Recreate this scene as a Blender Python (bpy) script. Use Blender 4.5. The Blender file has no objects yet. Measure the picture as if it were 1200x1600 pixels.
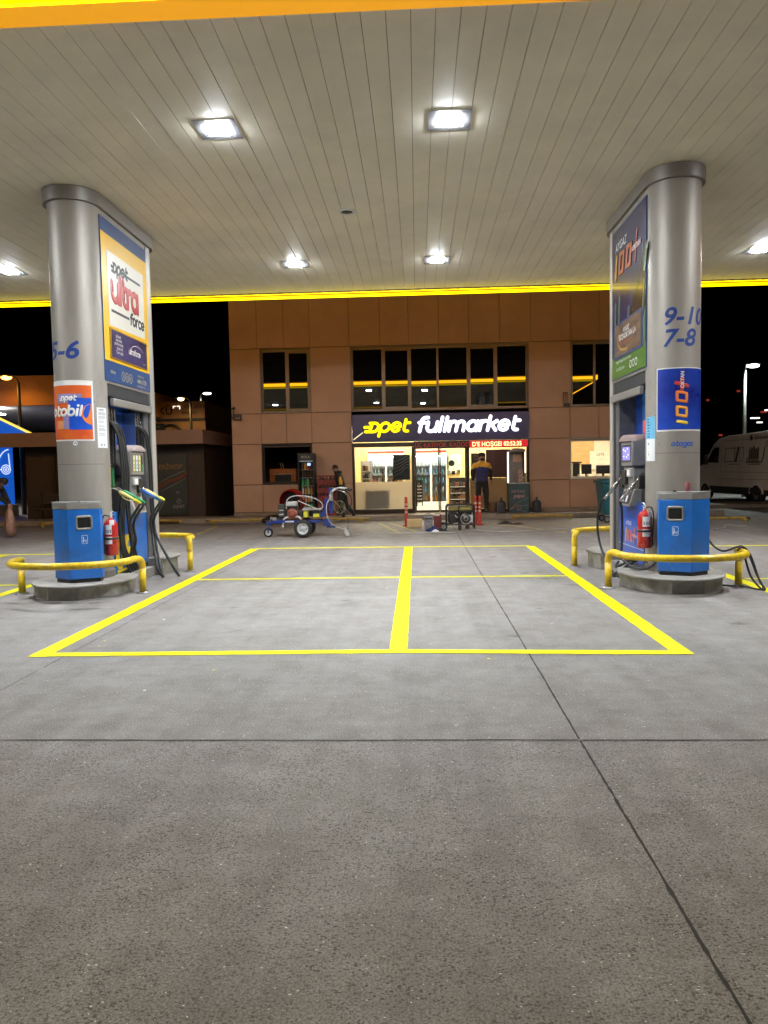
import bpy, bmesh, math, random
from mathutils import Vector, Matrix
R = math.radians
PI = math.pi
rnd = random.Random(7)
S = bpy.context.scene
COL = S.collection

# ---------------------------------------------------------------- camera
cd = bpy.data.cameras.new('camera'); cam = bpy.data.objects.new('camera', cd); COL.objects.link(cam)
cd.sensor_fit = 'VERTICAL'; cd.sensor_height = 36.0; cd.lens = 25.875
cd.clip_start = 0.05; cd.clip_end = 1500
rt = Vector((0.99881226, 0.04509031, -0.01846456)); up = Vector((0.01575008, 0.05983138, 0.99808424)); fw = Vector((-0.04610869, 0.99718959, -0.05905013))
cam.matrix_world = Matrix(((rt.x, up.x, -fw.x, 0), (rt.y, up.y, -fw.y, 0), (rt.z, up.z, -fw.z, 1.5), (0, 0, 0, 1)))
S.camera = cam

# ---------------------------------------------------------------- night sky
w = bpy.data.worlds.new('World'); S.world = w; w.use_nodes = True
nt = w.node_tree; bg = nt.nodes['Background']
sky = nt.nodes.new('ShaderNodeTexSky'); sky.sky_type = 'NISHITA'; sky.sun_disc = False
sky.sun_elevation = R(-6); sky.sun_rotation = R(200)
nt.links.new(sky.outputs[0], bg.inputs[0]); bg.inputs[1].default_value = 0.02
S.view_settings.view_transform = 'Standard'; S.view_settings.look = 'None'
S.view_settings.exposure = 0.45; S.view_settings.gamma = 1.0
S.cycles.use_denoising = True
S.cycles.max_bounces = 7; S.cycles.diffuse_bounces = 4; S.cycles.glossy_bounces = 4; S.cycles.transparent_max_bounces = 12
S.cycles.sample_clamp_indirect = 6.0; S.cycles.caustics_reflective = False; S.cycles.caustics_refractive = False

# lamp levels of the place
L_CANOPY = 740.0
L_BEAM = 56.0
L_FASCIA = (1.0, 0.43, 0.010)
L_FASCIA_E = 15.0
L_ROOM = 52.0

# ---------------------------------------------------------------- materials
MATS = {}
def mat(name, base=(.5, .5, .5), rough=.6, metal=0., spec=.5, emit=None, es=0., nscale=None, namt=.15, col2=None,
        bump=0., bscale=60., stretch=(1, 1, 1), coat=0., ior=None, rv=.08):
    if name in MATS: return MATS[name]
    m = bpy.data.materials.new(name); m.use_nodes = True; t = m.node_tree; p = t.nodes['Principled BSDF']
    p.inputs['Base Color'].default_value = (*base, 1); p.inputs['Roughness'].default_value = rough
    p.inputs['Metallic'].default_value = metal; p.inputs['Specular IOR Level'].default_value = spec
    if coat: p.inputs['Coat Weight'].default_value = coat; p.inputs['Coat Roughness'].default_value = .08
    if ior: p.inputs['IOR'].default_value = ior
    if emit: p.inputs['Emission Color'].default_value = (*emit, 1); p.inputs['Emission Strength'].default_value = es
    tc = t.nodes.new('ShaderNodeTexCoord'); mp = t.nodes.new('ShaderNodeMapping'); mp.inputs['Scale'].default_value = stretch
    t.links.new(tc.outputs['Object'], mp.inputs[0])
    if nscale is None: nscale = 9.0
    n = t.nodes.new('ShaderNodeTexNoise'); n.inputs['Scale'].default_value = nscale; n.inputs['Detail'].default_value = 5
    n.inputs['Roughness'].default_value = .65
    t.links.new(mp.outputs[0], n.inputs['Vector'])
    rp = t.nodes.new('ShaderNodeValToRGB'); rp.color_ramp.elements[0].position = .32; rp.color_ramp.elements[1].position = .68
    c2 = col2 if col2 else tuple(c * (1 - namt) for c in base)
    c1 = base if col2 else tuple(min(1, c * (1 + namt * .5)) for c in base)
    rp.color_ramp.elements[0].color = (*c2, 1); rp.color_ramp.elements[1].color = (*c1, 1)
    t.links.new(n.outputs[0], rp.inputs[0]); t.links.new(rp.outputs[0], p.inputs['Base Color'])
    mr = t.nodes.new('ShaderNodeMapRange'); mr.inputs[3].default_value = max(0.0, rough - rv); mr.inputs[4].default_value = min(1, rough + rv)
    t.links.new(n.outputs[0], mr.inputs[0]); t.links.new(mr.outputs[0], p.inputs['Roughness'])
    if bump:
        n2 = t.nodes.new('ShaderNodeTexNoise'); n2.inputs['Scale'].default_value = bscale; n2.inputs['Detail'].default_value = 4
        t.links.new(mp.outputs[0], n2.inputs['Vector'])
        b = t.nodes.new('ShaderNodeBump'); b.inputs['Strength'].default_value = bump; b.inputs['Distance'].default_value = .01
        t.links.new(n2.outputs[0], b.inputs['Height']); t.links.new(b.outputs[0], p.inputs['Normal'])
    MATS[name] = m
    return m
def emis(name, col, s):
    if name in MATS: return MATS[name]
    m = bpy.data.materials.new(name); m.use_nodes = True; t = m.node_tree; p = t.nodes['Principled BSDF']
    p.inputs['Base Color'].default_value = (*[c * .5 for c in col], 1); p.inputs['Roughness'].default_value = .4
    p.inputs['Emission Color'].default_value = (*col, 1); p.inputs['Emission Strength'].default_value = s
    MATS[name] = m; return m
def glass(name, tint=(1, 1, 1), ior=1.5):
    if name in MATS: return MATS[name]
    m = bpy.data.materials.new(name); m.use_nodes = True; t = m.node_tree; t.nodes.remove(t.nodes['Principled BSDF'])
    o = t.nodes['Material Output']; a = t.nodes.new('ShaderNodeBsdfTransparent'); g = t.nodes.new('ShaderNodeBsdfGlossy')
    f = t.nodes.new('ShaderNodeFresnel'); x = t.nodes.new('ShaderNodeMixShader'); f.inputs[0].default_value = ior
    a.inputs[0].default_value = (*tint, 1); g.inputs['Roughness'].default_value = .015
    t.links.new(f.outputs[0], x.inputs[0]); t.links.new(a.outputs[0], x.inputs[1]); t.links.new(g.outputs[0], x.inputs[2])
    t.links.new(x.outputs[0], o.inputs[0]); MATS[name] = m; return m

def ground_material():
    m = bpy.data.materials.new('worn_concrete'); m.use_nodes = True; t = m.node_tree; N = t.nodes; L = t.links; p = N['Principled BSDF']
    tc = N.new('ShaderNodeTexCoord')
    def noise(scale, detail=5, rough=.6, st=None):
        n = N.new('ShaderNodeTexNoise'); n.inputs['Scale'].default_value = scale; n.inputs['Detail'].default_value = detail; n.inputs['Roughness'].default_value = rough
        if st:
            mp = N.new('ShaderNodeMapping'); mp.inputs['Scale'].default_value = st; L.new(tc.outputs['Object'], mp.inputs[0]); L.new(mp.outputs[0], n.inputs['Vector'])
        else: L.new(tc.outputs['Object'], n.inputs['Vector'])
        return n.outputs[0]
    def ramp(src, p0, p1, c0, c1):
        r = N.new('ShaderNodeValToRGB'); e = r.color_ramp.elements; e[0].position = p0; e[1].position = p1; e[0].color = (*c0, 1); e[1].color = (*c1, 1)
        L.new(src, r.inputs[0]); return r.outputs[0]
    def mix(kind, fac, a, b):
        x = N.new('ShaderNodeMix'); x.data_type = 'RGBA'; x.blend_type = kind
        if isinstance(fac, float): x.inputs[0].default_value = fac
        else: L.new(fac, x.inputs[0])
        L.new(a, x.inputs[6]) if not isinstance(a, tuple) else setattr(x.inputs[6], 'default_value', (*a, 1))
        L.new(b, x.inputs[7]) if not isinstance(b, tuple) else setattr(x.inputs[7], 'default_value', (*b, 1))
        return x.outputs[2]
    base = ramp(noise(.55, 7, .62), .3, .7, (.262, .248, .244), (.298, .286, .283))
    stain = ramp(noise(1.6, 6, .7), .34, .58, (.82, .80, .78), (1, 1, 1))
    c = mix('MULTIPLY', .75, base, stain)
    streak = ramp(noise(1.3, 5, .6, (3.2, .35, 1)), .34, .6, (.80, .79, .78), (1, 1, 1))
    c = mix('MULTIPLY', .55, c, streak)
    drag = ramp(noise(2.2, 6, .7, (.5, 4.5, 1)), .30, .62, (.82, .81, .80), (1, 1, 1))
    c = mix('MULTIPLY', .5, c, drag)
    grain = ramp(noise(120, 4, .75), .38, .62, (.45, .44, .42), (1.42, 1.42, 1.42))
    c = mix('MULTIPLY', .9, c, grain)
    fine = ramp(noise(5, 10, .78), .40, .60, (.84, .83, .82), (1.08, 1.08, 1.08))
    c = mix('MULTIPLY', .8, c, fine)
    tyre = ramp(noise(1.0, 4, .6, (2.6, .10, 1)), .40, .56, (.78, .77, .76), (1, 1, 1))
    c = mix('MULTIPLY', .5, c, tyre)
    g2 = ramp(noise(420, 2, .6), .36, .64, (.70, .69, .68), (1.25, 1.25, 1.25))
    c = mix('MULTIPLY', .9, c, g2)
    # exposed aggregate: dark pits and pale chips
    v = N.new('ShaderNodeTexVoronoi'); v.inputs['Scale'].default_value = 82; v.inputs['Randomness'].default_value = 1
    mpv = N.new('ShaderNodeMapping'); mpv.inputs['Scale'].default_value = (1, 1.5, 1); L.new(tc.outputs['Object'], mpv.inputs[0])
    wn = N.new('ShaderNodeTexNoise'); wn.inputs['Scale'].default_value = 70; wn.inputs['Detail'].default_value = 2; L.new(tc.outputs['Object'], wn.inputs['Vector'])
    wv = N.new('ShaderNodeVectorMath'); wv.operation = 'MULTIPLY_ADD'; L.new(wn.outputs['Color'], wv.inputs[0]); wv.inputs[1].default_value = (.022, .022, 0); L.new(mpv.outputs[0], wv.inputs[2]); L.new(wv.outputs[0], v.inputs['Vector'])
    sep = N.new('ShaderNodeSeparateColor'); L.new(v.outputs['Color'], sep.inputs[0])
    pitdens = noise(2.3, 3)
    def cell(chan, thr, dist):
        a = N.new('ShaderNodeMath'); a.operation = 'GREATER_THAN'; L.new(sep.outputs[chan], a.inputs[0]); a.inputs[1].default_value = thr
        b = N.new('ShaderNodeMath'); b.operation = 'LESS_THAN'; L.new(v.outputs['Distance'], b.inputs[0]); b.inputs[1].default_value = dist
        o = N.new('ShaderNodeMath'); o.operation = 'MULTIPLY'; L.new(a.outputs[0], o.inputs[0]); L.new(b.outputs[0], o.inputs[1]); return o.outputs[0]
    pits = cell(0, .66, .46)
    # the slab before the bays (y < 3.97) is older and rougher than the ones under the canopy
    sx_ = N.new('ShaderNodeSeparateXYZ'); L.new(tc.outputs['Object'], sx_.inputs[0])
    ls = N.new('ShaderNodeMapRange'); ls.inputs[1].default_value = 3.96; ls.inputs[2].default_value = 3.99; ls.inputs[3].default_value = 1.0; ls.inputs[4].default_value = .22; L.new(sx_.outputs[1], ls.inputs[0])
    def slabf(src):
        a = N.new('ShaderNodeMath'); a.operation = 'MULTIPLY'; L.new(ramp(src, .35, .6, (.45, .45, .45), (1, 1, 1)), a.inputs[0]); L.new(ls.outputs[0], a.inputs[1]); return a.outputs[0]
    big = N.new('ShaderNodeMath'); big.operation = 'MULTIPLY'; L.new(pits, big.inputs[0]); L.new(slabf(pitdens), big.inputs[1])
    c = mix('MIX', big.outputs[0], c, (.055, .048, .042))
    c = mix('MIX', cell(1, .972, .26), c, (.85, .84, .80))
    # oil spots
    v2 = N.new('ShaderNodeTexVoronoi'); v2.inputs['Scale'].default_value = .9; v2.inputs['Randomness'].default_value = 1; L.new(tc.outputs['Object'], v2.inputs['Vector'])
    dn = N.new('ShaderNodeMath'); dn.operation = 'ADD'; L.new(v2.outputs['Distance'], dn.inputs[0])
    ns = N.new('ShaderNodeMath'); ns.operation = 'MULTIPLY'; L.new(noise(14, 4), ns.inputs[0]); ns.inputs[1].default_value = .16; L.new(ns.outputs[0], dn.inputs[1])
    spot = ramp(dn.outputs[0], .115, .16, (.45, .43, .41), (1, 1, 1))
    c = mix('MULTIPLY', .8, c, spot)
    L.new(c, p.inputs['Base Color'])
    rr = ramp(noise(3, 5), .3, .7, (.5, .5, .5), (.72, .72, .72)); L.new(rr, p.inputs['Roughness'])
    p.inputs['Specular IOR Level'].default_value = .4
    h = N.new('ShaderNodeMath'); h.operation = 'SUBTRACT'; L.new(noise(95, 5, .75), h.inputs[0]); L.new(big.outputs[0], h.inputs[1])
    b = N.new('ShaderNodeBump'); b.inputs['Strength'].default_value = .55; b.inputs['Distance'].default_value = .006
    L.new(h.outputs[0], b.inputs['Height']); L.new(b.outputs[0], p.inputs['Normal'])
    return m

# ---------------------------------------------------------------- mesh builder (world coordinates unless local=True)
def wloc(o):
    v = Vector((0, 0, 0))
    while o: v += o.location; o = o.parent
    return v
class MB:
    def __init__(s): s.v = []; s.f = []; s.mi = []; s.sm = []; s.M = None
    def add(s, vs, fs, mi=0, smooth=False):
        k = len(s.v)
        for q in vs:
            q = Vector(q)
            if s.M is not None: q = s.M(q) if callable(s.M) else s.M @ q
            s.v.append(q)
        for f in fs: s.f.append([i + k for i in f]); s.mi.append(mi); s.sm.append(smooth)
        return s
    def box(s, x0, x1, y0, y1, z0, z1, mi=0):
        return s.add([(x0, y0, z0), (x1, y0, z0), (x1, y1, z0), (x0, y1, z0), (x0, y0, z1), (x1, y0, z1), (x1, y1, z1), (x0, y1, z1)],
                     [(0, 3, 2, 1), (4, 5, 6, 7), (0, 1, 5, 4), (1, 2, 6, 5), (2, 3, 7, 6), (3, 0, 4, 7)], mi)
    def quad(s, a, b, c, d, mi=0): return s.add([a, b, c, d], [(0, 1, 2, 3)], mi)
    def prism(s, poly, z0, z1, mi=0, smooth=False, top=None):
        n = len(poly); tp = top or poly
        vs = [(x, y, z0) for x, y in poly] + [(x, y, z1) for x, y in tp]
        s.add(vs, [tuple(range(n))[::-1], tuple(range(n, 2 * n))], mi)
        k = len(s.v) - 2 * n
        for i in range(n):
            j = (i + 1) % n; s.f.append([k + i, k + j, k + n + j, k + n + i]); s.mi.append(mi); s.sm.append(smooth)
        return s
    def tube(s, pts, r, seg=10, mi=0, closed=False, flat=None, caps=True):
        P = [Vector(p) for p in pts]; n = len(P); rs = r if isinstance(r, (list, tuple)) else [r] * n
        prevn = None; vs = []; fs = []
        for i, p in enumerate(P):
            if closed: t = (P[(i + 1) % n] - P[i - 1])
            else: t = (P[min(i + 1, n - 1)] - P[max(i - 1, 0)])
            if t.length < 1e-9: t = Vector((0, 0, 1))
            t.normalize()
            if flat is not None:
                nn = Vector(flat)
            elif prevn is None:
                a = Vector((0, 0, 1)) if abs(t.z) < .9 else Vector((1, 0, 0)); nn = (a - t * a.dot(t)).normalized()
            else:
                nn = prevn - t * prevn.dot(t)
                nn = nn.normalized() if nn.length > 1e-6 else prevn
            prevn = nn; b = t.cross(nn).normalized()
            for k in range(seg):
                a = 2 * PI * k / seg
                if flat is not None: vs.append(p + b * (rs[i] * math.cos(a)) + nn * (s.fd * math.sin(a)))
                else: vs.append(p + nn * (rs[i] * math.cos(a)) + b * (rs[i] * math.sin(a)))
        m = n if closed else n - 1
        for i in range(m):
            j = (i + 1) % n
            for k in range(seg):
                l = (k + 1) % seg; fs.append((i * seg + k, i * seg + l, j * seg + l, j * seg + k))
        if not closed and caps: fs.append(tuple(range(seg))[::-1]); fs.append(tuple((n - 1) * seg + k for k in range(seg)))
        return s.add(vs, fs, mi, True)
    fd = .01
    def stroke(s, pts, r, mi=0, closed=False, depth=.01, seg=8):
        """flat rounded stroke in the local xy plane, z is thickness"""
        s.fd = depth
        pts = [(p[0], p[1], 0) for p in pts]
        if callable(s.M):
            d = []; m = len(pts) if closed else len(pts) - 1
            for i in range(m):
                a, b = pts[i], pts[(i + 1) % len(pts)]; k = max(1, int(math.hypot(b[0] - a[0], b[1] - a[1]) / .015))
                for jj in range(k): d.append((a[0] + (b[0] - a[0]) * jj / k, a[1] + (b[1] - a[1]) * jj / k, 0))
            pts = d if closed else d + [pts[-1]]
        s.tube(pts, r, seg, mi, closed, flat=(0, 0, 1), caps=False)
        if not closed:
            for p in (pts[0], pts[-1]): s.lathe([(0, depth), (r * .6, depth * .8), (r * .9, depth * .44), (r, 0), (0, -depth * .1)], p, 10, mi)
        return s
    def lathe(s, prof, c=(0, 0, 0), seg=20, mi=0, axis='Z', arc=2 * PI, a0=0., smooth=True):
        c = Vector(c); vs = []; fs = []; n = len(prof); full = abs(arc - 2 * PI) < 1e-6; m = seg if full else seg + 1
        for k in range(m):
            a = a0 + arc * k / seg
            for r, z in prof:
                x, y = r * math.cos(a), r * math.sin(a)
                q = Vector((x, y, z)) if axis == 'Z' else (Vector((z, x, y)) if axis == 'X' else Vector((y, z, x)))
                vs.append(c + q)
        for k in range(seg):
            l = (k + 1) % m
            for i in range(n - 1):
                fs.append((k * n + i, l * n + i, l * n + i + 1, k * n + i + 1))
        return s.add(vs, fs, mi, smooth)
    def cyl(s, c, r, h, seg=20, mi=0, axis='Z', r1=None):
        r1 = r if r1 is None else r1
        return s.lathe([(0, 0), (r, 0), (r, 0), (r1, h), (r1, h), (0, h)], c, seg, mi, axis)
    def ell(s, c, rx, ry, rz, mi=0, seg=14, rings=9):
        vs = []; fs = []
        for i in range(rings + 1):
            th = PI * i / rings
            for k in range(seg):
                a = 2 * PI * k / seg; vs.append((c[0] + rx * math.sin(th) * math.cos(a), c[1] + ry * math.sin(th) * math.sin(a), c[2] + rz * math.cos(th)))
        for i in range(rings):
            for k in range(seg):
                l = (k + 1) % seg; fs.append((i * seg + k, (i + 1) * seg + k, (i + 1) * seg + l, i * seg + l))
        return s.add(vs, fs, mi, True)
    def rectg(s, u0, u1, v0, v1, n=10, mi=0, w=0., w1=None):
        """sheet in the local xy plane cut in n strips (so that it can be bent)"""
        vs = []; fs = []
        for i in range(n + 1):
            u = u0 + (u1 - u0) * i / n; vs += [(u, v0, w), (u, v1, w)]
        for i in range(n): fs.append((2 * i, 2 * i + 2, 2 * i + 3, 2 * i + 1))
        return s.add(vs, fs, mi)
    def poly(s, pts, mi=0, w=0.): return s.add([(x, y, w) for x, y in pts], [tuple(range(len(pts)))], mi)
    def text(s, txt, size, x=0, y=0, w=0., mi=0, depth=.0, bold=0., shear=0., align='LEFT', slices=0, sx=1.):
        vs, fs = text_mesh(txt, size, depth, bold, shear, align, slices)
        return s.add([(x + a * sx, y + b, w + c) for a, b, c in vs], fs, mi)
    def build(s, name, mats, parent=None, bevel=0., local=False, segs=2, weld=True):
        if not isinstance(mats, (list, tuple)): mats = [mats]
        me = bpy.data.meshes.new(name)
        off = Vector((0, 0, 0)) if (parent is None or local) else wloc(parent)
        me.from_pydata([v - off for v in s.v], [], s.f)
        for m in mats: me.materials.append(m)
        for i, pl in enumerate(me.polygons): pl.material_index = min(s.mi[i], len(mats) - 1); pl.use_smooth = s.sm[i]
        if weld:
            bm = bmesh.new(); bm.from_mesh(me)
            bmesh.ops.remove_doubles(bm, verts=bm.verts, dist=1e-5)
            bmesh.ops.recalc_face_normals(bm, faces=bm.faces)
            bm.to_mesh(me); bm.free()
        me.update()
        o = bpy.data.objects.new(name, me); COL.objects.link(o)
        if parent is not None: o.parent = parent
        if bevel:
            b = o.modifiers.new('bevel', 'BEVEL'); b.width = bevel; b.segments = segs; b.limit_method = 'ANGLE'; b.angle_limit = R(40)
            for pl in me.polygons: pl.use_smooth = True
            b.harden_normals = False
            me.set_sharp_from_angle(angle=R(40))
        return o
_TC = {}
def text_mesh(txt, size, depth=0., bold=0., shear=0., align='LEFT', slices=0):
    key = (txt, size, depth, bold, shear, align, slices)
    if key in _TC: return _TC[key]
    cu = bpy.data.curves.new('t', 'FONT'); cu.body = txt; cu.size = size; cu.extrude = depth; cu.offset = bold * size; cu.shear = shear
    cu.align_x = align; cu.resolution_u = 3; cu.fill_mode = 'FRONT' if depth == 0 else 'BOTH'
    o = bpy.data.objects.new('t', cu); COL.objects.link(o)
    dg = bpy.context.evaluated_depsgraph_get(); me = bpy.data.meshes.new_from_object(o.evaluated_get(dg))
    bm = bmesh.new(); bm.from_mesh(me)
    if slices and bm.verts:
        xs = [v.co.x for v in bm.verts]; a, b = min(xs), max(xs)
        for i in range(1, slices):
            g = list(bm.verts) + list(bm.edges) + list(bm.faces)
            bmesh.ops.bisect_plane(bm, geom=g, plane_co=(a + (b - a) * i / slices, 0, 0), plane_no=(1, 0, 0))
    bm.verts.index_update()
    r = ([tuple(v.co) for v in bm.verts], [tuple(v.index for v in f.verts) for f in bm.faces])
    bm.free(); bpy.data.objects.remove(o); bpy.data.curves.remove(cu); bpy.data.meshes.remove(me)
    _TC[key] = r; return r

def tag(o, label=None, cat=None, group=None, kind=None):
    if label: o['label'] = label
    if cat: o['category'] = cat
    if group: o['group'] = group
    if kind: o['kind'] = kind
    return o
def thing(name, label, cat, loc=(0, 0, 0), rz=0., group=None):
    o = bpy.data.objects.new(name, None); COL.objects.link(o); o.location = loc; o.rotation_euler = (0, 0, rz)
    o.empty_display_size = .2
    return tag(o, label, cat, group)
def dup(root, loc, rz=None, label=None):
    def cp(o, par):
        c = o.copy(); COL.objects.link(c)
        if par: c.parent = par
        for ch in list(o.children): cp(ch, c)
        return c
    r = cp(root, None); r.location = loc
    if rz is not None: r.rotation_euler = (0, 0, rz)
    if label: r['label'] = label
    return r
def frame(o, n):
    """local xy plane of a sheet -> a wall: x along reading direction, y up, z out along n"""
    n = Vector(n); v = Vector((0, 0, 1)); u = v.cross(n)
    return Matrix(((u.x, v.x, n.x, o[0]), (u.y, v.y, n.y, o[1]), (u.z, v.z, n.z, o[2]), (0, 0, 0, 1)))
def wrap(cx, cy, rad, phi0, sgn=1):
    """bend a sheet round a vertical cylinder; x is arc length from angle phi0 (0 = towards -Y, + = towards +X)"""
    def f(q):
        a = phi0 + q.x / rad; r = rad + q.z
        return Vector((cx + r * math.sin(a), cy - r * math.cos(a), q.y))
    return f
def smooth(pts, n=6, closed=False):
    P = [Vector(p) for p in pts]; out = []; N = len(P)
    for i in range(N if closed else N - 1):
        p1 = P[i]; p2 = P[(i + 1) % N]
        p0 = P[i - 1] if (i > 0 or closed) else p1 * 2 - p2
        p3 = P[(i + 2) % N] if (i + 2 < N or closed) else p2 * 2 - p1
        for k in range(n):
            t = k / n; out.append(.5 * ((2 * p1) + (p2 - p0) * t + (2 * p0 - 5 * p1 + 4 * p2 - p3) * t * t + (3 * p1 - p0 - 3 * p2 + p3) * t ** 3))
    if not closed: out.append(P[-1])
    return out
def arc(cx, cy, rx, ry, a0, a1, n=12): return [(cx + rx * math.cos(R(a0 + (a1 - a0) * i / n)), cy + ry * math.sin(R(a0 + (a1 - a0) * i / n))) for i in range(n + 1)]

# rounded stroke lettering: unit = x-height
GL = {
 'o': (1.0, [(arc(.5, .5, .37, .40, 0, 360, 20)[:-1], True)]),
 'O': (1.0, [(arc(.52, .5, .36, .40, -80, 90, 12) + [(.10, .9)], False), ([(-.28, .52), (.22, .52)], False), ([(-.14, .11), (.55, .1)], False), ([(.3, .8), (.22, .2)], False)]),
 'p': (1.0, [(arc(.5, .5, .37, .40, 0, 360, 20)[:-1], True), ([(.13, .5), (.13, -.32)], False)]),
 'e': (1.0, [([(.15, .48), (.84, .52)] + arc(.5, .5, .37, .40, 5, 320, 18), False)]),
 't': (.72, [([(.26, 1.18), (.26, .35)] + arc(.5, .35, .24, .25, 180, 280, 6) + [(.62, .11)], False), ([(.26, .88), (.66, .88)], False)]),
 'f': (.70, [([(.72, 1.27)] + arc(.56, .98, .28, .29, 95, 180, 6) + [(.28, .1)], False), ([(.10, .85), (.60, .85)], False)]),
 'u': (1.0, [([(.14, .88), (.14, .45)] + arc(.48, .45, .34, .35, 180, 340, 8) + [(.84, .45)], False), ([(.86, .88), (.86, .1)], False)]),
 'l': (.42, [([(.2, 1.27), (.2, .1)], False)]),
 'i': (.42, [([(.2, .88), (.2, .1)], False), ([(.2, 1.3), (.2, 1.34)], False)]),
 'm': (1.45, [([(.14, .1), (.14, .88)], False), (arc(.42, .58, .28, .32, 170, 0, 8) + [(.70, .1)], False), (arc(.98, .58, .28, .32, 170, 0, 8) + [(1.26, .1)], False)]),
 'a': (1.0, [(arc(.47, .5, .34, .40, 0, 360, 20)[:-1], True), ([(.84, .88), (.84, .1)], False)]),
 'r': (.66, [([(.14, .1), (.14, .88)], False), (arc(.46, .55, .32, .34, 170, 75, 6), False)]),
 'k': (.88, [([(.14, 1.27), (.14, .1)], False), ([(.72, .88), (.22, .48)], False), ([(.40, .55), (.76, .1)], False)]),
 'b': (1.0, [(arc(.5, .5, .37, .40, 0, 360, 20)[:-1], True), ([(.13, 1.3), (.13, .5)], False)]),
 'c': (.85, [(arc(.5, .5, .37, .40, 50, 310, 14), False)]),
 'g': (1.0, [(arc(.47, .5, .34, .40, 0, 360, 20)[:-1], True), ([(.84, .88), (.84, 0)] + arc(.5, -.05, .34, .28, 0, -150, 8), False)]),
 'z': (.82, [([(.12, .87), (.68, .87), (.12, .12), (.7, .12)], False)]),
 ' ': (.5, []),
}
def lettering(mb, txt, x, y, h, r=.15, slant=.2, mi=0, depth=.01, w=0., track=0., wx=1.):
    """text in rounded strokes, h = x-height in metres; returns the end x"""
    base = mb.M
    cx = x
    for ch in txt:
        wd, st = GL[ch]
        for pts, closed in st:
            q = [(cx + (a * wx + slant * b) * h, y + b * h) for a, b in pts]
            # densify straight runs so that they bend with the wall
            if not closed:
                d = []
                for i in range(len(q) - 1):
                    a, b = q[i], q[i + 1]; k = max(1, int(math.hypot(b[0] - a[0], b[1] - a[1]) / (h * .5)))
                    for j in range(k): d.append((a[0] + (b[0] - a[0]) * j / k, a[1] + (b[1] - a[1]) * j / k))
                q = d + [q[-1]]
            if w:
                old = mb.M
                if callable(old): mb.M = (lambda v, o=old: o(v + Vector((0, 0, w))))
                elif old is not None: mb.M = old @ Matrix.Translation((0, 0, w))
                else: mb.M = Matrix.Translation((0, 0, w))
                mb.stroke(q, r * h, mi, closed, depth); mb.M = old
            else: mb.stroke(q, r * h, mi, closed, depth)
        cx += (wd * wx + track) * h
    mb.M = base
    return cx
def text_width(txt, h, track=0.): return sum(GL[c][0] + track for c in txt) * h
# ================================================================ materials in use
M_alu = mat('pillar_aluminium', (.36, .33, .295), .5, .38, namt=.16, nscale=3, stretch=(1, 1, .25), bump=.05, bscale=14)
M_aluD = mat('pillar_cap_metal', (.27, .25, .235), .45, .7, namt=.08)
M_conc = mat('island_stone', (.36, .34, .31), .6, nscale=4, col2=(.20, .19, .17), bump=.3, bscale=70)
M_concS = mat('island_steel_edge', (.42, .40, .36), .42, .45, nscale=6, col2=(.20, .185, .165), bump=.15, bscale=50)
M_yel = mat('yellow_paint', (.88, .62, .008), .40, nscale=14, col2=(.52, .33, .02), coat=.3, bump=.08, bscale=120)
M_yelO = mat('worn_yellow_paint', (.50, .33, .04), .6, nscale=8, col2=(.25, .17, .05), bump=.2)
M_line = mat('fresh_yellow_line', (.78, .72, .0), .65, 0, .2, nscale=40, namt=.08, bump=.25, bscale=130)
M_lineO = mat('old_yellow_line', (.55, .45, .10), .7, nscale=7, col2=(.27, .25, .18), bump=.25, bscale=130)
M_blk = mat('black_plastic', (.018, .018, .019), .42, nscale=8, namt=.3)
M_rub = mat('black_rubber', (.022, .022, .023), .5, nscale=14, namt=.3, bump=.1, bscale=90)
M_gry = mat('grey_plastic', (.20, .195, .19), .45, namt=.15)
M_grL = mat('light_grey_plastic', (.42, .40, .38), .45, namt=.12)
M_wht = mat('white_plastic', (.78, .78, .76), .45, namt=.06)
M_pap = mat('white_paper', (.80, .81, .83), .7, namt=.04, nscale=20)
M_blu = mat('blue_steel', (.012, .165, .62), .34, nscale=3.5, col2=(.016, .12, .44), coat=.35, bump=.12, bscale=4)
M_bluD = mat('deep_blue_panel', (.012, .065, .36), .32, namt=.15, coat=.3)
M_bluP = mat('poster_blue', (.012, .10, .52), .45, nscale=1.3, col2=(.010, .025, .20))
M_red = mat('red_enamel', (.50, .018, .012), .28, namt=.18, coat=.5)
M_chr = mat('chrome', (.62, .63, .66), .16, 1.0, namt=.05)
M_stl = mat('galvanised_steel', (.45, .44, .42), .38, .8, namt=.2)
M_drk = mat('dark_recess', (.03, .03, .033), .6, namt=.2)
M_txtB = mat('print_dark_blue', (.012, .05, .25), .5, namt=.08)
M_txtK = mat('print_black', (.02, .02, .03), .5, namt=.1)
M_txtW = mat('print_white', (.82, .82, .80), .5, namt=.04)
M_ink = mat('print_grey', (.30, .30, .32), .6, namt=.1)
M_sky = mat('print_sky_blue', (.16, .50, .74), .55, namt=.1)

# ================================================================ ground
g = MB(); g.quad((-150, -60, 0), (150, -60, 0), (150, 220, 0), (-150, 220, 0))
tag(g.build('ground', ground_material()), kind='structure')
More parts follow.
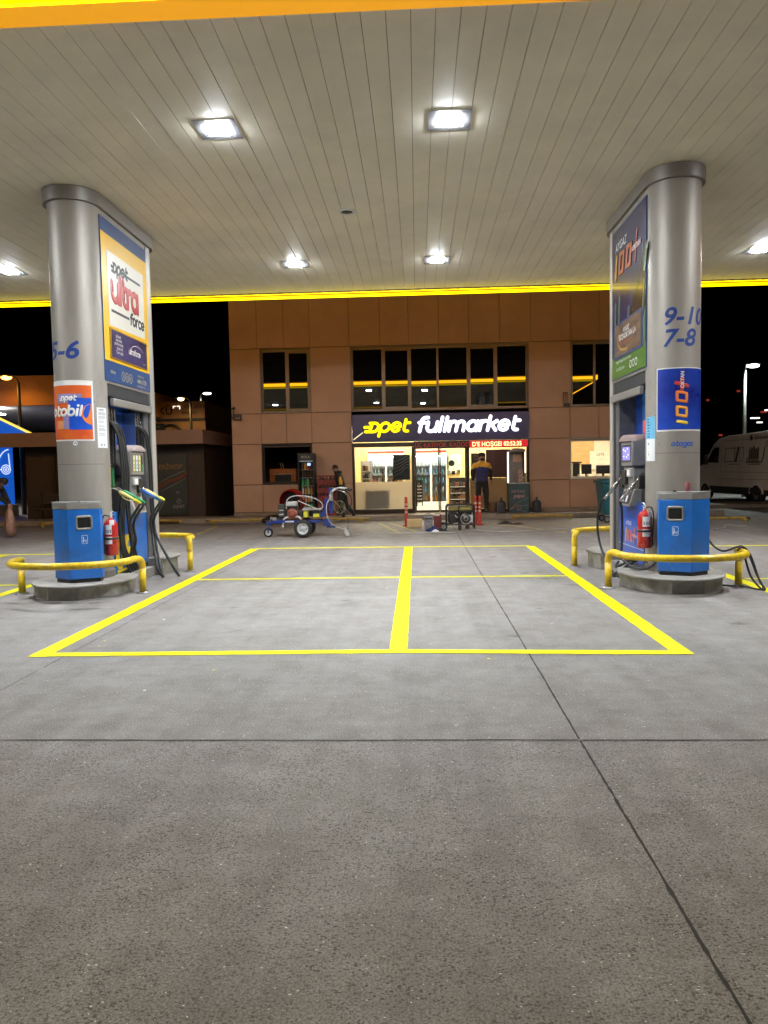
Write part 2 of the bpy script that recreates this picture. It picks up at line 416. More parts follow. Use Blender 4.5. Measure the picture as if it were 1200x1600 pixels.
# expansion joints, cracked dark filler
j = MB(); jr = random.Random(3)
def joint(a, b, wd, dens=.11, skip=0.):
    a = Vector(a); b = Vector(b); d = (b - a); L = d.length; d.normalize(); nrm = Vector((-d.y, d.x, 0)); n = int(L / dens); P = []
    dr = 0
    for i in range(n + 1):
        dr = dr * .9 + jr.uniform(-.0012, .0012); t = i / n * L
        ww = wd * jr.uniform(.6, 1.15) * (1.35 if jr.random() < .05 else 1)
        c = a + d * t + nrm * dr; P.append((c + nrm * ww / 2, c - nrm * ww / 2))
    for i in range(n):
        if jr.random() < skip: continue
        p, q = P[i], P[i + 1]
        j.quad((p[1].x, p[1].y, .003), (q[1].x, q[1].y, .003), (q[0].x, q[0].y, .003), (p[0].x, p[0].y, .003))
joint((.862, .2, 0), (.862, 3.965, 0), .013, .03); joint((.862, 3.99, 0), (.885, 19.8, 0), .013, .07)
joint((-2.95, .2, 0), (-2.93, 3.96, 0), .008, .06); joint((-2.93, 4, 0), (-2.93, 19.8, 0), .008, .08, .1)
joint((4.68, .2, 0), (4.68, 19.8, 0), .008, .1, .15); joint((-6.77, .2, 0), (-6.77, 19.8, 0), .008, .1)
joint((-20, 4.02, 0), (-2.94, 3.99, 0), .009, .06); joint((-2.92, 3.99, 0), (.85, 3.975, 0), .012, .045); joint((.875, 3.975, 0), (16, 3.93, 0), .011, .05)
joint((-20, 7.95, 0), (16, 7.95, 0), .006, .09, .35); joint((-20, 11.95, 0), (16, 11.93, 0), .007, .09, .3); joint((-20, 16.1, 0), (16, 16.0, 0), .009, .1, .1)
tag(j.build('expansion_joint', mat('joint_filler', (.022, .02, .018), .8, nscale=30, namt=.4), weld=False), kind='structure')

# painted bay lines (fresh yellow), slightly ragged edges
lr = random.Random(11)
def stripe(mb, a, b, wd, z=.005, rag=.004, dens=.12):
    a = Vector((*a, 0)); b = Vector((*b, 0)); d = b - a; L = d.length; d.normalize(); nrm = Vector((-d.y, d.x, 0)); n = max(2, int(L / dens)); P = []
    for i in range(n + 1):
        c = a + d * (i / n * L); l = wd / 2 + lr.uniform(-rag, rag); r_ = wd / 2 + lr.uniform(-rag, rag)
        P.append((c + nrm * l, c - nrm * r_))
    for i in range(n):
        p, q = P[i], P[i + 1]; mb.quad((p[1].x, p[1].y, z), (q[1].x, q[1].y, z), (q[0].x, q[0].y, z), (p[0].x, p[0].y, z))
bay = MB()
stripe(bay, (-3.155, 5.84), (-3.145, 13.96), .16, .0050); stripe(bay, (2.07, 5.79), (2.075, 13.75), .16, .0050)
stripe(bay, (-.18, 5.93), (-.19, 13.86), .15, .0050)
stripe(bay, (-3.14, 5.915), (-.20, 5.955), .125, .0042, .005); stripe(bay, (-.20, 5.952), (2.06, 5.85), .125, .0046, .005)
stripe(bay, (-3.14, 13.98), (-.2, 13.93), .12, .0042); stripe(bay, (-.2, 13.92), (2.07, 13.83), .12, .0046)
stripe(bay, (-3.14, 10.04), (-.2, 10.05), .085, .0042); stripe(bay, (-.2, 10.05), (2.06, 10.0), .085, .0046)
# neighbouring bays
stripe(bay, (-5.22, 5.9), (-5.3, 13.5), .15, .0050); stripe(bay, (-10.4, 13.5), (-5.38, 13.5), .11, .0042); stripe(bay, (-10.4, 9.74), (-5.36, 9.74), .08, .0042)
stripe(bay, (-7.75, 5.9), (-7.75, 13.4), .14, .0050)
stripe(bay, (4.02, 5.9), (4.1, 13.45), .15, .0050); stripe(bay, (4.18, 13.42), (9.4, 13.3), .11, .0042); stripe(bay, (4.16, 9.56), (9.4, 9.5), .08, .0042)
stripe(bay, (6.9, 5.9), (6.9, 13.3), .14, .0050)
tag(bay.build('bay_marking', M_line, weld=False), kind='structure')
old = MB()
for a, b in (((-.78, 20.2), (-.05, 17.3)), ((-1.1, 20.2), (-.42, 16.9)), ((1.6, 20.3), (3.3, 16.6)), ((-5.5, 19.9), (-5.3, 17.3)), ((5.2, 20.2), (6.6, 17.2)), ((-9, 20), (-8.2, 17.2)), ((2.9, 19.4), (5.6, 18.0))):
    stripe(old, a, b, .10, .004, .012)
tag(old.build('parking_line', M_lineO, weld=False), kind='structure')
# paint overspray and drips on the concrete
sp = MB()
for k in range(14):
    cx, cy = lr.choice([(-2.9, 6.0), (1.9, 5.9), (-.1, 6.0), (.95, 15.0), (-1.3, 5.5), (1.2, 4.9), (2.6, 7.6)]); cx += lr.gauss(0, .25); cy += lr.gauss(0, .3); r_ = lr.uniform(.004, .015)
    sp.poly([(cx + r_ * math.cos(a) * lr.uniform(.6, 1.3), cy + r_ * math.sin(a) * lr.uniform(.6, 1.3)) for a in [i * PI / 4 for i in range(8)]], w=.0058)
tag(sp.build('paint_spatter', M_line, weld=False), kind='structure')
# oil streaks and drips
os_ = MB(); o_r = random.Random(31)
for (x, y, a, L_, w_) in ((1.72, 9.3, -.25, .55, .03), (1.95, 9.05, -.55, .40, .035), (1.55, 9.75, .1, .22, .03), (1.75, 9.72, .05, .16, .02), (1.2, 7.7, .2, .10, .02), (-2.1, 7.9, .4, .16, .02), (-.9, 8.3, .0, .12, .03), (.35, 8.2, .3, .10, .02), (-1.75, 6.75, .5, .13, .015), (3.5, 7.4, .1, .3, .03), (-3.9, 7.9, .2, .4, .03)):
    n = 9; up_p = []; dn_p = []
    for i in range(n + 1):
        t = i / n; px_ = x + L_ * t * math.cos(a) ; py_ = y + L_ * t * math.sin(a) + o_r.uniform(-.01, .01); ww = w_ * math.sin(PI * (t * .92 + .04)) * o_r.uniform(.4, 1.2)
        up_p.append((px_, py_ + ww)); dn_p.append((px_, py_ - ww))
    for i in range(n): os_.add([(*dn_p[i], .0035), (*dn_p[i + 1], .0035), (*up_p[i + 1], .0035), (*up_p[i], .0035)], [(0, 1, 2, 3)])
tag(os_.build('oil_stain', mat('oil_dark', (.09, .085, .08), .6, nscale=25, namt=.4), weld=False), kind='structure')
# pavement in front of the shop
pv = MB(); pv.box(-14, 8.6, 21.05, 22.0, 0, .15); pv.box(8.6, 60, 24.5, 26.0, 0, .12)
tag(pv.build('pavement', mat('pavement_stone', (.30, .25, .20), .55, nscale=4, col2=(.20, .165, .13), bump=.2), bevel=.012), kind='structure')

# ================================================================ canopy over the pumps
ZC = 5.0; YF, YB, XL, XR = 5.80, 14.66, -22.0, 6.95
can = thing('canopy', 'large flat filling station canopy with cream plank ceiling and yellow glowing edge', 'canopy', (0, 10, ZC))
mc = mat('ceiling_plank', (.90, .84, .72), .5, nscale=.8, namt=.12, bump=.05, bscale=5)
pl = MB(); pw = .1945
k0 = -115
rr = random.Random(5)
for k in range(k0, 40):
    x0 = .004 + pw * k - .0; x1 = x0 + pw
    if x1 < XL or x0 > XR: continue
    x0 = max(x0, XL); x1 = min(x1, XR); z = ZC + rr.uniform(-.0015, .0015)
    gp = .0055
    # a plank with turned-up edges; the gap between planks is a real groove
    pl.add([(x0 + gp / 2, YF, z), (x1 - gp / 2, YF, z), (x1 - gp / 2, YB, z), (x0 + gp / 2, YB, z)], [(0, 3, 2, 1)])
    pl.add([(x0 + gp / 2, YF, z), (x0 + gp / 2, YB, z), (x0 + gp / 2, YB, z + .03), (x0 + gp / 2, YF, z + .03)], [(0, 1, 2, 3)])
    pl.add([(x1 - gp / 2, YF, z), (x1 - gp / 2, YB, z), (x1 - gp / 2, YB, z + .03), (x1 - gp / 2, YF, z + .03)], [(0, 3, 2, 1)])
pl.build('ceiling', mc, can, weld=False)
bk = MB(); bk.box(XL, XR, YF, YB, ZC + .032, ZC + .75); bk.build('roof_deck', mat('roof_deck_dark', (.22, .17, .12), .8), can)
# scalloped closing strip behind the back fascia, as on the photograph's far edge
sc_ = MB()
for k in range(int((XR - XL) / pw)):
    x0 = XL + pw * k
    pts = [(x0 + pw * i / 8, ZC - .012 - .016 * math.sin(PI * i / 8)) for i in range(9)]
    vs = []
    for (a, b) in pts: vs += [(a, YB + .0, b), (a, YB + .0, ZC + .03)]
    sc_.add(vs, [(2 * i, 2 * i + 2, 2 * i + 3, 2 * i + 1) for i in range(8)])
sc_.build('closing_strip', mat('dark_red_trim', (.16, .05, .025), .6), can, weld=False)
m_fas = emis('lit_yellow_fascia', L_FASCIA, L_FASCIA_E)
m_fasF = emis('lit_yellow_front_fascia', (1.0, .64, .0), 4.5)
m_neon = emis('neon_yellow_strip', (1.0, .78, .0), 2.6)
m_lip = mat('orange_fascia_lip', (.75, .32, .02), .5, namt=.1, emit=(1.0, .42, .0), es=.48)
m_lipD = mat('dark_fascia_lip', (.30, .10, .03), .5)
f = MB(); f.box(XL, XR + .19, YB + .15, YB + .19, ZC + .125, ZC + .95); f.build('fascia', mat('unlit_fascia_board', (.05, .05, .12), .5), can)
f = MB(); f.box(XL, XR + .15, YB + .15, YB + .20, ZC - .030, ZC + .082); f.build('lit_strip', m_fas, can)
fa = MB(); fa.box(XL, XR, 5.50, 5.54, ZC - .035, ZC + .9); fa.build('fascia', m_fasF, can)
fs_ = MB(); fs_.box(XR + .153, XR + .20, 5.5, YB + .20, ZC - .05, ZC + .12); fs_.build('lit_strip', m_fas, can)
lp = MB()
lp.box(XL, XR + .15, 5.545, YF - .002, ZC - .032, ZC + .02); lp.build('fascia_lip', m_lip, can, bevel=.006); lp = MB(); lp.box(XL, XR + .15, YB + .02, YB + .145, ZC - .045, ZC + .03); lp.box(XR + .003, XR + .145, YF + .002, YB + .015, ZC - .04, ZC + .03)
lp.build('fascia_lip', m_lipD, can, bevel=.006)
ne = MB(); ne.tube([(XL, YB + .085, ZC - .078), (XR + .1, YB + .085, ZC - .078)], .027, 10); ne.tube([(XL, YB + .012, ZC - .030), (XR, YB + .012, ZC - .030)], .008, 8)
ne.build('neon_tube', m_neon, can)

# recessed square lamps
m_lens = emis('lamp_lens', (.90, .96, 1.0), L_CANOPY)
def canopy_lamp():
    t = thing('ceiling_lamp', '', 'ceiling lamp', (-1.985, 7.68, ZC), group='square lamps in the canopy ceiling')
    x, y = -1.985, 7.68
    f = MB()
    for a, b, c, d in ((-.215, .215, -.215, -.15), (-.215, .215, .15, .215), (-.215, -.15, -.15, .15), (.15, .215, -.15, .15)):
        f.box(x + a, x + b, y + c, y + d, ZC - .004, ZC - .001)
    f.build('frame', mat('lamp_frame', (.13, .13, .14), .35, namt=.05), t)
    l = MB(); l.box(x - .105, x + .105, y - .09, y + .09, ZC - .017, ZC - .0015); l.build('lens', m_lens, t)
    r_ = MB(); r_.box(x - .149, x + .149, y - .149, y + .149, ZC - .0025, ZC - .0008); r_.build('reflector', mat('lamp_reflector', (.10, .10, .11), .5, .2), t)
    ld = bpy.data.lights.new('lamp_beam', 'AREA'); ld.shape = 'SQUARE'; ld.size = .17; ld.energy = L_BEAM; ld.color = (.92, .96, 1.0); ld.spread = R(126)
    lo = bpy.data.objects.new('lamp_beam', ld); COL.objects.link(lo); lo.parent = t; lo.location = (0, 0, -.021)
    return t
cl = canopy_lamp(); cl['label'] = 'square white lamp in the near ceiling row, toward the left pillar'
for (x, y, l) in ((.378, 7.68, 'square white lamp in the near ceiling row, nearer the middle right of the ceiling'),
                  (-2.026, 12.69, 'small looking square lamp near the far ceiling edge, left of the ceiling middle'),
                  (.39, 12.69, 'small looking square lamp near the far ceiling edge, right of the ceiling middle'),
                  (-6.956, 12.60, 'square lamp seen beyond the left pillar at the left edge of the picture'),
                  (5.73, 12.69, 'square lamp seen beyond the right pillar at the right edge of the picture'),
                  (-6.956, 7.68, 'square lamp of the near ceiling row, left of the left pillar'),
                  (5.73, 7.68, 'square lamp of the near ceiling row, right of the right pillar')):
    dup(cl, (x, y, ZC), label=l)
sm = thing('ceiling_speaker', 'small round black speaker grille in the middle of the cream ceiling', 'speaker', (-.90, 10.2, ZC))
a_ = MB(); a_.lathe([(.075, 0), (.115, 0), (.115, -.012), (.085, -.018), (.075, -.006)], (-.90, 10.2, ZC - .001), 24); a_.build('rim', M_wht, sm)
a_ = MB(); a_.lathe([(0, -.012), (.078, -.010), (.078, -.002)], (-.90, 10.2, ZC - .001), 24); a_.build('grille', M_blk, sm)
# red insect-like tinsel scraps caught at the front edge
for k, (x, y) in enumerate(((2.14, 5.74), (2.47, 5.73))):
    q = MB(); q_ = random.Random(k)
    for i in range(7):
        p = Vector((x, y, ZC - .035)); d = Vector((q_.uniform(-.03, .03), q_.uniform(-.02, .02), q_.uniform(-.07, -.01)))
        q.tube([p, p + d * .5, p + d + Vector((q_.uniform(-.02, .02), 0, 0))], [.006, .005, .002], 6)
    o = q.build('leaf_scrap', mat('dry_red_leaf', (.28, .03, .02), .6))
    tag(o, ['dry red leaf scrap hanging at the front canopy edge, the left of two', 'dry red leaf scrap hanging at the front canopy edge, the right of two'][k], 'leaf scrap', 'leaf scraps at the canopy edge')

# ================================================================ pump stations
def stadium(cx, y0, y1, r, n=24):
    p = []
    for i in range(n + 1): a = R(180 + 180 * i / n); p.append((cx + r * math.cos(a), y0 + r * math.sin(a)))
    for i in range(n + 1): a = R(0 + 180 * i / n); p.append((cx + r * math.cos(a), y1 + r * math.sin(a)))
    return p
RP = .31
def station(cx, s):
    """s=+1: advert and pump face +X (left island); s=-1: they face -X (right island)"""
    side = 'left' if s > 0 else 'right'
    y0, y1 = 9.26, 10.99
    X = lambda d: cx + s * d
    def bx(mb, a, b, c, d, e, f, mi=0):
        xa, xb = sorted((X(a), X(b))); return mb.box(xa, xb, c, d, e, f, mi)
    # --- pillar
    t = thing('canopy_pillar', ['silver stadium shaped pillar marked 5-6 with orange poster', 'silver stadium shaped pillar marked 9-10 and 7-8 with blue poster'][s < 0], 'pillar', (cx, 10.1, 0), group='pillars carrying the canopy')
    m = MB()
    m.prism(stadium(cx, y0, y1, RP), 2.66, 4.84, smooth=False)
    # lower shell with the pump recess cut out on the facing side
    front = [(cx + RP * math.cos(R(a)), y0 + RP * math.sin(R(a))) for a in range(180, 361, 8)] if s > 0 else [(cx + RP * math.cos(R(a)), y0 + RP * math.sin(R(a))) for a in range(180, 361, 8)]
    fr = [(cx + RP * math.cos(R(180 + 180 * i / 24)), y0 + RP * math.sin(R(180 + 180 * i / 24))) for i in range(25)]
    bkp = [(cx + RP * math.cos(R(180 * i / 24)), y1 + RP * math.sin(R(180 * i / 24))) for i in range(25)]
    ya, yb = 9.335, 10.83
    if s > 0: poly = fr + [(cx + RP, ya), (cx - .02, ya), (cx - .02, yb), (cx + RP, yb)] + bkp
    else: poly = fr + bkp + [(cx - RP, yb), (cx + .02, yb), (cx + .02, ya), (cx - RP, ya)]
    m.prism(poly, .17, 2.66)
    sh = m.build('shell', M_alu, t); sh.data.set_sharp_from_angle(angle=R(30))
    for p_ in sh.data.polygons: p_.use_smooth = True
    sh.data.set_sharp_from_angle(angle=R(30))
    c = MB(); c.prism(stadium(cx, y0, y1, RP + .045), 4.83, ZC - .002); co = c.build('cap', M_aluD, t, bevel=.006)
    c = MB(); c.prism(stadium(cx, y0, y1, RP + .02), ZC - .008, ZC - .0005); 
    c = MB(); c.prism(stadium(cx, y0, y0 + .02, RP + .012), .172, .26); c.build('skirt', mat('pillar_skirt', (.23, .20, .17), .5, .4, nscale=6, namt=.4), t)
    c = MB(); bx(c, RP - .002, RP + .012, 10.845, 10.985, .2, 4.82); c.build('rear_strip', mat('pale_strip', (.58, .56, .53), .4, .5, namt=.06), t, bevel=.004)
    # panel seams and rivets
    c = MB()
    for zz in (1.62,):
        c.M = wrap(cx, y0, RP, R(-75), 1); c.rectg(0, RP * R(150), zz, zz + .0035, 20, 0, .0006)
    c.M = None
    for k in range(26):
        a = R(rnd.uniform(45, 80) * s); z = rnd.uniform(1.9, 2.75) if s > 0 else rnd.uniform(1.55, 2.7)
        c.M = wrap(cx, y0, RP, a); c.rectg(0, rnd.uniform(.004, .012), z, z + rnd.uniform(.003, .01), 1, 0, .0007)
    c.build('seam_and_scuffs', M_txtK, t, weld=False)
    # --- advert panel
    px, pn = X(RP), (s, 0, 0)
    pm_ = MB(); bx(pm_, RP + .001, RP + .012, 9.27, 10.84, 2.69, 4.755)
    ad = pm_.build('advert_panel', [mat('advert_blue_frame', (.035, .085, .24), .32, namt=.12, coat=.3)] , t)
    lx0 = 9.27 if s > 0 else -10.84
    F = lambda off: (frame((px + s * off, 0, 0), pn))
    U = (lambda y: y) if s > 0 else (lambda y: -y)
    if s > 0:
        q = MB(); q.M = F(.014); q.poly([(9.275, 2.955), (10.835, 2.955), (10.835, 4.57), (9.275, 4.57)]); q.build('yellow_field', mat('advert_yellow', (.90, .52, .012), .4, namt=.04, coat=.12, rv=.01), ad, weld=False)
        q = MB(); q.M = F(.0165); q.poly([(9.455, 3.415), (10.69, 3.44), (10.685, 4.36), (9.44, 4.37)]); q.build('white_field', mat('advert_white', (.82, .78, .70), .4, namt=.03, coat=.12, rv=.01), ad, weld=False)
        q = MB(); q.M = F(.0185); lettering(q, 'Opet', 9.60, 4.125, .135, .15, .15, 0, .002)
        q.M = F(.020); q.poly([(9.97, 4.16), (10.56, 4.16), (10.56, 4.195), (9.97, 4.195)]); q.poly([(9.52, 3.60), (10.12, 3.60), (10.12, 3.635), (9.52, 3.635)])
        q.M = F(.0185); lettering(q, 'force', 10.14, 3.545, .125, .15, .1, 0, .002)
        q.build('small_lettering', M_txtK, ad, weld=False)
        q = MB(); q.M = F(.0185); lettering(q, 'ultra', 9.525, 3.735, .29, .155, .0, 0, .002, track=-.12); q.build('red_lettering', mat('print_crimson', (.50, .010, .014), .4, namt=.1), ad, weld=False)
        q = MB(); bx(q, RP + .012, RP + .026, 9.44, 10.72, 2.99, 3.385); pf = q.build('picture_frame', mat('poster_gold_frame', (.50, .28, .03), .4, .3), ad, bevel=.003)
        q = MB(); q.M = F(.028); q.poly([(9.47, 3.01), (10.70, 3.01), (10.70, 3.365), (9.47, 3.365)]); q.build('picture', mat('poster_dusk', (.10, .075, .22), .3, nscale=2.2, col2=(.018, .014, .05), stretch=(1, 1, 2.5), coat=.4), pf, weld=False)
        q = MB(); q.M = F(.030)
        for zz, tx, xx in ((3.285, 'yüksek', 9.60), (3.235, 'koruma', 9.60), (3.185, 'performans', 9.55), (3.13, 'tasarruf', 9.62), (3.075, 'Tam size', 9.60)): q.text(tx, .062, xx, zz, bold=.01)
        lettering(q, 'ultraforce', 10.02, 3.13, .062, .12, .1, 0, .001, track=-.12)
        q.stroke(arc(10.33, 3.19, .22, .085, 20, 165, 12), .004, 0, False, .001)
        q.text('opet', .04, 10.55, 3.05); q.build('picture_lettering', mat('print_cream', (.75, .72, .62), .5), pf, weld=False)
        q = MB(); q.M = F(.014); q.text('dikkat', .065, 9.43, 2.80, bold=.01)
        for k in range(3): q.stroke(arc(9.84 + .13 * k, 2.80, .052, .06, 0, 360, 16)[:-1], .005, 0, True, .001); q.text('3%8'[k], .07, 9.82 + .13 * k, 2.775)
        q.text('444 6 738', .085, 10.34, 2.77, bold=.015); q.text('müşteri hattı', .045, 10.36, 2.86); q.text('www.opet.com.tr', .04, 10.34, 2.72)
        q.build('strip_lettering', mat('print_pale_gold', (.62, .52, .30), .5), ad, weld=False)
    else:
        q = MB(); q.M = F(.014)
        q.poly([(-10.835, 3.0), (-9.275, 3.0), (-9.275, 4.74), (-10.835, 4.74)], 0)
        q.build('night_blue_field', mat('poster_violet_blue', (.035, .045, .16), .25, nscale=1.1, col2=(.02, .022, .09), coat=.5), ad, weld=False)
        q = MB(); q.M = F(.016)
        q.poly([(-10.28, 3.02), (-9.28, 3.02), (-9.28, 4.22), (-9.56, 3.98)], 0); q.build('dark_slope', mat('poster_dark_brown', (.05, .035, .03), .25, coat=.5), ad, weld=False)
        q = MB(); q.M = F(.018)
        for (u, v0, v1, rr_) in ((-10.72, 3.02, 3.72, .045), (-10.52, 3.05, 3.78, .045), (-10.08, 3.1, 3.55, .045), (-9.42, 3.25, 3.75, .03), (-9.33, 3.9, 4.15, .05)):
            q.stroke([(u, v0), (u + .08, v1)], rr_, 0, False, .001)
        q.stroke([(-9.62, 3.7), (-9.36, 4.25)], .008, 0, False, .001)
        q.poly([(-9.6, 2.98), (-9.28, 2.98), (-9.28, 3.45)], 0)
        q.build('green_strokes', mat('poster_sage', (.10, .17, .10), .35, coat=.3), ad, weld=False)
        q = MB(); q.M = F(.014); q.poly([(-10.835, 2.70), (-9.275, 2.70), (-9.275, 2.995), (-10.835, 2.995)]); q.build('green_field', mat('poster_green', (.10, .20, .035), .35, namt=.1), ad, weld=False)
        q = MB(); q.M = F(.020); q.text('AYGAZ', .16, -10.64, 4.44, shear=.2, bold=.012)
        q.build('brand_lettering', M_txtW, ad, weld=False)
        q = MB(); q.M = F(.020); q.stroke([(-10.64, 4.10), (-10.58, 4.36)], .055, 0, False, .002)
        for u in (-10.36, -10.02): q.stroke([(u - .1, 4.12), (u + .07, 4.12), (u + .13, 4.36), (u - .04, 4.36)], .055, 1, True, .002)
        q.M = F(.019); q.stroke([(-9.86, 4.27), (-9.50, 4.27)], .035, 2, False, .002); q.M = F(.0195); q.stroke([(-9.72, 4.10), (-9.64, 4.46)], .035, 2, False, .002)
        q.build('number_lettering', [mat('print_gold', (.55, .27, .03), .4), mat('print_orange', (.52, .13, .02), .4), mat('print_red', (.42, .05, .03), .4)], ad, weld=False)
        q = MB(); q.M = F(.0225); q.text('OKTAN', .10, -9.82, 4.235, shear=.2, bold=.012); q.build('octane_lettering', M_txtW, ad, weld=False)
        q = MB(); bx(q, RP + .012, RP + .026, 9.40, 10.68, 2.96, 3.44); pf = q.build('picture_frame', mat('poster_blue_frame', (.03, .07, .22), .4), ad, bevel=.003)
        q = MB(); q.M = F(.028); q.poly([(-10.64, 2.985), (-9.44, 2.985), (-9.44, 3.415), (-10.64, 3.415)]); q.build('picture', mat('poster_sunset_road', (.34, .22, .14), .3, nscale=2.5, col2=(.06, .045, .04), stretch=(1, 1, 3), coat=.4), pf, weld=False)
        q = MB(); q.M = F(.0295); q.stroke(arc(-10.1, 3.2, .38, .16, 150, 280, 12), .018, 0, False, .001); q.build('picture_road', mat('print_road_gold', (.55, .33, .10), .5), pf, weld=False)
        q = MB(); q.M = F(.031); q.text('AYGAZ', .085, -10.22, 3.28, shear=.2, bold=.01); q.text('ECO-OKTAN LA', .105, -10.42, 3.19, shear=.2, bold=.012); q.build('picture_lettering', M_txtW, pf, weld=False)
        q = MB(); q.M = F(.031); q.text('yeni nesil otogaz', .075, -10.36, 3.12, shear=.2, bold=.01); q.build('picture_slogan', mat('print_salmon', (.55, .17, .12), .5), pf, weld=False)
        q = MB(); q.M = F(.016); q.text('Aygaz Otogaz ile yola devam', .062, -10.62, 2.90); q.text('Güvenliğiniz için', .062, -10.62, 2.80)
        for k in range(3): q.stroke(arc(-9.92 + .12 * k, 2.815, .045, .045, 0, 360, 16)[:-1], .008, 0, True, .001)
        q.build('strip_lettering', M_txtW, ad, weld=False)
    # --- markings wrapped round the front of the pillar
    q = MB()
    if s > 0:
        q.M = wrap(cx, y0, RP, R(-64)); q.text('5-6', .30, 0, 2.925, .0015, bold=.025, shear=.22, slices=22, sx=1.18)
    else:
        q.M = wrap(cx, y0, RP, R(-43)); q.text('9-10', .285, 0, 3.14, .0015, bold=.022, shear=.22, slices=24, sx=1.05); q.text('7-8', .285, 0, 2.885, .0015, bold=.022, shear=.22, slices=22, sx=1.05)
    q.build('number_marking', M_txtB, t, weld=False)
    if s > 0:
        z0_, z1_ = 1.93, 2.64; a0 = R(-72); L = RP * R(119)
        q = MB(); q.M = wrap(cx, y0, RP, a0); q.rectg(-.015, L + .02, z0_ - .02, z1_ + .015, 24, 0, .004); po = q.build('poster', M_wht, t, weld=False)
        q = MB(); q.M = wrap(cx, y0, RP, a0); q.rectg(0, L, z0_, z1_ - .045, 24, 0, .006); q.build('orange_print', mat('poster_orange', (.80, .20, .035), .32, nscale=2.6, col2=(.66, .09, .03), coat=.4), po, weld=False)
        q = MB(); q.M = wrap(cx, y0, RP, a0)
        def strip(u0, u1, v0, v1, w, mi): q.rectg(u0, u1, v0, v1, 12, mi, w)
        strip(.37, L - .005, 2.05, 2.44, .008, 0)
        strip(.29, .37, 2.06, 2.24, .008, 1); strip(.18, .29, 2.06, 2.16, .008, 2); strip(.20, .37, 2.38, 2.49, .0078, 1); strip(.37, .53, 2.441, 2.49, .0078, 1)
        q.build('blue_print', [mat('poster_royal_blue', (.02, .10, .62), .32, coat=.4), mat('poster_lilac', (.33, .27, .50), .35), mat('poster_peach', (.80, .36, .16), .35)], po, weld=False)
        q = MB(); q.M = wrap(cx, y0, RP, a0); pts = [(L - .003 - .12 * math.sin(R(a)), 2.24 - .13 * math.cos(R(a))) for a in range(0, 181, 12)]
        q.poly(pts, 0, .010); q.build('round_print', mat('poster_orange_spot', (.85, .23, .05), .35), po, weld=False)
        q = MB(); q.M = wrap(cx, y0, RP, a0); lettering(q, 'Opet', .26, 2.405, .054, .15, .2, 0, .003, .010); lettering(q, 'otobil', .075, 2.215, .098, .15, .2, 0, .003, .010); q.build('poster_lettering', M_txtW, po, weld=False)
        q = MB(); q.M = wrap(cx, y0, RP, R(8)); q.poly([(.028 * math.cos(i * PI / 8), 1.88 + .028 * math.sin(i * PI / 8)) for i in range(16)], 0, .002); q.build('round_sticker', M_pap, t, weld=False)
        q = MB(); q.M = wrap(cx, y0, RP, R(6)); q.stroke([(0, 1.875), (.018, 1.89)], .006, 0, False, .002, 6); q.stroke([(.025, 1.87), (.03, 1.89)], .006, 0, False, .002, 6); q.build('sticker_mark', M_txtB, t, weld=False)
        q = MB(); q.M = wrap(cx, y0, RP, R(58)); q.rectg(0, RP * R(34), 1.825, 2.33, 10, 0, .002); nt_ = q.build('notice', M_pap, t, weld=False)
        q = MB(); q.M = wrap(cx, y0, RP, R(59)); zz = 2.29
        while zz > 1.97:
            if rnd.random() > .16: q.rectg(.015, .015 + .150 * rnd.uniform(.6, 1), zz, zz + .0045, 6, 0, .003)
            zz -= .0105
        q.rectg(.03, .11, 2.30, 2.312, 6, 0, .003); q.rectg(.04, .06, 1.85, 1.875, 1, 0, .003); q.rectg(.09, .11, 1.85, 1.875, 1, 0, .003)
        q.build('notice_print', M_ink, nt_, weld=False)
    else:
        z0_, z1_ = 1.90, 2.62; a0 = R(-52); L = RP * R(124)
        q = MB(); q.M = wrap(cx, y0, RP, a0); q.rectg(-.012, L + .012, z0_ - .02, z1_ + .012, 24, 0, .004); po = q.build('poster', M_wht, t, weld=False)
        q = MB(); q.M = wrap(cx, y0, RP, a0); q.rectg(0, L, z0_, z1_, 24, 0, .006); q.build('blue_print', mat('poster_cobalt', (.02, .075, .50), .3, nscale=2.2, col2=(.012, .02, .20), coat=.4), po, weld=False)
        # text runs upwards on this poster
        W = wrap(cx, y0, RP, a0)
        up_ = lambda v: W(Vector((.335 - v.y, v.x, v.z)))
        q = MB(); q.M = up_; q.stroke([(1.975, -.0), (1.995, .10)], .018, 0, False, .002)
        q.stroke([(2.05, .0), (2.15, .0), (2.17, .11), (2.07, .11)], .0165, 1, True, .002); q.stroke([(2.225, .0), (2.325, .0), (2.345, .11), (2.245, .11)], .0165, 2, True, .002)
        q.stroke([(2.41, -.01), (2.45, .12)], .022, 3, False, .002); q.stroke([(2.37, .055), (2.50, .055)], .022, 3, False, .002)
        for i in range(len(q.v)): 
            c_ = Vector((cx, y0, q.v[i].z)); d_ = q.v[i] - c_; q.v[i] = c_ + d_.normalized() * (d_.length + .008)
        q.build('number_print', [mat('print_yellow', (.85, .60, .05), .4), mat('print_amber', (.85, .38, .05), .4), mat('print_tangerine', (.80, .22, .05), .4), mat('print_scarlet', (.55, .05, .04), .4)], po, weld=False)
        q = MB(); q.M = up_; q.text('OKTAN', .056, 2.385, .035, .014, bold=.015, shear=.1); q.build('octane_print', M_txtW, po, weld=False)
        q = MB(); q.M = wrap(cx, y0, RP, R(-23)); lettering(q, 'otogaz', 0, 1.70, .050, .13, .2, 0, .002, .001); q.build('lettering', mat('print_bright_blue', (.03, .13, .52), .45), t, weld=False)
        q = MB(); q.M = wrap(cx, y0, RP, R(-94)); q.rectg(0, RP * R(35), 1.53, 2.07, 10, 0, .002); nt_ = q.build('notice', M_pap, t, weld=False)
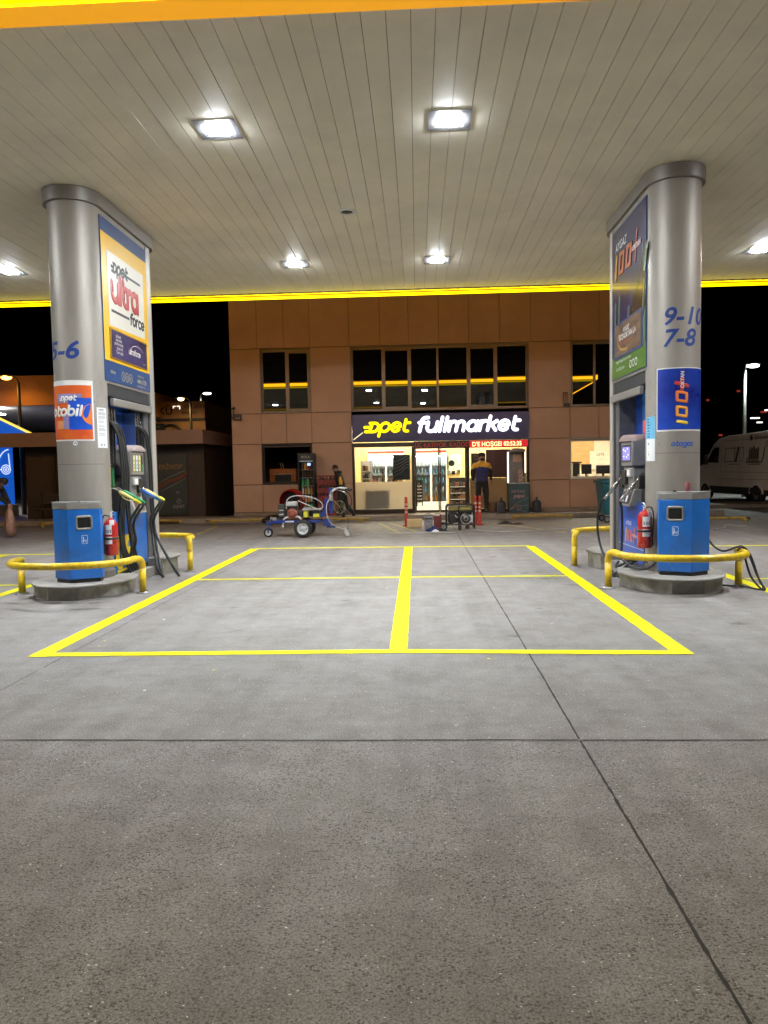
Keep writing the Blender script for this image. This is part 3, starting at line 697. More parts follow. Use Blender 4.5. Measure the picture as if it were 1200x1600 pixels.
        q = MB(); q.M = wrap(cx, y0, RP, R(-94)); q.rectg(.0, RP * R(35), 1.80, 2.07, 10, 0, .0035); q.build('notice_blue', M_sky, nt_, weld=False)
        q = MB(); q.M = wrap(cx, y0, RP, R(-94)); zz = 2.03
        while zz > 1.82: q.rectg(.04, .04 + .07 * rnd.uniform(.5, 1), zz, zz + .014, 6, 0, .005); zz -= .035
        q.build('notice_print', M_txtB, nt_, weld=False)
        q = MB(); q.M = wrap(cx, y0, RP, R(-94)); q.rectg(.06, .085, 1.73, 1.75, 2, 0, .005); q.rectg(.075, .085, 1.60, 1.625, 2, 0, .005); q.rectg(.06, .08, 1.645, 1.65, 2, 0, .005); q.build('notice_mark', M_txtK, nt_, weld=False)

    # --- island (two stone lobes joined by a low base)
    icx = cx + .03 * (1 if s > 0 else -2.5)
    isl = thing('pump_island', ['rounded stone and steel pump island under the 5-6 pillar', 'rounded stone and steel pump island under the 9-10 pillar'][s < 0], 'pump island', (icx, 9.9, 0), group='raised islands under the pumps')
    def lobe(y, out, n=14, hw=.62, ext=.72):
        p = []
        for i in range(n + 1):
            a = R(180 + 180 * i / n) if out < 0 else R(180 * i / n)
            p.append((icx + hw * math.cos(a), y + ext * math.sin(a)))
        back = y + .38 * (-out)
        p += [(p[-1][0] - (.10 if p[-1][0] > icx else -.10), back), (p[0][0] + (.10 if p[0][0] < icx else -.10), back)]
        return p
    m_ = MB(); m_.prism(lobe(9.16, -1, 5, .60, .70), 0, .148); m_.build('front_lobe_edge', M_concS, isl, bevel=.006)
    m_ = MB(); m_.prism(lobe(9.16, -1, 16, .625, .735), .15, .178); m_.build('front_lobe_top', M_conc, isl, bevel=.008)
    m_ = MB(); m_.prism(lobe(10.95, 1, 5, .58, .5), 0, .215); m_.build('rear_lobe_edge', M_concS, isl, bevel=.006)
    m_ = MB(); m_.prism(lobe(10.95, 1, 12, .60, .52), .217, .248); m_.build('rear_lobe_top', M_conc, isl, bevel=.008)
    m_ = MB(); m_.box(icx - .36, icx + .36, 9.0, 11.0, 0, .140); m_.build('middle_base', M_conc, isl, bevel=.01)

    # --- guard rails
    def rail(y, out, zt, lab):
        t_ = thing('guard_rail', lab, 'guard rail', (icx, y, 0), group='bent yellow guard rails round the pump islands')
        xa, xb = icx - .775, icx + .775; pts = [(xa, y, .30), (xa, y, zt - .08), (xa + .012, y + out * .03, zt - .02), (xa + .05, y + out * .10, zt)]
        for i in range(1, 12):
            a = PI * i / 12; pts.append((icx - .74 * math.cos(a), y + out * (.10 + .66 * math.sin(a) ** .8), zt))
        pts += [(xb - .05, y + out * .10, zt), (xb - .012, y + out * .03, zt - .02), (xb, y, zt - .08), (xb, y, .30)]
        b = MB(); b.tube(smooth(pts, 4), .042, 14); b.build('bar', M_yel, t_)
        for x_ in (xa, xb):
            b = MB(); b.cyl((x_, y, .012), .042, .30, 16); b.build('post', M_yel, t_)
            b = MB(); b.cyl((x_, y, 0), .085, .012, 20)
            for k in range(4): b.cyl((x_ + .06 * math.cos(R(45 + 90 * k)), y + .06 * math.sin(R(45 + 90 * k)), .012), .009, .016, 6)
            b.build('foot_plate', M_stl, t_)
    rail(9.0, -1, .44, f'yellow bent pipe guard in front of the {"left" if s > 0 else "right"} pump island and blue bin')
    rail(10.93, 1, .49, f'yellow bent pipe guard behind the {"left" if s > 0 else "right"} pump island, toward the shop')

    # --- blue litter bin
    bcx = cx + (.075 if s > 0 else -.01); yb0 = 8.655
    t_ = thing('litter_bin', ['blue pentagonal litter bin in front of the left pillar', 'blue pentagonal litter bin in front of the right pillar with pink cup on it'][s < 0], 'litter bin', (bcx, 8.85, .178), group='blue litter bins at the pillars')
    P5 = lambda e: [(bcx - s * .03, yb0 - e), (bcx + .295 + e, yb0 + .17), (bcx + .285 + e, yb0 + .27), (bcx - .285 - e, yb0 + .27), (bcx - .295 - e, yb0 + .17)]
    b = MB(); b.prism(P5(-.02), .180, .225); b.build('plinth', M_blk, t_)
    b = MB(); b.prism(P5(0), .225, 1.075); b.build('body', M_blu, t_, bevel=.006)
    b = MB(); b.prism(P5(.006), 1.077, 1.150); b.build('top_band', mat('bin_steel', (.42, .41, .39), .42, .6, namt=.12), t_, bevel=.004)
    b = MB(); b.prism(P5(.010), 1.152, 1.163); b.build('lid', mat('bin_lid_steel', (.36, .35, .34), .45, .6, namt=.2), t_, bevel=.003)
    # hatch, emblem and slot lie on the facet turned to the lane (towards the bay)
    A = Vector((bcx - s * .03, yb0, 0)); B = Vector((bcx + s * .295, yb0 + .17, 0)); n_ = (B - A).cross(Vector((0, 0, 1)))
    if n_.y > 0: n_ = -n_
    n_.normalize(); mid = (A + B) / 2; FR = frame((mid.x, mid.y, 0), n_)
    wface = (B - A).length
    b = MB(); b.M = FR
    def ring(mb, x0, x1, y0_, y1_, r, th, d):
        pts = []
        for (cx_, cy_, a0_) in ((x1 - r, y1_ - r, 0), (x0 + r, y1_ - r, 90), (x0 + r, y0_ + r, 180), (x1 - r, y0_ + r, 270)): pts += arc(cx_, cy_, r, r, a0_, a0_ + 90, 4)
        mb.stroke(pts, th, 0, True, d)
    ring(b, -.085, .085, .835, .985, .025, .013, .008); b.build('opening_frame', M_stl, t_)
    b = MB(); b.M = FR; b.poly([(-.08, .84), (.08, .84), (.08, .98), (-.08, .98)], 0, .002); b.build('opening', mat('bin_mouth_black', (.004, .004, .004), .9), t_, weld=False)
    b = MB(); b.M = FR; ring(b, -.032, .032, .655, .755, .006, .0022, .001)
    b.poly([(-.02 + .0, .725), (-.008, .725), (-.008, .737), (-.02, .737)], 0, .0015); b.stroke([(-.012, .72), (-.016, .70), (-.004, .69)], .005, 0, False, .001); b.stroke([(-.016, .70), (-.018, .672)], .005, 0, False, .001)
    b.stroke([(.004, .70), (.022, .70), (.018, .672), (.008, .672)], .0025, 0, True, .001); b.build('pictogram', M_txtW, t_, weld=False)
    sc2 = MB(); sc2.M = FR; r2 = random.Random(17 if s > 0 else 23)
    for k in range(16):
        u_, v_ = r2.uniform(-.13, .13), r2.uniform(.26, 1.05); l_ = r2.uniform(.01, .06)
        if .64 < v_ < 1.0 and abs(u_) < .1: continue
        sc2.stroke([(u_, v_), (u_ + r2.uniform(-.01, .01), v_ - l_)], r2.uniform(.0006, .0016), 0, False, .0008, 6)
    sc2.build('scratches', mat('pale_scratch', (.16, .30, .52), .6), t_, weld=False)
    b = MB(); b.M = FR; b.stroke([(-.03, 1.115), (.03, 1.115)], .012, 0, False, .003); b.build('ash_slot', M_blk, t_)
    if s < 0:
        cpx, cpy = bcx + .045, 8.84
        c_ = thing('paper_cup', 'small pink paper cup standing on the right blue bin', 'cup', (cpx, cpy, 1.163))
        q = MB(); q.lathe([(0, .002), (.026, 0), (.034, .105), (.036, .108), (.031, .105), (.024, .01)], (cpx, cpy, 1.164), 18); q.M = None
        q.build('cup_wall', mat('pink_paper', (.75, .26, .25), .6), c_)
        k_ = MB(); k_.ell((bcx - .12, 8.80, 1.172), .028, .02, .012); tag(k_.build('crumpled_wrapper', M_blk), 'tiny black crumpled wrapper lying on the right blue bin', 'wrapper')
    else:
        k_ = MB(); k_.ell((bcx + .05, 8.82, 1.170), .02, .015, .010); tag(k_.build('crumpled_wrapper', M_gry), 'tiny grey crumpled wrapper lying on the left blue bin', 'wrapper')

    # --- fire extinguisher on the pillar side
    ex, ey = X(.395), 9.07; e0 = .475
    t_ = thing('fire_extinguisher', ['red fire extinguisher hanging on the 5-6 pillar beside the left blue bin', 'red fire extinguisher hanging on the 9-10 pillar beside the right blue bin'][s < 0], 'fire extinguisher', (ex, ey, e0), group='fire extinguishers on the pillars')
    q = MB(); q.lathe([(0, 0), (.075, .0), (.085, .015), (.085, .36), (.078, .40), (.055, .435), (.028, .45), (.026, .47), (0, .47)], (ex, ey, e0), 24); q.build('cylinder', M_red, t_)
    q = MB(); q.M = wrap(ex, ey, .085, R(0)); q.rectg(-.05, .045, .62, .71, 8, 0, .001); q.rectg(-.05, .045, .74, .86, 8, 0, .001); q.rectg(.02, .075, .86, .92, 8, 0, .001); q.build('label', M_pap, t_, weld=False)
    q = MB(); q.M = wrap(ex, ey, .085, R(0))
    for k in range(9): q.rectg(-.042, -.042 + .08 * rnd.uniform(.5, 1), .628 + .009 * k, .631 + .009 * k, 6, 0, .002)
    for k in range(3): q.rectg(-.04 + .03 * k, -.02 + .03 * k, .76, .80, 2, 0, .002)
    q.build('label_print', M_ink, t_, weld=False)
    q = MB(); q.cyl((ex, ey, e0 + .465), .02, .035, 14); q.box(ex - .012, ex + .012, ey - .02, ey + .10, e0 + .50, e0 + .512)
    q.tube(smooth([(ex, ey - .02, e0 + .505), (ex, ey + .06, e0 + .545), (ex, ey + .11, e0 + .54)], 4), .007, 8); q.build('valve_and_lever', M_stl, t_)
    q = MB(); q.tube(smooth([(ex + .01 * s, ey, e0 + .48), (ex - .06 * s, ey - .05, e0 + .50), (ex - .10 * s, ey - .02, e0 + .38), (ex - .095 * s, ey + .0, e0 + .20), (ex - .09 * s, ey, e0 + .12)], 5), .009, 8, ); q.cyl((ex - .09 * s, ey, e0 + .02), .014, .10, 10); q.build('hose', M_rub, t_)
    q = MB(); q.lathe([(.087, .2), (.090, .2), (.090, .225), (.087, .225)], (ex, ey, e0), 24); q.box(min(ex, X(.31)) , max(ex, X(.31)) , ey + .045, ey + .075, e0 + .2, e0 + .225); q.build('bracket', M_blk, t_)
    return t, isl

# ================================================================ dispensers
def hose(mb, pts, r=.0175, mi=0): mb.tube(smooth(pts, 7), r, 9, mi)
def nozzle(t, p, d, up_, col, collar, sleek=False):
    """p grip centre, d direction of the spout"""
    d = Vector(d).normalized(); u = Vector(up_).normalized(); P = Vector(p)
    q = MB(); q.tube([P - d * .16, P - d * .08, P, P + d * .06], [.017, .022, .026, .020], 12); q.tube([P - d * .10 + u * -.045, P - d * .02 + u * -.06, P + d * .05 + u * -.03], .006, 8)
    n = q.build('nozzle', col, t)
    q = MB(); q.tube(smooth([P + d * .05, P + d * .13, P + d * .19 - u * .03], 4), .011, 10); q.build('spout', M_chr, n)
    q = MB(); q.tube([P - d * .25, P - d * .16], [.019, .022], 12); q.build('collar', collar, n)
    return P - d * .25
def dispenser(cx, s):
    X = lambda d: cx + s * d
    def bx(mb, a, b, c, d, e, f, mi=0):
        xa, xb = sorted((X(a), X(b))); return mb.box(xa, xb, c, d, e, f, mi)
    lab = ['blue and black petrol dispenser with four coloured nozzles, built into the 5-6 pillar', 'blue autogas dispenser with two black hoses, built into the 9-10 pillar'][s < 0]
    t = thing('fuel_dispenser', lab, 'fuel dispenser', (cx + s * .2, 10.08, .14), group='fuel dispensers in the pillars')
    # lining of the recess
    q = MB(); bx(q, -.015, .0, 9.34, 10.825, .145, 2.65); bx(q, .0, .295, 9.337, 9.347, .145, 2.65); bx(q, .0, .295, 10.818, 10.828, .145, 2.65); bx(q, 0, .30, 9.35, 10.815, 2.50, 2.655); q.build('recess_lining', M_drk, t)
    q = MB(); bx(q, .0, .06, 9.36, 10.62, 1.02, 2.495); q.build('back_panel', M_bluD if s < 0 else mat('back_panel_blue', (.012, .12, .48), .3, nscale=1.2, col2=(.01, .05, .30), coat=.4), t, bevel=.004)
    q = MB(); bx(q, .02, .285, 10.63, 10.815, .16, 2.49); q.build('side_post', mat('dispenser_grey_post', (.12, .125, .14), .4, .3), t, bevel=.006)
    q = MB(); bx(q, .30, .36, 9.42, 10.80, 2.375, 2.475); q.build('light_bar', mat('light_bar_metal', (.36, .34, .32), .42, .5), t, bevel=.01)
    q = MB(); bx(q, .0, .30, 9.42, 10.56, .20, .995); cab = q.build('cabinet', M_blu if s > 0 else mat('cabinet_cobalt', (.015, .09, .52), .3, coat=.4), t, bevel=.012)
    q = MB(); bx(q, .0, .29, 9.36, 10.62, .142, .198); bx(q, .0, .28, 9.352, 9.415, .2, .99); q.build('plinth', M_blk, t)
    Fq = frame((X(.303), 0, 0), (s, 0, 0))
    if s > 0:
        q = MB(); q.M = Fq
        # large yellow O and E at the cabinet's lower left
        q.stroke(arc(9.555, .44, .085, .18, 0, 360, 22)[:-1], .06, 0, True, .002); q.stroke([(9.77, .60), (9.77, .30)], .07, 0, False, .002)
        for zz in (.62, .45, .28): q.stroke([(9.76, zz), (9.96, zz)], .045, 0, False, .0015)
        q.stroke([(9.47, .20), (9.9, .225)], .02, 0, False, .001)
        q.build('yellow_lettering', mat('print_sun_yellow', (.85, .62, .01), .4), cab, weld=False)
    else:
        q = MB(); q.M = Fq; q.stroke([(-10.22, .46), (-10.2, .62)], .022, 0, False, .002)
        for u in (-10.11, -9.97): q.stroke([(u - .03, .47), (u + .03, .47), (u + .04, .60), (u - .02, .60)], .02, 1, True, .002)
        q.stroke([(-9.84, .46), (-9.80, .64)], .02, 1, False, .002); q.stroke([(-9.90, .55), (-9.74, .55)], .02, 1, False, .0015)
        q.text('AYGAZ', .075, -10.2, .68, .001, mi=2, bold=.01, shear=.2); q.text('OKTAN', .05, -9.85, .53, .004, mi=2, bold=.01)
        q.poly([(-10.56, .395), (-9.42, .395), (-9.42, .402), (-10.56, .402)], 2, .001)
        q.build('graphic', [mat('print_gold2', (.7, .42, .08), .4), mat('print_coral', (.75, .20, .10), .4), M_txtW], cab, weld=False)
    # middle black body with nozzle holders
    q = MB(); bx(q, .05, .24, 9.40, 10.58, 1.0, 1.38); q.build('holder_body', M_blk, t, bevel=.012)
    # display column
    hy0, hy1 = (9.90, 10.37) if s > 0 else (9.72, 10.24)
    mh = mat('display_housing', (.26, .235, .225), .42, namt=.12) if s > 0 else mat('display_housing_grey', (.20, .20, .21), .42)
    q = MB()
    bx(q, .06, .36, hy0, hy1, 1.47, 1.80); hd = q.build('display_head', mh, t, bevel=.015)
    q = MB(); n = 14
    vs = []; fs = []
    for i in range(n + 1):
        a = PI * i / n; yy = (hy0 + hy1) / 2 - (hy1 - hy0) / 2 * math.cos(a); zz = 1.802 + .095 * math.sin(a)
        vs += [(X(.06), yy, zz), (X(.385), yy, zz - .012 * (math.sin(a))), (X(.385), yy, 1.80), (X(.06), yy, 1.80)]
    for i in range(n):
        k = i * 4; fs += [(k, k + 4, k + 5, k + 1), (k + 1, k + 5, k + 6, k + 2), (k, k + 3, k + 7, k + 4)]
    q.add(vs, fs, 0, True); q.build('display_hood', mat('hood_pinkish_grey', (.34, .27, .26), .4) if s > 0 else mat('hood_grey_red', (.30, .22, .21), .4), hd)
    FH = frame((X(.362), 0, 0), (s, 0, 0)); U0, U1 = (hy0, hy1) if s > 0 else (-hy1, -hy0)
    q = MB(); q.M = FH; q.poly([(U0 + .05, 1.52), (U1 - .05, 1.52), (U1 - .05, 1.75), (U0 + .05, 1.75)], 0, .001)
    if s > 0:
        q.build('display_window', M_blk, hd, weld=False)
        q = MB(); q.M = FH
        for k, mi in ((0, 0), (1, 1), (2, 0)): q.poly([(U0 + .06 + .10 * k, 1.525), (U0 + .135 + .10 * k, 1.525), (U0 + .135 + .10 * k, 1.745), (U0 + .06 + .10 * k, 1.745)], mi, .003)
        q.poly([(U1 - .09, 1.53), (U1 - .06, 1.53), (U1 - .06, 1.62), (U1 - .09, 1.62)], 2, .003)
        ds = q.build('fuel_name_strips', [mat('strip_yellow', (.85, .80, .30), .4), mat('strip_bluewhite', (.70, .75, .88), .4), mat('strip_green', (.05, .30, .12), .4)], hd, weld=False)
        q = MB(); q.M = FH
        for k in range(3):
            for zz in (1.56, 1.60, 1.66): q.rectg(U0 + .085 + .1 * k, U0 + .11 + .1 * k, zz, zz + .02, 1, 0, .0045)
        q.build('strip_print', M_txtB, ds, weld=False)
    else:
        q.build('display_window', M_blk, hd, weld=False)
        q = MB(); q.M = FH; q.poly([(U0 + .085, 1.55), (U1 - .085, 1.55), (U1 - .085, 1.725), (U0 + .085, 1.725)], 0, .003); q.build('screen', emis('violet_screen', (.22, .20, .75), .8), hd, weld=False)
        q = MB(); q.M = FH
        for u, v in ((.12, 1.68), (.20, 1.66), (.3, 1.69), (.13, 1.59), (.26, 1.58), (.33, 1.61)): q.rectg(U0 + u, U0 + u + .05, v, v + .022, 1, 0, .0045)
        q.build('screen_text', emis('screen_text_white', (.8, .85, 1.0), .9), hd, weld=False)
    # keypad / reader block
    q = MB(); bx(q, .06, .33, hy0 + .03, hy1 - .03, 1.17, 1.465); kb = q.build('keypad_block', M_gry, t, bevel=.01)
    q = MB(); bx(q, .33, .365, hy0 + .06, hy0 + .24, 1.33, 1.445); q.build('card_reader', M_grL, kb, bevel=.006)
    q = MB(); bx(q, .33, .37, hy1 - .24, hy1 - .08, 1.22, 1.42); q.build('handset', M_blk, kb, bevel=.012)
    q = MB(); bx(q, .365, .370, hy0 + .10, hy0 + .20, 1.35, 1.42); q.build('sticker', M_pap, kb)
    q = MB(); FS = frame((X(.331), 0, 0), (s, 0, 0)); q.M = FS
    for k in range(5): q.rectg(U0 + .09 + .035 * k, U0 + .10 + .035 * k, 1.20, 1.30 - .01 * k, 1, 0, .001)
    q.build('scratches', M_grL, kb, weld=False)
    # price/receipt box leaning out below
    q = MB()
    y0_, y1_ = hy0 + .0, hy1 - .04
    q.add([(X(.05), y0_, .96), (X(.40), y0_, .94), (X(.33), y0_, 1.165), (X(.05), y0_, 1.165), (X(.05), y1_, .96), (X(.40), y1_, .94), (X(.33), y1_, 1.165), (X(.05), y1_, 1.165)],
          [(0, 1, 2, 3), (4, 7, 6, 5), (0, 4, 5, 1), (1, 5, 6, 2), (2, 6, 7, 3), (3, 7, 4, 0)])
    rb = q.build('receipt_box', M_grL if s > 0 else M_gry, t, bevel=.01)
    sl = Vector((s * .225, 0, .07)).normalized(); o_ = Vector((X(.368), 0, 1.05)); vv = Vector((-s * .07, 0, .225)).normalized(); uu = vv.cross(sl)
    MM = Matrix(((uu.x, vv.x, sl.x, o_.x), (uu.y, vv.y, sl.y, 0), (uu.z, vv.z, sl.z, o_.z), (0, 0, 0, 1)))
    V0, V1 = (y0_, y1_) if uu.y > 0 else (-y1_, -y0_)
    q = MB(); q.M = MM; q.poly([(V0 + .05, -.08), (V1 - .05, -.08), (V1 - .05, .08), (V0 + .05, .08)], 0, .003); q.build('receipt_face', mat('receipt_face_dark', (.16, .09, .075), .35) if s > 0 else M_blk, rb, weld=False)
    q = MB(); q.M = MM
    if s > 0: q.rectg(V0 + .2, V0 + .26, -.045, .045, 1, 0, .005)
    else:
        for k in range(2): q.rectg(V0 + .10 + .15 * k, V0 + .17 + .15 * k, -.055, .045, 1, 0, .005)
    q.build('receipt_sticker', M_pap, rb, weld=False)
    if s > 0:
        # chrome hose guides
        for ym in (9.60, 10.50):
            q = MB()
            for k in (-1, 0, 1): bx(q, .06, .25, ym + .085 * k - .012, ym + .085 * k + .012, 1.62, 2.36)
            bx(q, .06, .18, ym - .085, ym + .085, 1.62, 2.36)
            q.build('hose_guide', M_chr, t, bevel=.004)
            q = MB(); bx(q, .181, .186, ym - .05, ym + .05, 1.66, 2.34); q.build('guide_slot', M_blk, t)
        
        G = M_rub
        q = MB(); bx(q, .10, .25, 9.36, 9.60, 1.10, 1.62); q.build('nozzle_cradle', M_blk, t, bevel=.01)
        q = MB(); bx(q, .251, .262, 9.39, 9.455, 1.36, 1.58, 0); q.build('grade_plate', mat('plate_yellow', (.80, .66, .02), .4), t)
        q = MB(); bx(q, .251, .262, 9.50, 9.565, 1.33, 1.57, 0); q.build('grade_plate', mat('plate_green', (.03, .20, .07), .4), t)
        gy, gg, gb = mat('nozzle_yellow', (.80, .72, .25), .4), mat('nozzle_green', (.03, .33, .12), .4), mat('nozzle_blue', (.03, .14, .50), .4)
        cy, cg, cb = mat('collar_yellow', (.82, .76, .03), .45), mat('collar_green', (.02, .32, .10), .45), mat('collar_teal', (.02, .12, .20), .45)
        spec = [(9.40, gy, cy, 9.56, .46), (9.54, gg, cg, 9.64, .47), (10.16, gb, cb, 10.46, .52), (10.30, gy, cy, 10.54, .56)]
        for k, (yy, cc, c2, ym, out) in enumerate(spec):
            end = nozzle(t, (X(.43), yy + .02, 1.235), (-s * .78, -.30, .52), (0, 0, 1), cc, c2)
            q = MB(); gnd = .10 if k < 2 else (-.0)
            low = [.26, .30, .06, .03][k]; o2 = [.40, .38, .62, .74][k]; yl = [9.70, 9.80, 10.05, 10.35][k]
            x0_ = .16
            hose(q, [(X(.19), ym, 2.14), (X(.25), ym + .02, 2.17), (X(.32), ym + .10, 2.05), (X(.34), ym + .16, 1.75), (X(.34), ym + .18, 1.35), (X(.35), ym + .17, .95), (X(.40), ym + .14, .55), (X(o2), yl + .14, low + .03),
                     (X(o2 + .06), yl + .03, low), (X(o2 + .02), yl - .06, low + .12), (X(.50), yy + .07, .60), (X(.49), yy + .05, .85), tuple(end)])
            q.build('hose', G, t)
        for k in range(4):
            q = MB(); ym = 9.53 + .045 * k
            hose(q, [(X(.19), ym, 2.20 - .03 * k), (X(.26), ym + .02, 2.16), (X(.33), ym + .05, 1.95), (X(.35 + .01 * k), ym + .07, 1.6), (X(.35 + .012 * k), ym + .05, 1.30), (X(.33), ym + .02, 1.05), (X(.315), ym, .8 - .05 * k), (X(.34), ym + .03, .42), (X(.40), ym + .10 + .05 * k, .19), (X(.36), ym + .2, .22)], .016)
            q.build('hose', G, t)
    else:
        for k, (yy, ym) in enumerate(((9.50, 9.62), (10.28, 10.36))):
            end = nozzle(t, (X(.42), yy, 1.22), (-s * .55, -.32 if k == 0 else -.25, .80), (0, 0, 1), M_chr, M_stl)
            q = MB(); e = Vector(end)
            if k == 0:
                hose(q, [tuple(e), (X(.52), yy + .12, .90), (X(.50), yy + .18, .60), (X(.52), yy + .1, .30), (X(.48), yy - .2, .215), (X(.40), yy - .45, .22), (X(.30), yy - .52, .30), (X(.26), yy - .35, .34), (X(.38), yy + .0, .26), (X(.60), yy + .0, .12), (X(.66), yy + .25, .02), (X(.52), yy + .38, .015), (X(.30), yy + .42, .16)], .0165)
            else:
                hose(q, [tuple(e), (X(.56), yy + .20, 1.0), (X(.60), yy + .30, .70), (X(.58), yy + .24, .38), (X(.54), yy - .10, .10), (X(.52), yy - .45, .02), (X(.50), yy - .62, .06), (X(.42), yy - .78, .19), (X(.34), yy - .95, .20), (X(.28), yy - 1.10, .24), (X(.34), yy - .9, .30), (X(.44), yy - .7, .24), (X(.5), yy - .3, .12), (X(.40), yy - .05, .16)], .0165)
            q.build('hose', M_rub, t)
            q = MB(); q.box(min(X(.24), X(.36)), max(X(.24), X(.36)), yy - .09, yy + .03, 1.18, 1.36); q.build('nozzle_cradle', M_blk, t, bevel=.012)
        for ya_ in (9.37, 10.02):
            q = MB(); bx(q, .06, .075, ya_, ya_ + .22, 1.4, 2.49); q.build('blue_strip', mat('strip_bright_blue', (.03, .20, .62), .3, coat=.4), t)
            q = MB(); bx(q, .076, .080, ya_ + .03, ya_ + .18, 1.85, 2.08); q.build('red_sticker', mat('sticker_red', (.75, .10, .12), .4), t)
        q = MB(); bx(q, .06, .26, 9.36, 9.44, 1.0, 1.75); q.build('narrow_side_case', M_gry, t, bevel=.01)
    return t
station(-4.26, 1); station(3.15, -1)
dispenser(-4.26, 1); dispenser(3.15, -1)
# air hose hanging over the right front guard rail
q = MB(); hose(q, [(3.50, 9.30, .9), (3.53, 9.25, .70), (3.56, 9.1, .52), (3.62, 8.9, .445), (3.74, 8.80, .50), (3.82, 8.82, .50), (3.90, 8.80, .40), (3.96, 8.70, .12), (3.99, 8.62, .03), (3.96, 8.66, .03), (3.90, 8.78, .15), (3.86, 8.84, .35), (3.80, 8.78, .505), (3.72, 8.74, .47)], .012)
hose(q, [(3.88, 8.80, .42), (3.93, 8.72, .2), (3.97, 8.64, .03), (3.86, 8.9, .016), (3.6, 9.1, .015), (3.5, 9.5, .02)], .010)
tag(q.build('air_hose', M_rub), 'thin black hose looped over the right end of the right front guard rail', 'hose')
# ================================================================ shop building
YW = 22.0
M_pan = mat('facade_panel', (.48, .285, .185), .5, nscale=.9, col2=(.39, .225, .14), bump=.04, bscale=25)
M_frm = mat('window_frame_bronze', (.20, .155, .12), .4, .4, namt=.15)
M_frD = mat('dark_bronze_frame', (.05, .032, .022), .4, .4, namt=.2)
M_dgl = mat('dark_window_glass', (.006, .006, .006), .008, 0, .5, ior=1.72, namt=.02, rv=.002)
G_clr = glass('clear_shop_glass', (.96, .98, .97), 1.45)
shop = thing('shop_building', 'two storey shop building clad in orange-lit tan panels behind the pumps', 'building', (1, YW, 0))
RW = 7.3
rowA = [-5.55, -4.72, -3.92, -3.14, -1.97, -1.05, -.205, .69, 1.57, 2.47, 3.38, 4.54, 5.36, 6.3, RW]
rects = [(rowA[i], rowA[i + 1], 5.135, 7.7) for i in range(len(rowA) - 1)]
rects += [(-5.55, -4.65, 3.205, 5.13), (-3.13, -1.935, 3.205, 5.13), (3.31, 4.54, 3.205, 5.13), (6.55, RW, 3.205, 5.13)]
rects += [(-5.55, -4.65, 2.30, 3.20), (-4.65, -3.89, 2.30, 3.20), (-3.89, -3.13, 2.30, 3.20), (-3.13, -1.935, 2.30, 3.20), (3.31, 4.51, 2.30, 3.20), (4.51, 5.35, 2.30, 3.20), (5.35, 6.3, 2.30, 3.20), (6.3, RW, 2.30, 3.20)]
rects += [(-5.55, -4.66, 1.08, 2.295), (-3.14, -1.935, 1.08, 2.295), (3.31, 4.50, 1.08, 2.295), (6.3, RW, 1.08, 2.295)]
rects += [(-5.55, -4.66, .25, 1.075), (-4.66, -3.82, .25, 1.075), (-3.82, -3.14, .25, 1.075), (-3.14, -1.935, .25, 1.075), (3.31, 4.50, .25, 1.075), (4.50, 5.32, .25, 1.075), (5.32, 6.3, .25, 1.075), (6.3, RW, .25, 1.075)]
q = MB(); b_ = MB()
pr = random.Random(2)
for (a, b, c, d) in rects:
    e = pr.uniform(-.002, .002); q.box(a + .006, b - .006, YW + e, YW + .03, c + .006, d - .006); b_.box(a, b, YW + .032, YW + .25, c, d)
b_.box(-5.55, RW, YW + .033, YW + .25, 3.2005, 3.2045)
q.build('cladding', M_pan, shop, bevel=.003, segs=1); b_.build('wall', mat('joint_backing_wall', (.12, .06, .03), .8), shop, weld=False)  # dark backing wall seen through the gaps between panels
q = MB(); q.box(-5.55, -1.935, YW - .03, YW + .2, .151, .246); q.box(3.31, RW, YW - .03, YW + .2, .151, .246); q.build('base_course', mat('base_stone', (.26, .19, .14), .6, nscale=4, namt=.3), shop, bevel=.004)
q = MB(); q.box(-5.56, -5.52, YW + .26, 30, 0, 7.7); q.box(RW - .04, RW, YW + .26, 30, 0, 7.7); q.box(-5.56, RW, 30, 30.1, 0, 7.7); q.box(-5.56, RW, YW, 30.1, 7.705, 7.8)
q.build('side_wall', M_pan, shop)
q = MB(); q.box(-5.5, RW - .05, YW + .26, 29.9, 2.95, 3.05); q.build('floor_slab', M_drk, shop)
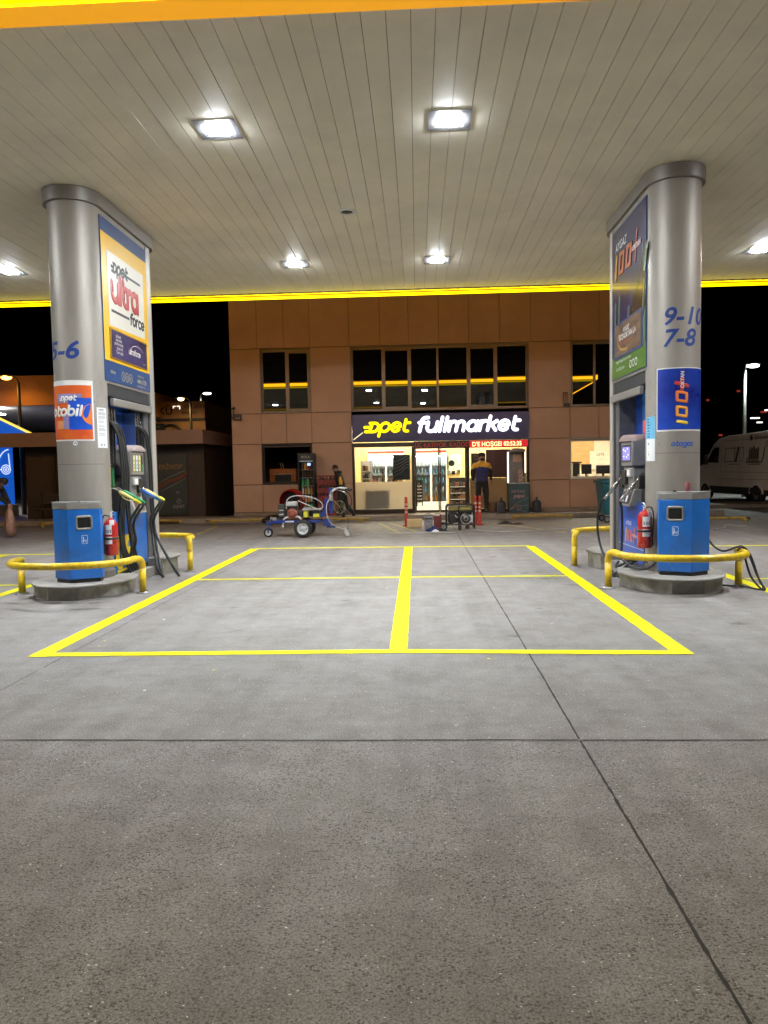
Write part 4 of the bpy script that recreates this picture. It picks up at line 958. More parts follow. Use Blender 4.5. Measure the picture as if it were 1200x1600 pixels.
def window(x0, x1, z0, z1, mulls, paned=True, g=None, inset=.14, fr=None, opening=()):
    fr = fr or M_frm
    q = MB(); w_ = .035
    for a, b, c, d in ((x0, x1, z1 - .03, z1), (x0, x1, z0, z0 + .03), (x0, x0 + .03, z0 + .031, z1 - .031), (x1 - .03, x1, z0 + .031, z1 - .031)): q.box(a, b, YW - .008, YW + inset, c, d)
    for a, b, c, d in ((x0 + .031, x1 - .031, z1 - .10, z1 - .031), (x0 + .031, x1 - .031, z0 + .031, z0 + .08), (x0 + .031, x0 + .07, z0 + .081, z1 - .101), (x1 - .07, x1 - .031, z0 + .081, z1 - .101)): q.box(a, b, YW + inset - .05, YW + inset, c, d)
    for m_ in mulls: q.box(m_ - .033, m_ + .033, YW + inset - .05, YW + inset - .001, z0 + .082, z1 - .102)
    wn = q.build('window', fr, shop, bevel=.004, segs=1)
    ed = [x0 + .07] + list(mulls) + [x1 - .07]
    for i in range(len(ed) - 1):
        a = ed[i] + (.033 if i else 0); b = ed[i + 1] - (.033 if i < len(ed) - 2 else 0)
        # each pane sits a hair out of true, so reflections jump from pane to pane
        t1, t2 = pr.uniform(-.0022, .0022), (.014 + ([0, .003, .005, .004, .001, -.005][i] if len(ed) > 5 else 0) if z0 > 3 else 0) + pr.uniform(-.0012, .0012); yy = YW + inset - .025
        p = MB(); p.add([(a, yy, z0 + .08), (b, yy + t1, z0 + .08), (b, yy + t1 + t2, z1 - .10), (a, yy + t2, z1 - .10)], [(0, 1, 2, 3)]); p.build('pane', g or M_dgl, wn, weld=False)
        if i in opening:
            s_ = MB()
            for aa, bb, c, d in ((a, b, z1 - .15, z1 - .10), (a, b, z0 + .08, z0 + .13), (a, a + .045, z0 + .131, z1 - .151), (b - .045, b, z0 + .131, z1 - .151)): s_.box(aa, bb, yy - .045, yy - .006, c, d)
            s_.build('sash', fr, wn, bevel=.004, segs=1)
    return wn
window(-4.65, -3.13, 3.205, 5.13, (-3.87,), opening=(1,))
window(-1.935, 3.31, 3.205, 5.13, (-.985, -.169, .644, 1.539, 2.374), opening=(1, 4))
window(4.54, 6.55, 3.205, 5.13, (5.244, 5.9))
window(-4.66, -3.14, 1.08, 2.295, (), g=glass('dim_shop_glass', (.85, .85, .82), 1.5), fr=M_frD)
window(4.50, 6.3, 1.08, 2.295, (), g=G_clr, fr=mat('white_frame', (.5, .45, .36), .4))
# inner sheets that darken the rooms upstairs
q = MB(); q.box(-5.4, RW - .1, 23.2, 23.25, 3.1, 5.6); q.build('room_darkening_sheet', mat('unlit_room', (.02, .015, .012), .9), shop)
# --- shop front
q = MB()
q.box(-1.935, 3.31, YW - .03, YW + .10, 2.135, 2.268); q.build('header_beam', M_frD, shop, bevel=.004)
for (a, b), (c, d), zt in (((-1.93, -1.865), (-.165, -.07), .28), ((1.455, 1.55), (3.235, 3.305), .25)):
    q = MB(); q.box(a, b, YW - .01, YW + .09, .151, 2.13); q.box(c, d, YW - .01, YW + .09, .151, 2.13); q.box(b - .002, c + .002, YW, YW + .08, .151, zt); q.build('shopfront_frame', M_frD, shop, bevel=.004)
def leaf(x0, x1):
    q = MB()
    for a, b, c, d in ((x0, x0 + .035, .17, 2.125), (x1 - .035, x1, .17, 2.125), (x0 + .036, x1 - .036, 2.08, 2.125), (x0 + .036, x1 - .036, .17, .23)): q.box(a, b, YW + .02, YW + .06, c, d)
    d = q.build('door', M_frD, shop, bevel=.003)
    p = MB(); p.quad((x0 + .035, YW + .04, .23), (x1 - .035, YW + .04, .23), (x1 - .035, YW + .04, 2.08), (x0 + .035, YW + .04, 2.08)); p.build('door_pane', G_clr, d, weld=False)
    return d
leaf(-.068, .655); leaf(.665, 1.453)
p = MB(); p.quad((-1.865, YW + .04, .28), (-.165, YW + .04, .28), (-.165, YW + .04, 2.13), (-1.865, YW + .04, 2.13)); p.build('shopfront_pane', G_clr, shop, weld=False)
p = MB(); p.quad((1.55, YW + .04, .25), (3.235, YW + .04, .25), (3.235, YW + .04, 2.13), (1.55, YW + .04, 2.13)); p.build('shopfront_pane', G_clr, shop, weld=False)
# frosted lower sheet behind the left front window
def trans(name, col):
    m = mat(name, col, .6, namt=.05); pb = m.node_tree.nodes['Principled BSDF']; t = m.node_tree
    o = t.nodes['Material Output']; tl = t.nodes.new('ShaderNodeBsdfTranslucent'); tl.inputs[0].default_value = (*col, 1); x = t.nodes.new('ShaderNodeMixShader'); x.inputs[0].default_value = .62
    t.links.new(pb.outputs[0], x.inputs[1]); t.links.new(tl.outputs[0], x.inputs[2]); t.links.new(x.outputs[0], o.inputs[0]); return m
q = MB(); q.box(-1.86, -.17, YW + .060, YW + .064, .285, 1.10); q.build('frosted_sheet', trans('frosted_film', (.66, .60, .50)), shop)
q = MB(); q.box(-1.56, -.86, YW + .10, YW + .14, .285, .87); tag(q.build('grey_case', mat('case_grey', (.16, .155, .15), .5)), 'grey case standing behind the frosted lower sheet of the left window', 'case')
q = MB(); q.box(1.56, 3.23, YW + .060, YW + .064, .255, 1.16); q.build('frosted_sheet', trans('frosted_film_brown', (.30, .23, .16)), shop)
# --- the lit room
q = MB(); q.box(-2.6, 3.6, YW + .26, 26.2, .10, .155, 0); q.box(4.2, 7.2, YW + .26, 25, .10, .155, 0); q.build('shop_floor', mat('shop_floor_tile', (.62, .56, .46), .3, namt=.05), shop)
m_wy = mat('shop_wall_yellow', (.80, .64, .30), .6, namt=.06); m_wc = mat('shop_wall_cream', (.74, .66, .48), .6, namt=.06)
q = MB(); q.box(-2.66, -2.6, YW + .26, 26.2, .15, 2.75, 0); q.box(3.6, 3.66, YW + .26, 26.2, .15, 2.75, 0); q.box(-2.66, 3.66, 26.2, 26.26, .15, 2.75, 0); q.box(4.14, 4.2, YW + .26, 25, .15, 2.75, 1); q.box(4.14, RW - .1, 25, 25.06, .15, 2.75, 1)
q.build('room_wall', [m_wy, m_wc], shop)
q = MB(); q.box(-2.66, 3.66, YW + .26, 26.26, 2.755, 2.80); q.box(4.14, RW - .1, YW + .26, 25.06, 2.755, 2.80); q.build('room_ceiling', mat('room_ceiling_white', (.78, .76, .70), .7, namt=.03), shop)
m_tube = emis('room_lamp', (1.0, .92, .74), L_ROOM)
lampmesh = None
for k, (x, y) in enumerate(((-1.5, 23.3), (-1.5, 25.0), (.3, 23.3), (.3, 25.0), (2.2, 23.3), (2.2, 25.0), (5.0, 23.2), (6.2, 23.2))):
    q = MB(); q.box(x - .5, x + .5, y - .12, y + .12, 2.71, 2.752); q.build('room_lamp', m_tube, shop)
# --- things in the room
M_wsh = mat('shelf_white', (.74, .74, .70), .4, namt=.04)
cols = [('red', (.75, .08, .04)), ('green', (.10, .50, .16)), ('pale blue', (.25, .55, .80)), ('orange', (.90, .42, .05)), ('dark brown', (.10, .05, .03)), ('white', (.75, .75, .70))]
def bottle_mesh(c):
    q = MB(); q.lathe([(0, 0), (.030, 0), (.032, .01), (.032, .11), (.028, .15), (.012, .185), (.012, .21), (0, .21)], (0, 0, 0), 8)
    return q
bproto = {}
def bottle(name, x, y, z, lab, grp):
    if name not in bproto:
        q = bottle_mesh(None); o = q.build('drink_bottle', mat('bottle_' + name.replace(' ', '_'), dict(cols)[name], .25, namt=.1)); bproto[name] = o; first = True
    else: o = bproto[name].copy(); COL.objects.link(o)
    o.location = (x, y, z); tag(o, lab, 'bottle', grp); return o
def cooler(x0, x1, y, z0, z1, lab, bl, grp, dark=False, ns=4, nb=8, top='', lit=3.2, seed=1, colseq=None):
    t = thing('drinks_cooler', lab, 'drinks cooler', ((x0 + x1) / 2, y, z0), group='drinks coolers')
    body = M_blk if dark else M_wsh
    q = MB(); q.box(x0, x0 + .03, y, y + .55, z0, z1); q.box(x1 - .03, x1, y, y + .55, z0, z1); q.box(x0 + .031, x1 - .031, y + .5, y + .55, z0, z1); q.box(x0 + .031, x1 - .031, y, y + .49, z0, z0 + .16); q.box(x0 + .031, x1 - .031, y, y + .49, z1 - .2, z1)
    q.build('cabinet', body, t, bevel=.004)
    zs = [z0 + .17 + (z1 - z0 - .42) * i / ns for i in range(ns)]
    for zz in zs:
        q = MB(); q.box(x0 + .033, x1 - .033, y + .06, y + .48, zz, zz + .012); q.build('shelf', M_grL, t)
    q = MB(); q.box(x0 + .04, x1 - .04, y + .40, y + .42, z1 - .225, z1 - .205); q.box(x0 + .04, x1 - .04, y + .05, y + .09, z1 - .24, z1 - .215)
    q.build('tube_light', emis('cooler_light_dim' if dark else 'cooler_light', (.85, .95, 1.0), .10 if dark else lit), t)
    q = MB(); q.quad((x0 + .03, y + .01, z0 + .16), (x1 - .03, y + .01, z0 + .16), (x1 - .03, y + .01, z1 - .2), (x0 + .03, y + .01, z1 - .2)); dr = q.build('door_pane', glass('cooler_glass', (.93, .95, .95), 1.4), t, weld=False)
    xm = (x0 + x1) / 2
    if not dark:
        q = MB(); q.box(xm - .03, xm + .03, y - .01, y + .006, z0 + .16, z1 - .2); q.build('door_frame', body, t)
    q = MB(); q.box(xm + .04, xm + .055, y - .04, y - .02, z0 + .7, z0 + 1.1); q.build('handle', M_stl, t)
    q = MB(); q.box(x0 + .005, x1 - .005, y - .012, y - .001, z1 - .10, z1 - .02); q.build('header', M_blk if dark else mat('header_red', (.55, .05, .03), .4), t)
    if top:
        q = MB(); q.M = frame((xm, y - .014, z1 - .14), (0, -1, 0)); q.text(top, .10, 0, 0, .001, align='CENTER', bold=.01); q.build('header_lettering', mat('print_dim_white', (.4, .36, .30), .5), t, weld=False)
    r_ = random.Random(seed)
    for i, zz in enumerate(zs):
        c = (colseq or ['pale blue', 'green', 'orange', 'red', 'dark brown'])[i % (len(colseq) if colseq else 5)]
        for k in range(nb):
            cc = c if r_.random() < .75 else r_.choice(cols)[0]
            bottle(cc, x0 + .07 + (x1 - x0 - .14) * (k + .5) / nb, y + .17 + r_.uniform(-.02, .02), zz + .013, f'{["first", "second", "third", "fourth", "fifth", "sixth", "seventh", "eighth", "ninth"][k]} bottle from left, {cc}, {["lowest", "second", "third", "fourth", "fifth", "sixth"][i]} shelf, {bl}', f'bottles in the {bl}')
    return t
cooler(-1.72, -.45, 25.55, .16, 2.12, 'white two door drinks cooler behind the left shop window', 'cooler behind the left shop window', 'c', ns=5, nb=9, seed=1, lit=12, colseq=['green', 'green', 'red', 'pale blue', 'white'])
cooler(-.08, 1.02, 25.55, .16, 2.12, 'white two door drinks cooler seen through the left door leaf', 'cooler seen through the left door leaf', 'c', ns=5, nb=8, seed=4, lit=12, colseq=['orange', 'white', 'pale blue', 'pale blue', 'white'])
cooler(-3.47, -3.0, 21.30, .151, 1.98, 'tall black glass door drinks cooler standing outside left of the shop window', 'black cooler outside the shop', 'c', dark=True, ns=6, nb=4, seed=8, top='KOLA', colseq=['green', 'white', 'white', 'green', 'dark brown', 'dark brown'])
q = MB(); q.box(-3.19, -3.09, 21.28, 21.285, 1.62, 1.70); o = q.build('price_display', emis('small_lit_display', (.45, .65, 1.0), .9)); tag(o, 'small bluish lit sticker screen on the black cooler outside', 'display')
def rack(x0, x1, y, z0, z1, n, lab, name, mt, item, seed):
    t = thing(name, lab, 'rack', ((x0 + x1) / 2, y, z0))
    q = MB()
    for x in (x0, x1 - .03): q.box(x, x + .03, y, y + .03, z0, z1); q.box(x, x + .03, y + .37, y + .40, z0, z1)
    q.box(x0 + .031, x1 - .031, y + .38, y + .39, z0 + .1, z1); q.build('frame', mt, t)
    r_ = random.Random(seed)
    for i in range(n):
        zz = z0 + .1 + (z1 - z0 - .2) * i / n
        q = MB(); q.box(x0 + .032, x1 - .032, y + .005, y + .375, zz, zz + .018); q.build('shelf', M_wsh, t)
        g_ = MB(); x = x0 + .05
        while x < x1 - .12:
            w_ = r_.uniform(.05, .09); h_ = r_.uniform(.08, (z1 - z0 - .2) / n * .75); g_.box(x, x + w_, y + .05, y + .3, zz + .02, zz + .02 + h_, r_.randrange(3)); x += w_ + .008
        tag(g_.build('snack_packs', [mat('pack_' + item + str(k), c, .4, namt=.2) for k, c in enumerate(((.10, .06, .03), (.28, .12, .05), (.06, .05, .05)))]), f'row of small snack packs on shelf level {["one (lowest)", "two", "three", "four", "five", "six"][i]} of the {lab}'[:110], 'snacks', 'snack rows', 'stuff')
    return t
rack(1.02, 1.62, 23.6, .16, 1.16, 4, 'low black snack rack behind the right door leaf', 'snack_rack', M_blk, 'a', 3)
rack(-.04, .16, 23.0, .30, 1.12, 6, 'narrow gum rack at the left side of the door', 'gum_rack', M_blk, 'b', 5)
rack(-1.78, -1.45, 23.2, .6, 1.75, 4, 'slim goods rack at the far left of the shop window', 'goods_rack', M_grL, 'c', 9)
# posters and boards inside the glass
def board(name, x0, x1, z0, z1, y, m, lab, cat, txt=None, tm=None, ts=.08, th=.006):
    q = MB(); q.box(x0, x1, y, y + th, z0, z1); o = q.build(name, m); tag(o, lab, cat)
    if txt:
        q = MB(); q.M = frame(((x0 + x1) / 2, y - .002, 0), (0, -1, 0))
        for i, l in enumerate(txt): q.text(l, ts, 0, z1 - ts * 1.4 * (i + 1), 0, align='CENTER', bold=.01)
        q.build('lettering', tm or M_txtW, o, weld=False)
    return o
bb = board('black_poster', -.72, -.22, 1.15, 1.90, YW + .046, mat('poster_black_sheet', (.018, .016, .014), .35), 'black sheet taped inside the left shop window', 'poster')
q = MB(); q.M = frame((-.47, YW + .043, 0), (0, -1, 0))
for k in range(5): q.stroke([(-.22, 1.28 + .1 * k), (-.02, 1.36 + .1 * k), (.10, 1.50 + .08 * k), (.22, 1.52 + .09 * k)], .006, 0, False, .001)
q.build('crease', M_gry, bb, weld=False)
board('brown_board', 2.04, 3.20, 1.17, 2.00, YW + .046, mat('board_oxblood', (.10, .022, .016), .5), 'large dark oxblood board behind the standing attendant', 'board')
board('grey_poster', 1.60, 2.03, 1.16, 1.90, YW + .046, mat('poster_grey_brown', (.07, .045, .045), .5), 'grey brown notice board beside the door, left of the attendant', 'poster', ['DİKKAT', 'Tehlikeli', 'alan'], mat('print_faint', (.3, .2, .18), .5), .07)
q = MB(); q.M = frame((1.0, YW + .015, 0), (0, -1, 0)); q.poly([(.09 * math.cos(i * PI / 10) + .02, 1.62 + .09 * math.sin(i * PI / 10)) for i in range(20)], 0, 0); tag(q.build('round_sticker', mat('sticker_dark_green', (.02, .06, .03), .4), weld=False), 'round dark sticker on the right door leaf', 'sticker')
for k, (x, z, c) in enumerate(((.94, 1.34, M_pap), (1.07, 1.33, M_txtK), (1.22, 1.35, mat('sticker_amber', (.7, .35, .06), .4)))):
    q = MB(); q.box(x - .05, x + .05, YW + .012, YW + .015, z - .05, z + .06); tag(q.build('door_sticker', c), ['white', 'black', 'amber'][k] + ' square sticker on the right door leaf', 'sticker', 'stickers on the door')
q = MB(); q.box(1.1, 1.55, 26.0, 26.1, 1.3, 1.95); tag(q.build('wall_menu', mat('menu_pale', (.7, .75, .6), .5, nscale=8, col2=(.35, .5, .4))), 'pale green menu board on the back wall behind the door', 'board')
# right front corner: small glazed kiosk with a drinks chest
ch = thing('drinks_chest', 'dark teal chest cooler with a drink advert, right corner of the shop front', 'chest cooler', (2.92, 21.62, .151))
q = MB(); q.box(2.64, 3.22, 21.42, 21.9, .155, .98); q.build('chest_body', mat('chest_teal', (.035, .075, .085), .4, namt=.2), ch, bevel=.012)
q = MB(); q.M = frame((2.93, 21.416, 0), (0, -1, 0)); q.text('ICE COLD', .085, -.22, .74, 0, bold=.02); q.text('pepsi', .15, -.16, .59, 0, mi=0, bold=.03, shear=.2)
q.stroke([(-.25, .25), (-.05, .42), (-.05, .2), (.05, .3)], .02, 1, False, .002)
for k in range(3): q.stroke([(-.05, .45 - .1 * k), (.26, .58 - .22 * k)], .018, 2, False, .001)
q.build('chest_print', [mat('print_rose', (.45, .22, .22), .5), mat('print_brick', (.35, .10, .08), .5), mat('print_teal', (.10, .17, .18), .5)], ch, weld=False)
q = MB(); q.box(2.62, 3.23, 21.41, 21.92, .985, 1.02); q.build('chest_lid', M_grL, ch, bevel=.005)
q = MB()
for x in (2.60, 3.10): q.box(x, x + .05, 21.52, 21.56, 1.022, 1.915)
q.box(2.66, 3.09, 21.9, 21.92, 1.022, 1.915); tag(q.build('display_hood', mat('hood_grey', (.24, .22, .20), .5)), 'grey glazed hood standing on the drinks chest', 'display hood')
q = MB(); q.box(2.605, 2.65, 21.505, 21.515, 1.022, 1.91); q.box(3.105, 3.14, 21.505, 21.515, 1.3, 1.91); tag(q.build('light_strip', emis('white_light_strip', (1, .92, .8), 1.3)), 'thin white lit edges of the hood on the drinks chest', 'light strip')
board('small_certificate', 2.82, 3.06, 1.62, 1.84, 21.88, mat('paper_peach', (.6, .36, .25), .6), 'small peach coloured certificate in the hood above the chest', 'certificate')
q = MB(); q.box(2.92, 3.06, 21.55, 21.75, 1.022, 1.40, 0); tag(q.build('vending_box', mat('box_maroon_grey', (.22, .10, .09), .5, nscale=16, col2=(.5, .4, .35))), 'small patterned box standing on the drinks chest', 'box')
q = MB(); q.lathe([(0, .10), (.16, .09), (.22, .05), (.24, 0), (.20, 0), (0, .02)], (2.93, 21.70, 1.92), 20); tag(q.build('bagged_dome', mat('grey_bag', (.25, .23, .21), .3, bump=.3, bscale=9)), 'wrinkled grey plastic cover on top of the chest hood', 'cover')
# sign and ticker
sg = thing('shop_sign', 'dark blue illuminated shop sign reading opet fullmarket in yellow and white', 'sign', (.69, 21.94, 2.3))
q = MB(); q.box(-1.90, 3.285, 21.80, 21.965, 2.285, 3.10); q.build('sign_board', mat('sign_navy', (.045, .034, .13), .35, nscale=1, namt=.2, coat=.2), sg, bevel=.01)
q = MB(); q.M = frame((0, 21.785, 0), (0, -1, 0)); lettering(q, 'Opet', -1.47, 2.555, .315, .135, .24, 0, .03, 0, track=-.06, wx=1.1); q.build('yellow_letters', emis('lit_letter_yellow', (1.0, .80, .0), 1.25), sg, weld=False)
q = MB(); q.M = frame((0, 21.785, 0), (0, -1, 0)); lettering(q, 'fullmarket', -.03, 2.53, .345, .148, .24, 0, .03, 0, track=-.035, wx=1.09); q.build('white_letters', emis('lit_letter_white', (.90, .93, 1.0), 1.4), sg, weld=False)
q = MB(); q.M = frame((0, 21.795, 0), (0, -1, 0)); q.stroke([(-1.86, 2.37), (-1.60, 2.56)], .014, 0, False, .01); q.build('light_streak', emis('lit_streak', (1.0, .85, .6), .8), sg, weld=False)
tk = thing('ticker_display', 'red scrolling message display with the time 02:52:35 under the shop sign', 'ticker display', (1.6, 21.9, 2.1))
q = MB(); q.box(-.10, 3.27, 21.84, 21.95, 2.06, 2.279); q.build('case', mat('ticker_case', (.02, .006, .005), .35), tk, bevel=.005)
q = MB(); q.M = frame((0, 21.837, 0), (0, -1, 0)); q.text('ÜÇ KATIYOR  KADOO', .185, -.07, 2.10, 0, sx=.86); q.build('dim_letters', emis('ticker_dim_red', (1, .06, .01), .07), tk, weld=False)
q = MB(); q.M = frame((0, 21.836, 0), (0, -1, 0)); q.text("D'E HOŞGEl", .185, 1.62, 2.10, 0, bold=.022, sx=.88); q.build('bright_letters', emis('ticker_bright', (1, .36, .16), 3.0), tk, weld=False)
q = MB(); q.M = frame((0, 21.836, 0), (0, -1, 0)); q.text('02:52:35', .175, 2.545, 2.105, 0, bold=.02, sx=.88); q.build('clock_digits', emis('ticker_bright2', (1, .40, .18), 3.0), tk, weld=False)
q = MB(); q.box(1.55, 3.25, 21.8375, 21.839, 2.075, 2.265); q.build('glow_panel', emis('ticker_red', (1, .01, .03), .35), tk, weld=False)
# things on the facade
cc = thing('security_camera', 'small dark security camera bracket on the left corner of the shop building', 'security camera', (-5.40, 21.9, 3.05))
q = MB(); q.box(-5.43, -5.24, 21.86, 21.985, 3.02, 3.20); q.box(-5.52, -5.45, 21.93, 21.985, 3.05, 3.17); q.build('housing', M_frD, cc, bevel=.01)
q = MB(); q.tube([(-5.47, 21.97, 3.18), (-5.46, 21.9, 3.3), (-5.45, 21.88, 3.38)], .012, 8); q.tube([(-5.50, 21.88, 3.36), (-5.40, 21.88, 3.39)], .03, 8); q.build('bracket', M_frD, cc)
q = MB()
for x in (-5.38, -5.33, -5.28): q.box(x, x + .02, 21.852, 21.858, 3.06, 3.09)
q.build('indicator', mat('indicator_grey', (.4, .3, .25), .4), cc)
fl = thing('floodlight', 'small unlit floodlight on a loop bracket beside the upper right window', 'floodlight', (4.38, 21.9, 3.3))
q = MB(); q.box(4.30, 4.46, 21.80, 21.90, 3.22, 3.31); q.build('lamp_head', M_blk, fl, bevel=.01)
q = MB()
for x in (4.30, 4.37, 4.43): q.tube([(x, 21.97, 3.62), (x, 21.93, 3.62), (x, 21.90, 3.33)], .009, 6)
q.tube([(4.30, 21.93, 3.62), (4.43, 21.93, 3.62)], .009, 6); q.build('bracket', M_frD, fl)
q = MB(); q.ell((4.38, 21.80, 3.235), .04, .02, .02); q.build('lens', mat('lens_blue', (.08, .12, .4), .15, coat=.5), fl)
# office behind the lower right window
for k, (x0, x1) in enumerate(((4.98, 5.28), (5.42, 5.86))):
    t = thing('computer_monitor', ['dark flat monitor behind the lower right window, left one', 'dark flat monitor behind the lower right window, right one'][k], 'monitor', ((x0 + x1) / 2, 22.7, 1.12), group='monitors in the office window')
    q = MB(); q.box(x0, x1, 22.62, 22.66, 1.22, 1.52 - .04 * k); q.build('screen', M_blk, t, bevel=.006)
    q = MB(); q.box((x0 + x1) / 2 - .03, (x0 + x1) / 2 + .03, 22.665, 22.7, 1.13, 1.35); q.box((x0 + x1) / 2 - .12, (x0 + x1) / 2 + .12, 22.6, 22.8, 1.122, 1.135); q.build('stand', M_blk, t)
q = MB(); q.box(4.25, 7.0, 22.45, 23.1, 1.07, 1.12); q.box(4.3, 4.36, 22.5, 23.0, .156, 1.068); q.box(6.9, 6.96, 22.5, 23.0, .156, 1.068); tag(q.build('office_desk', M_frD), 'dark desk behind the lower right window', 'desk')
q = MB(); q.box(4.72, 4.92, 22.6, 22.72, 1.12, 1.55); q.box(4.66, 4.98, 22.58, 22.74, 1.552, 1.60); tag(q.build('cash_register', M_blk, bevel=.006), 'black upright register case left of the office monitors', 'register')
q = MB(); q.box(4.9, 5.9, 24.93, 24.99, 1.5, 2.35); tag(q.build('wood_board', mat('board_wood', (.62, .36, .13), .5, nscale=3, namt=.15, stretch=(1, 1, 6))), 'orange wooden board on the office back wall', 'board')
board('price_list', 5.75, 6.45, 1.35, 1.95, 24.9, mat('paper_cream', (.72, .68, .52), .6), 'cream price list hanging in the office', 'price list', ['LISTE', '- - -', '- - -'], M_txtK, .11)
q = MB(); q.box(4.25, 4.65, 24.3, 24.7, 1.2, 2.3); tag(q.build('white_cabinet', mat('cabinet_pale', (.66, .66, .62), .4, nscale=5, col2=(.35, .38, .48))), 'pale cabinet at the left of the office', 'cabinet')
for k in range(4):
    q = MB(); x = 4.62 + .26 * k; q.lathe([(0, 0), (.035, 0), (.04, .09), (.035, .09), (0, .01)], (x, 22.52, 1.121), 10); tag(q.build('mug', M_wht), f'small white mug on the office desk, number {["one", "two", "three", "four"][k]} from the left', 'mug', 'mugs on the desk')
# lower left window: dim room with an orange cabinet
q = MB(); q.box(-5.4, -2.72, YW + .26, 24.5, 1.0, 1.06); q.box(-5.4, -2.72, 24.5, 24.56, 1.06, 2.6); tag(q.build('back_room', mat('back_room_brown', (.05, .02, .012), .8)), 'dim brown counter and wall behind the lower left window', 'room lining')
oc = thing('orange_cabinet', 'orange cabinet with a faint glow painted in, behind the lower left window', 'cabinet', (-4.25, 23, 1.06))
q = MB(); q.box(-4.62, -3.80, 22.9, 23.2, 1.065, 1.55); q.build('cabinet_body', mat('cabinet_orange_glow', (.55, .16, .03), .5, emit=(.5, .12, .02), es=.03), oc, bevel=.01)  # faint emission in the orange stands in for room light
q = MB(); q.box(-4.45, -3.95, 22.88, 22.897, 1.10, 1.36); q.build('cabinet_niche', M_blk, oc)
q = MB(); q.box(-4.5, -3.9, 22.87, 22.878, 1.37, 1.39); q.build('cabinet_edge', mat('edge_pale', (.6, .5, .4), .4), oc)
for k in range(2):
    q = MB(); x = -4.26 + .07 * k; q.tube([(x, 22.95, 1.555), (x - .02, 22.95, 1.68), (x - .03, 22.95, 1.74)], .012, 6); tag(q.build('candle', mat('pale_candle', (.6, .42, .3), .5)), ['thin pale stick on the orange cabinet, left one', 'thin pale stick on the orange cabinet, right one'][k], 'stick', 'sticks on the orange cabinet')
q = MB(); q.box(-4.0, -3.35, 24.44, 24.49, 1.7, 2.1); tag(q.build('wall_panel', mat('panel_orange_dim', (.30, .10, .03), .5)), 'dim orange panel on the wall behind the lower left window', 'panel')

# ================================================================ things in front of the shop
# red bottle crates
for k in range(5):
    t = thing('bottle_crate', f'red plastic bottle crate, {["lowest", "second", "third", "fourth", "topmost"][k]} in the stack right of the black cooler', 'crate', (-2.66, 21.58, .152 + .236 * k), group='stacked red bottle crates')
    z = .152 + .236 * k
    q = MB()
    for a, b, c, d in ((-2.93, -2.38, 21.42, 21.435), (-2.93, -2.38, 21.735, 21.75), (-2.93, -2.915, 21.436, 21.734), (-2.395, -2.38, 21.436, 21.734)):
        q.box(a, b, c, d, z, z + .10); q.box(a, b, c, d, z + .19, z + .232)
    for x in [(-2.93 + .06 * i) for i in range(10)]: q.box(x, x + .018, 21.42, 21.434, z + .101, z + .189)
    q.box(-2.914, -2.396, 21.436, 21.734, z + .002, z + .012); q.build('crate_shell', mat('crate_red', (.22, .02, .012), .45, namt=.25), t)
    q = MB()
    for i in range(5):
        for j_ in range(2): q.lathe([(0, 0), (.034, 0), (.034, .12), (.013, .17), (.013, .205), (0, .205)], (-2.86 + .1 * i, 21.50 + .15 * j_, z + .014), 8)
    tag(q.build('crate_bottles', mat('glass_dark_bottle', (.06, .05, .04), .15, coat=.5)), f'dark glass bottles inside the {["lowest", "second", "third", "fourth", "topmost"][k]} red crate', 'bottles', 'bottles in the red crates', 'stuff')
# red hose drum
dr = thing('hose_drum', 'big round red drum standing on its rim behind the line marking machine', 'drum', (-3.60, 20.95, .0))
q = MB(); q.M = Matrix.Translation((-3.58, 20.9, .58)) @ Matrix.Rotation(R(-24), 4, 'Z') @ Matrix.Rotation(R(8), 4, 'X')
q.lathe([(0, .12), (.10, .13), (.36, .14), (.385, .10), (.39, -.10), (.36, -.13)], (0, 0, 0), 36, 0, 'Y'); q.build('rim', mat('drum_red', (.32, .012, .012), .35, namt=.2, coat=.3), dr)
q = MB(); q.M = Matrix.Translation((-3.55, 20.76, .58)) @ Matrix.Rotation(R(-24), 4, 'Z') @ Matrix.Rotation(R(8), 4, 'X'); q.lathe([(0, .05), (.29, .03), (.33, 0)], (.04, 0, -.02), 30, 0, 'Y'); q.build('dark_face', M_blk, dr)
q = MB(); q.box(-3.86, -3.30, 20.7, 21.04, .0, .03); q.tube([(-3.8, 20.9, .03), (-3.62, 20.92, .5)], .02, 8); q.tube([(-3.34, 20.9, .03), (-3.56, 20.92, .5)], .02, 8); q.build('stand', M_blk, dr)
q = MB(); q.ell((-4.02, 20.55, .13), .34, .18, .13, 0, 16, 8); q.ell((-4.22, 20.5, .09), .2, .15, .09); q.M = None
tag(q.build('black_sack', mat('black_sack_film', (.015, .012, .012), .3, bump=.5, bscale=12)), 'slumped black sack on the ground behind the line marking machine', 'sack')

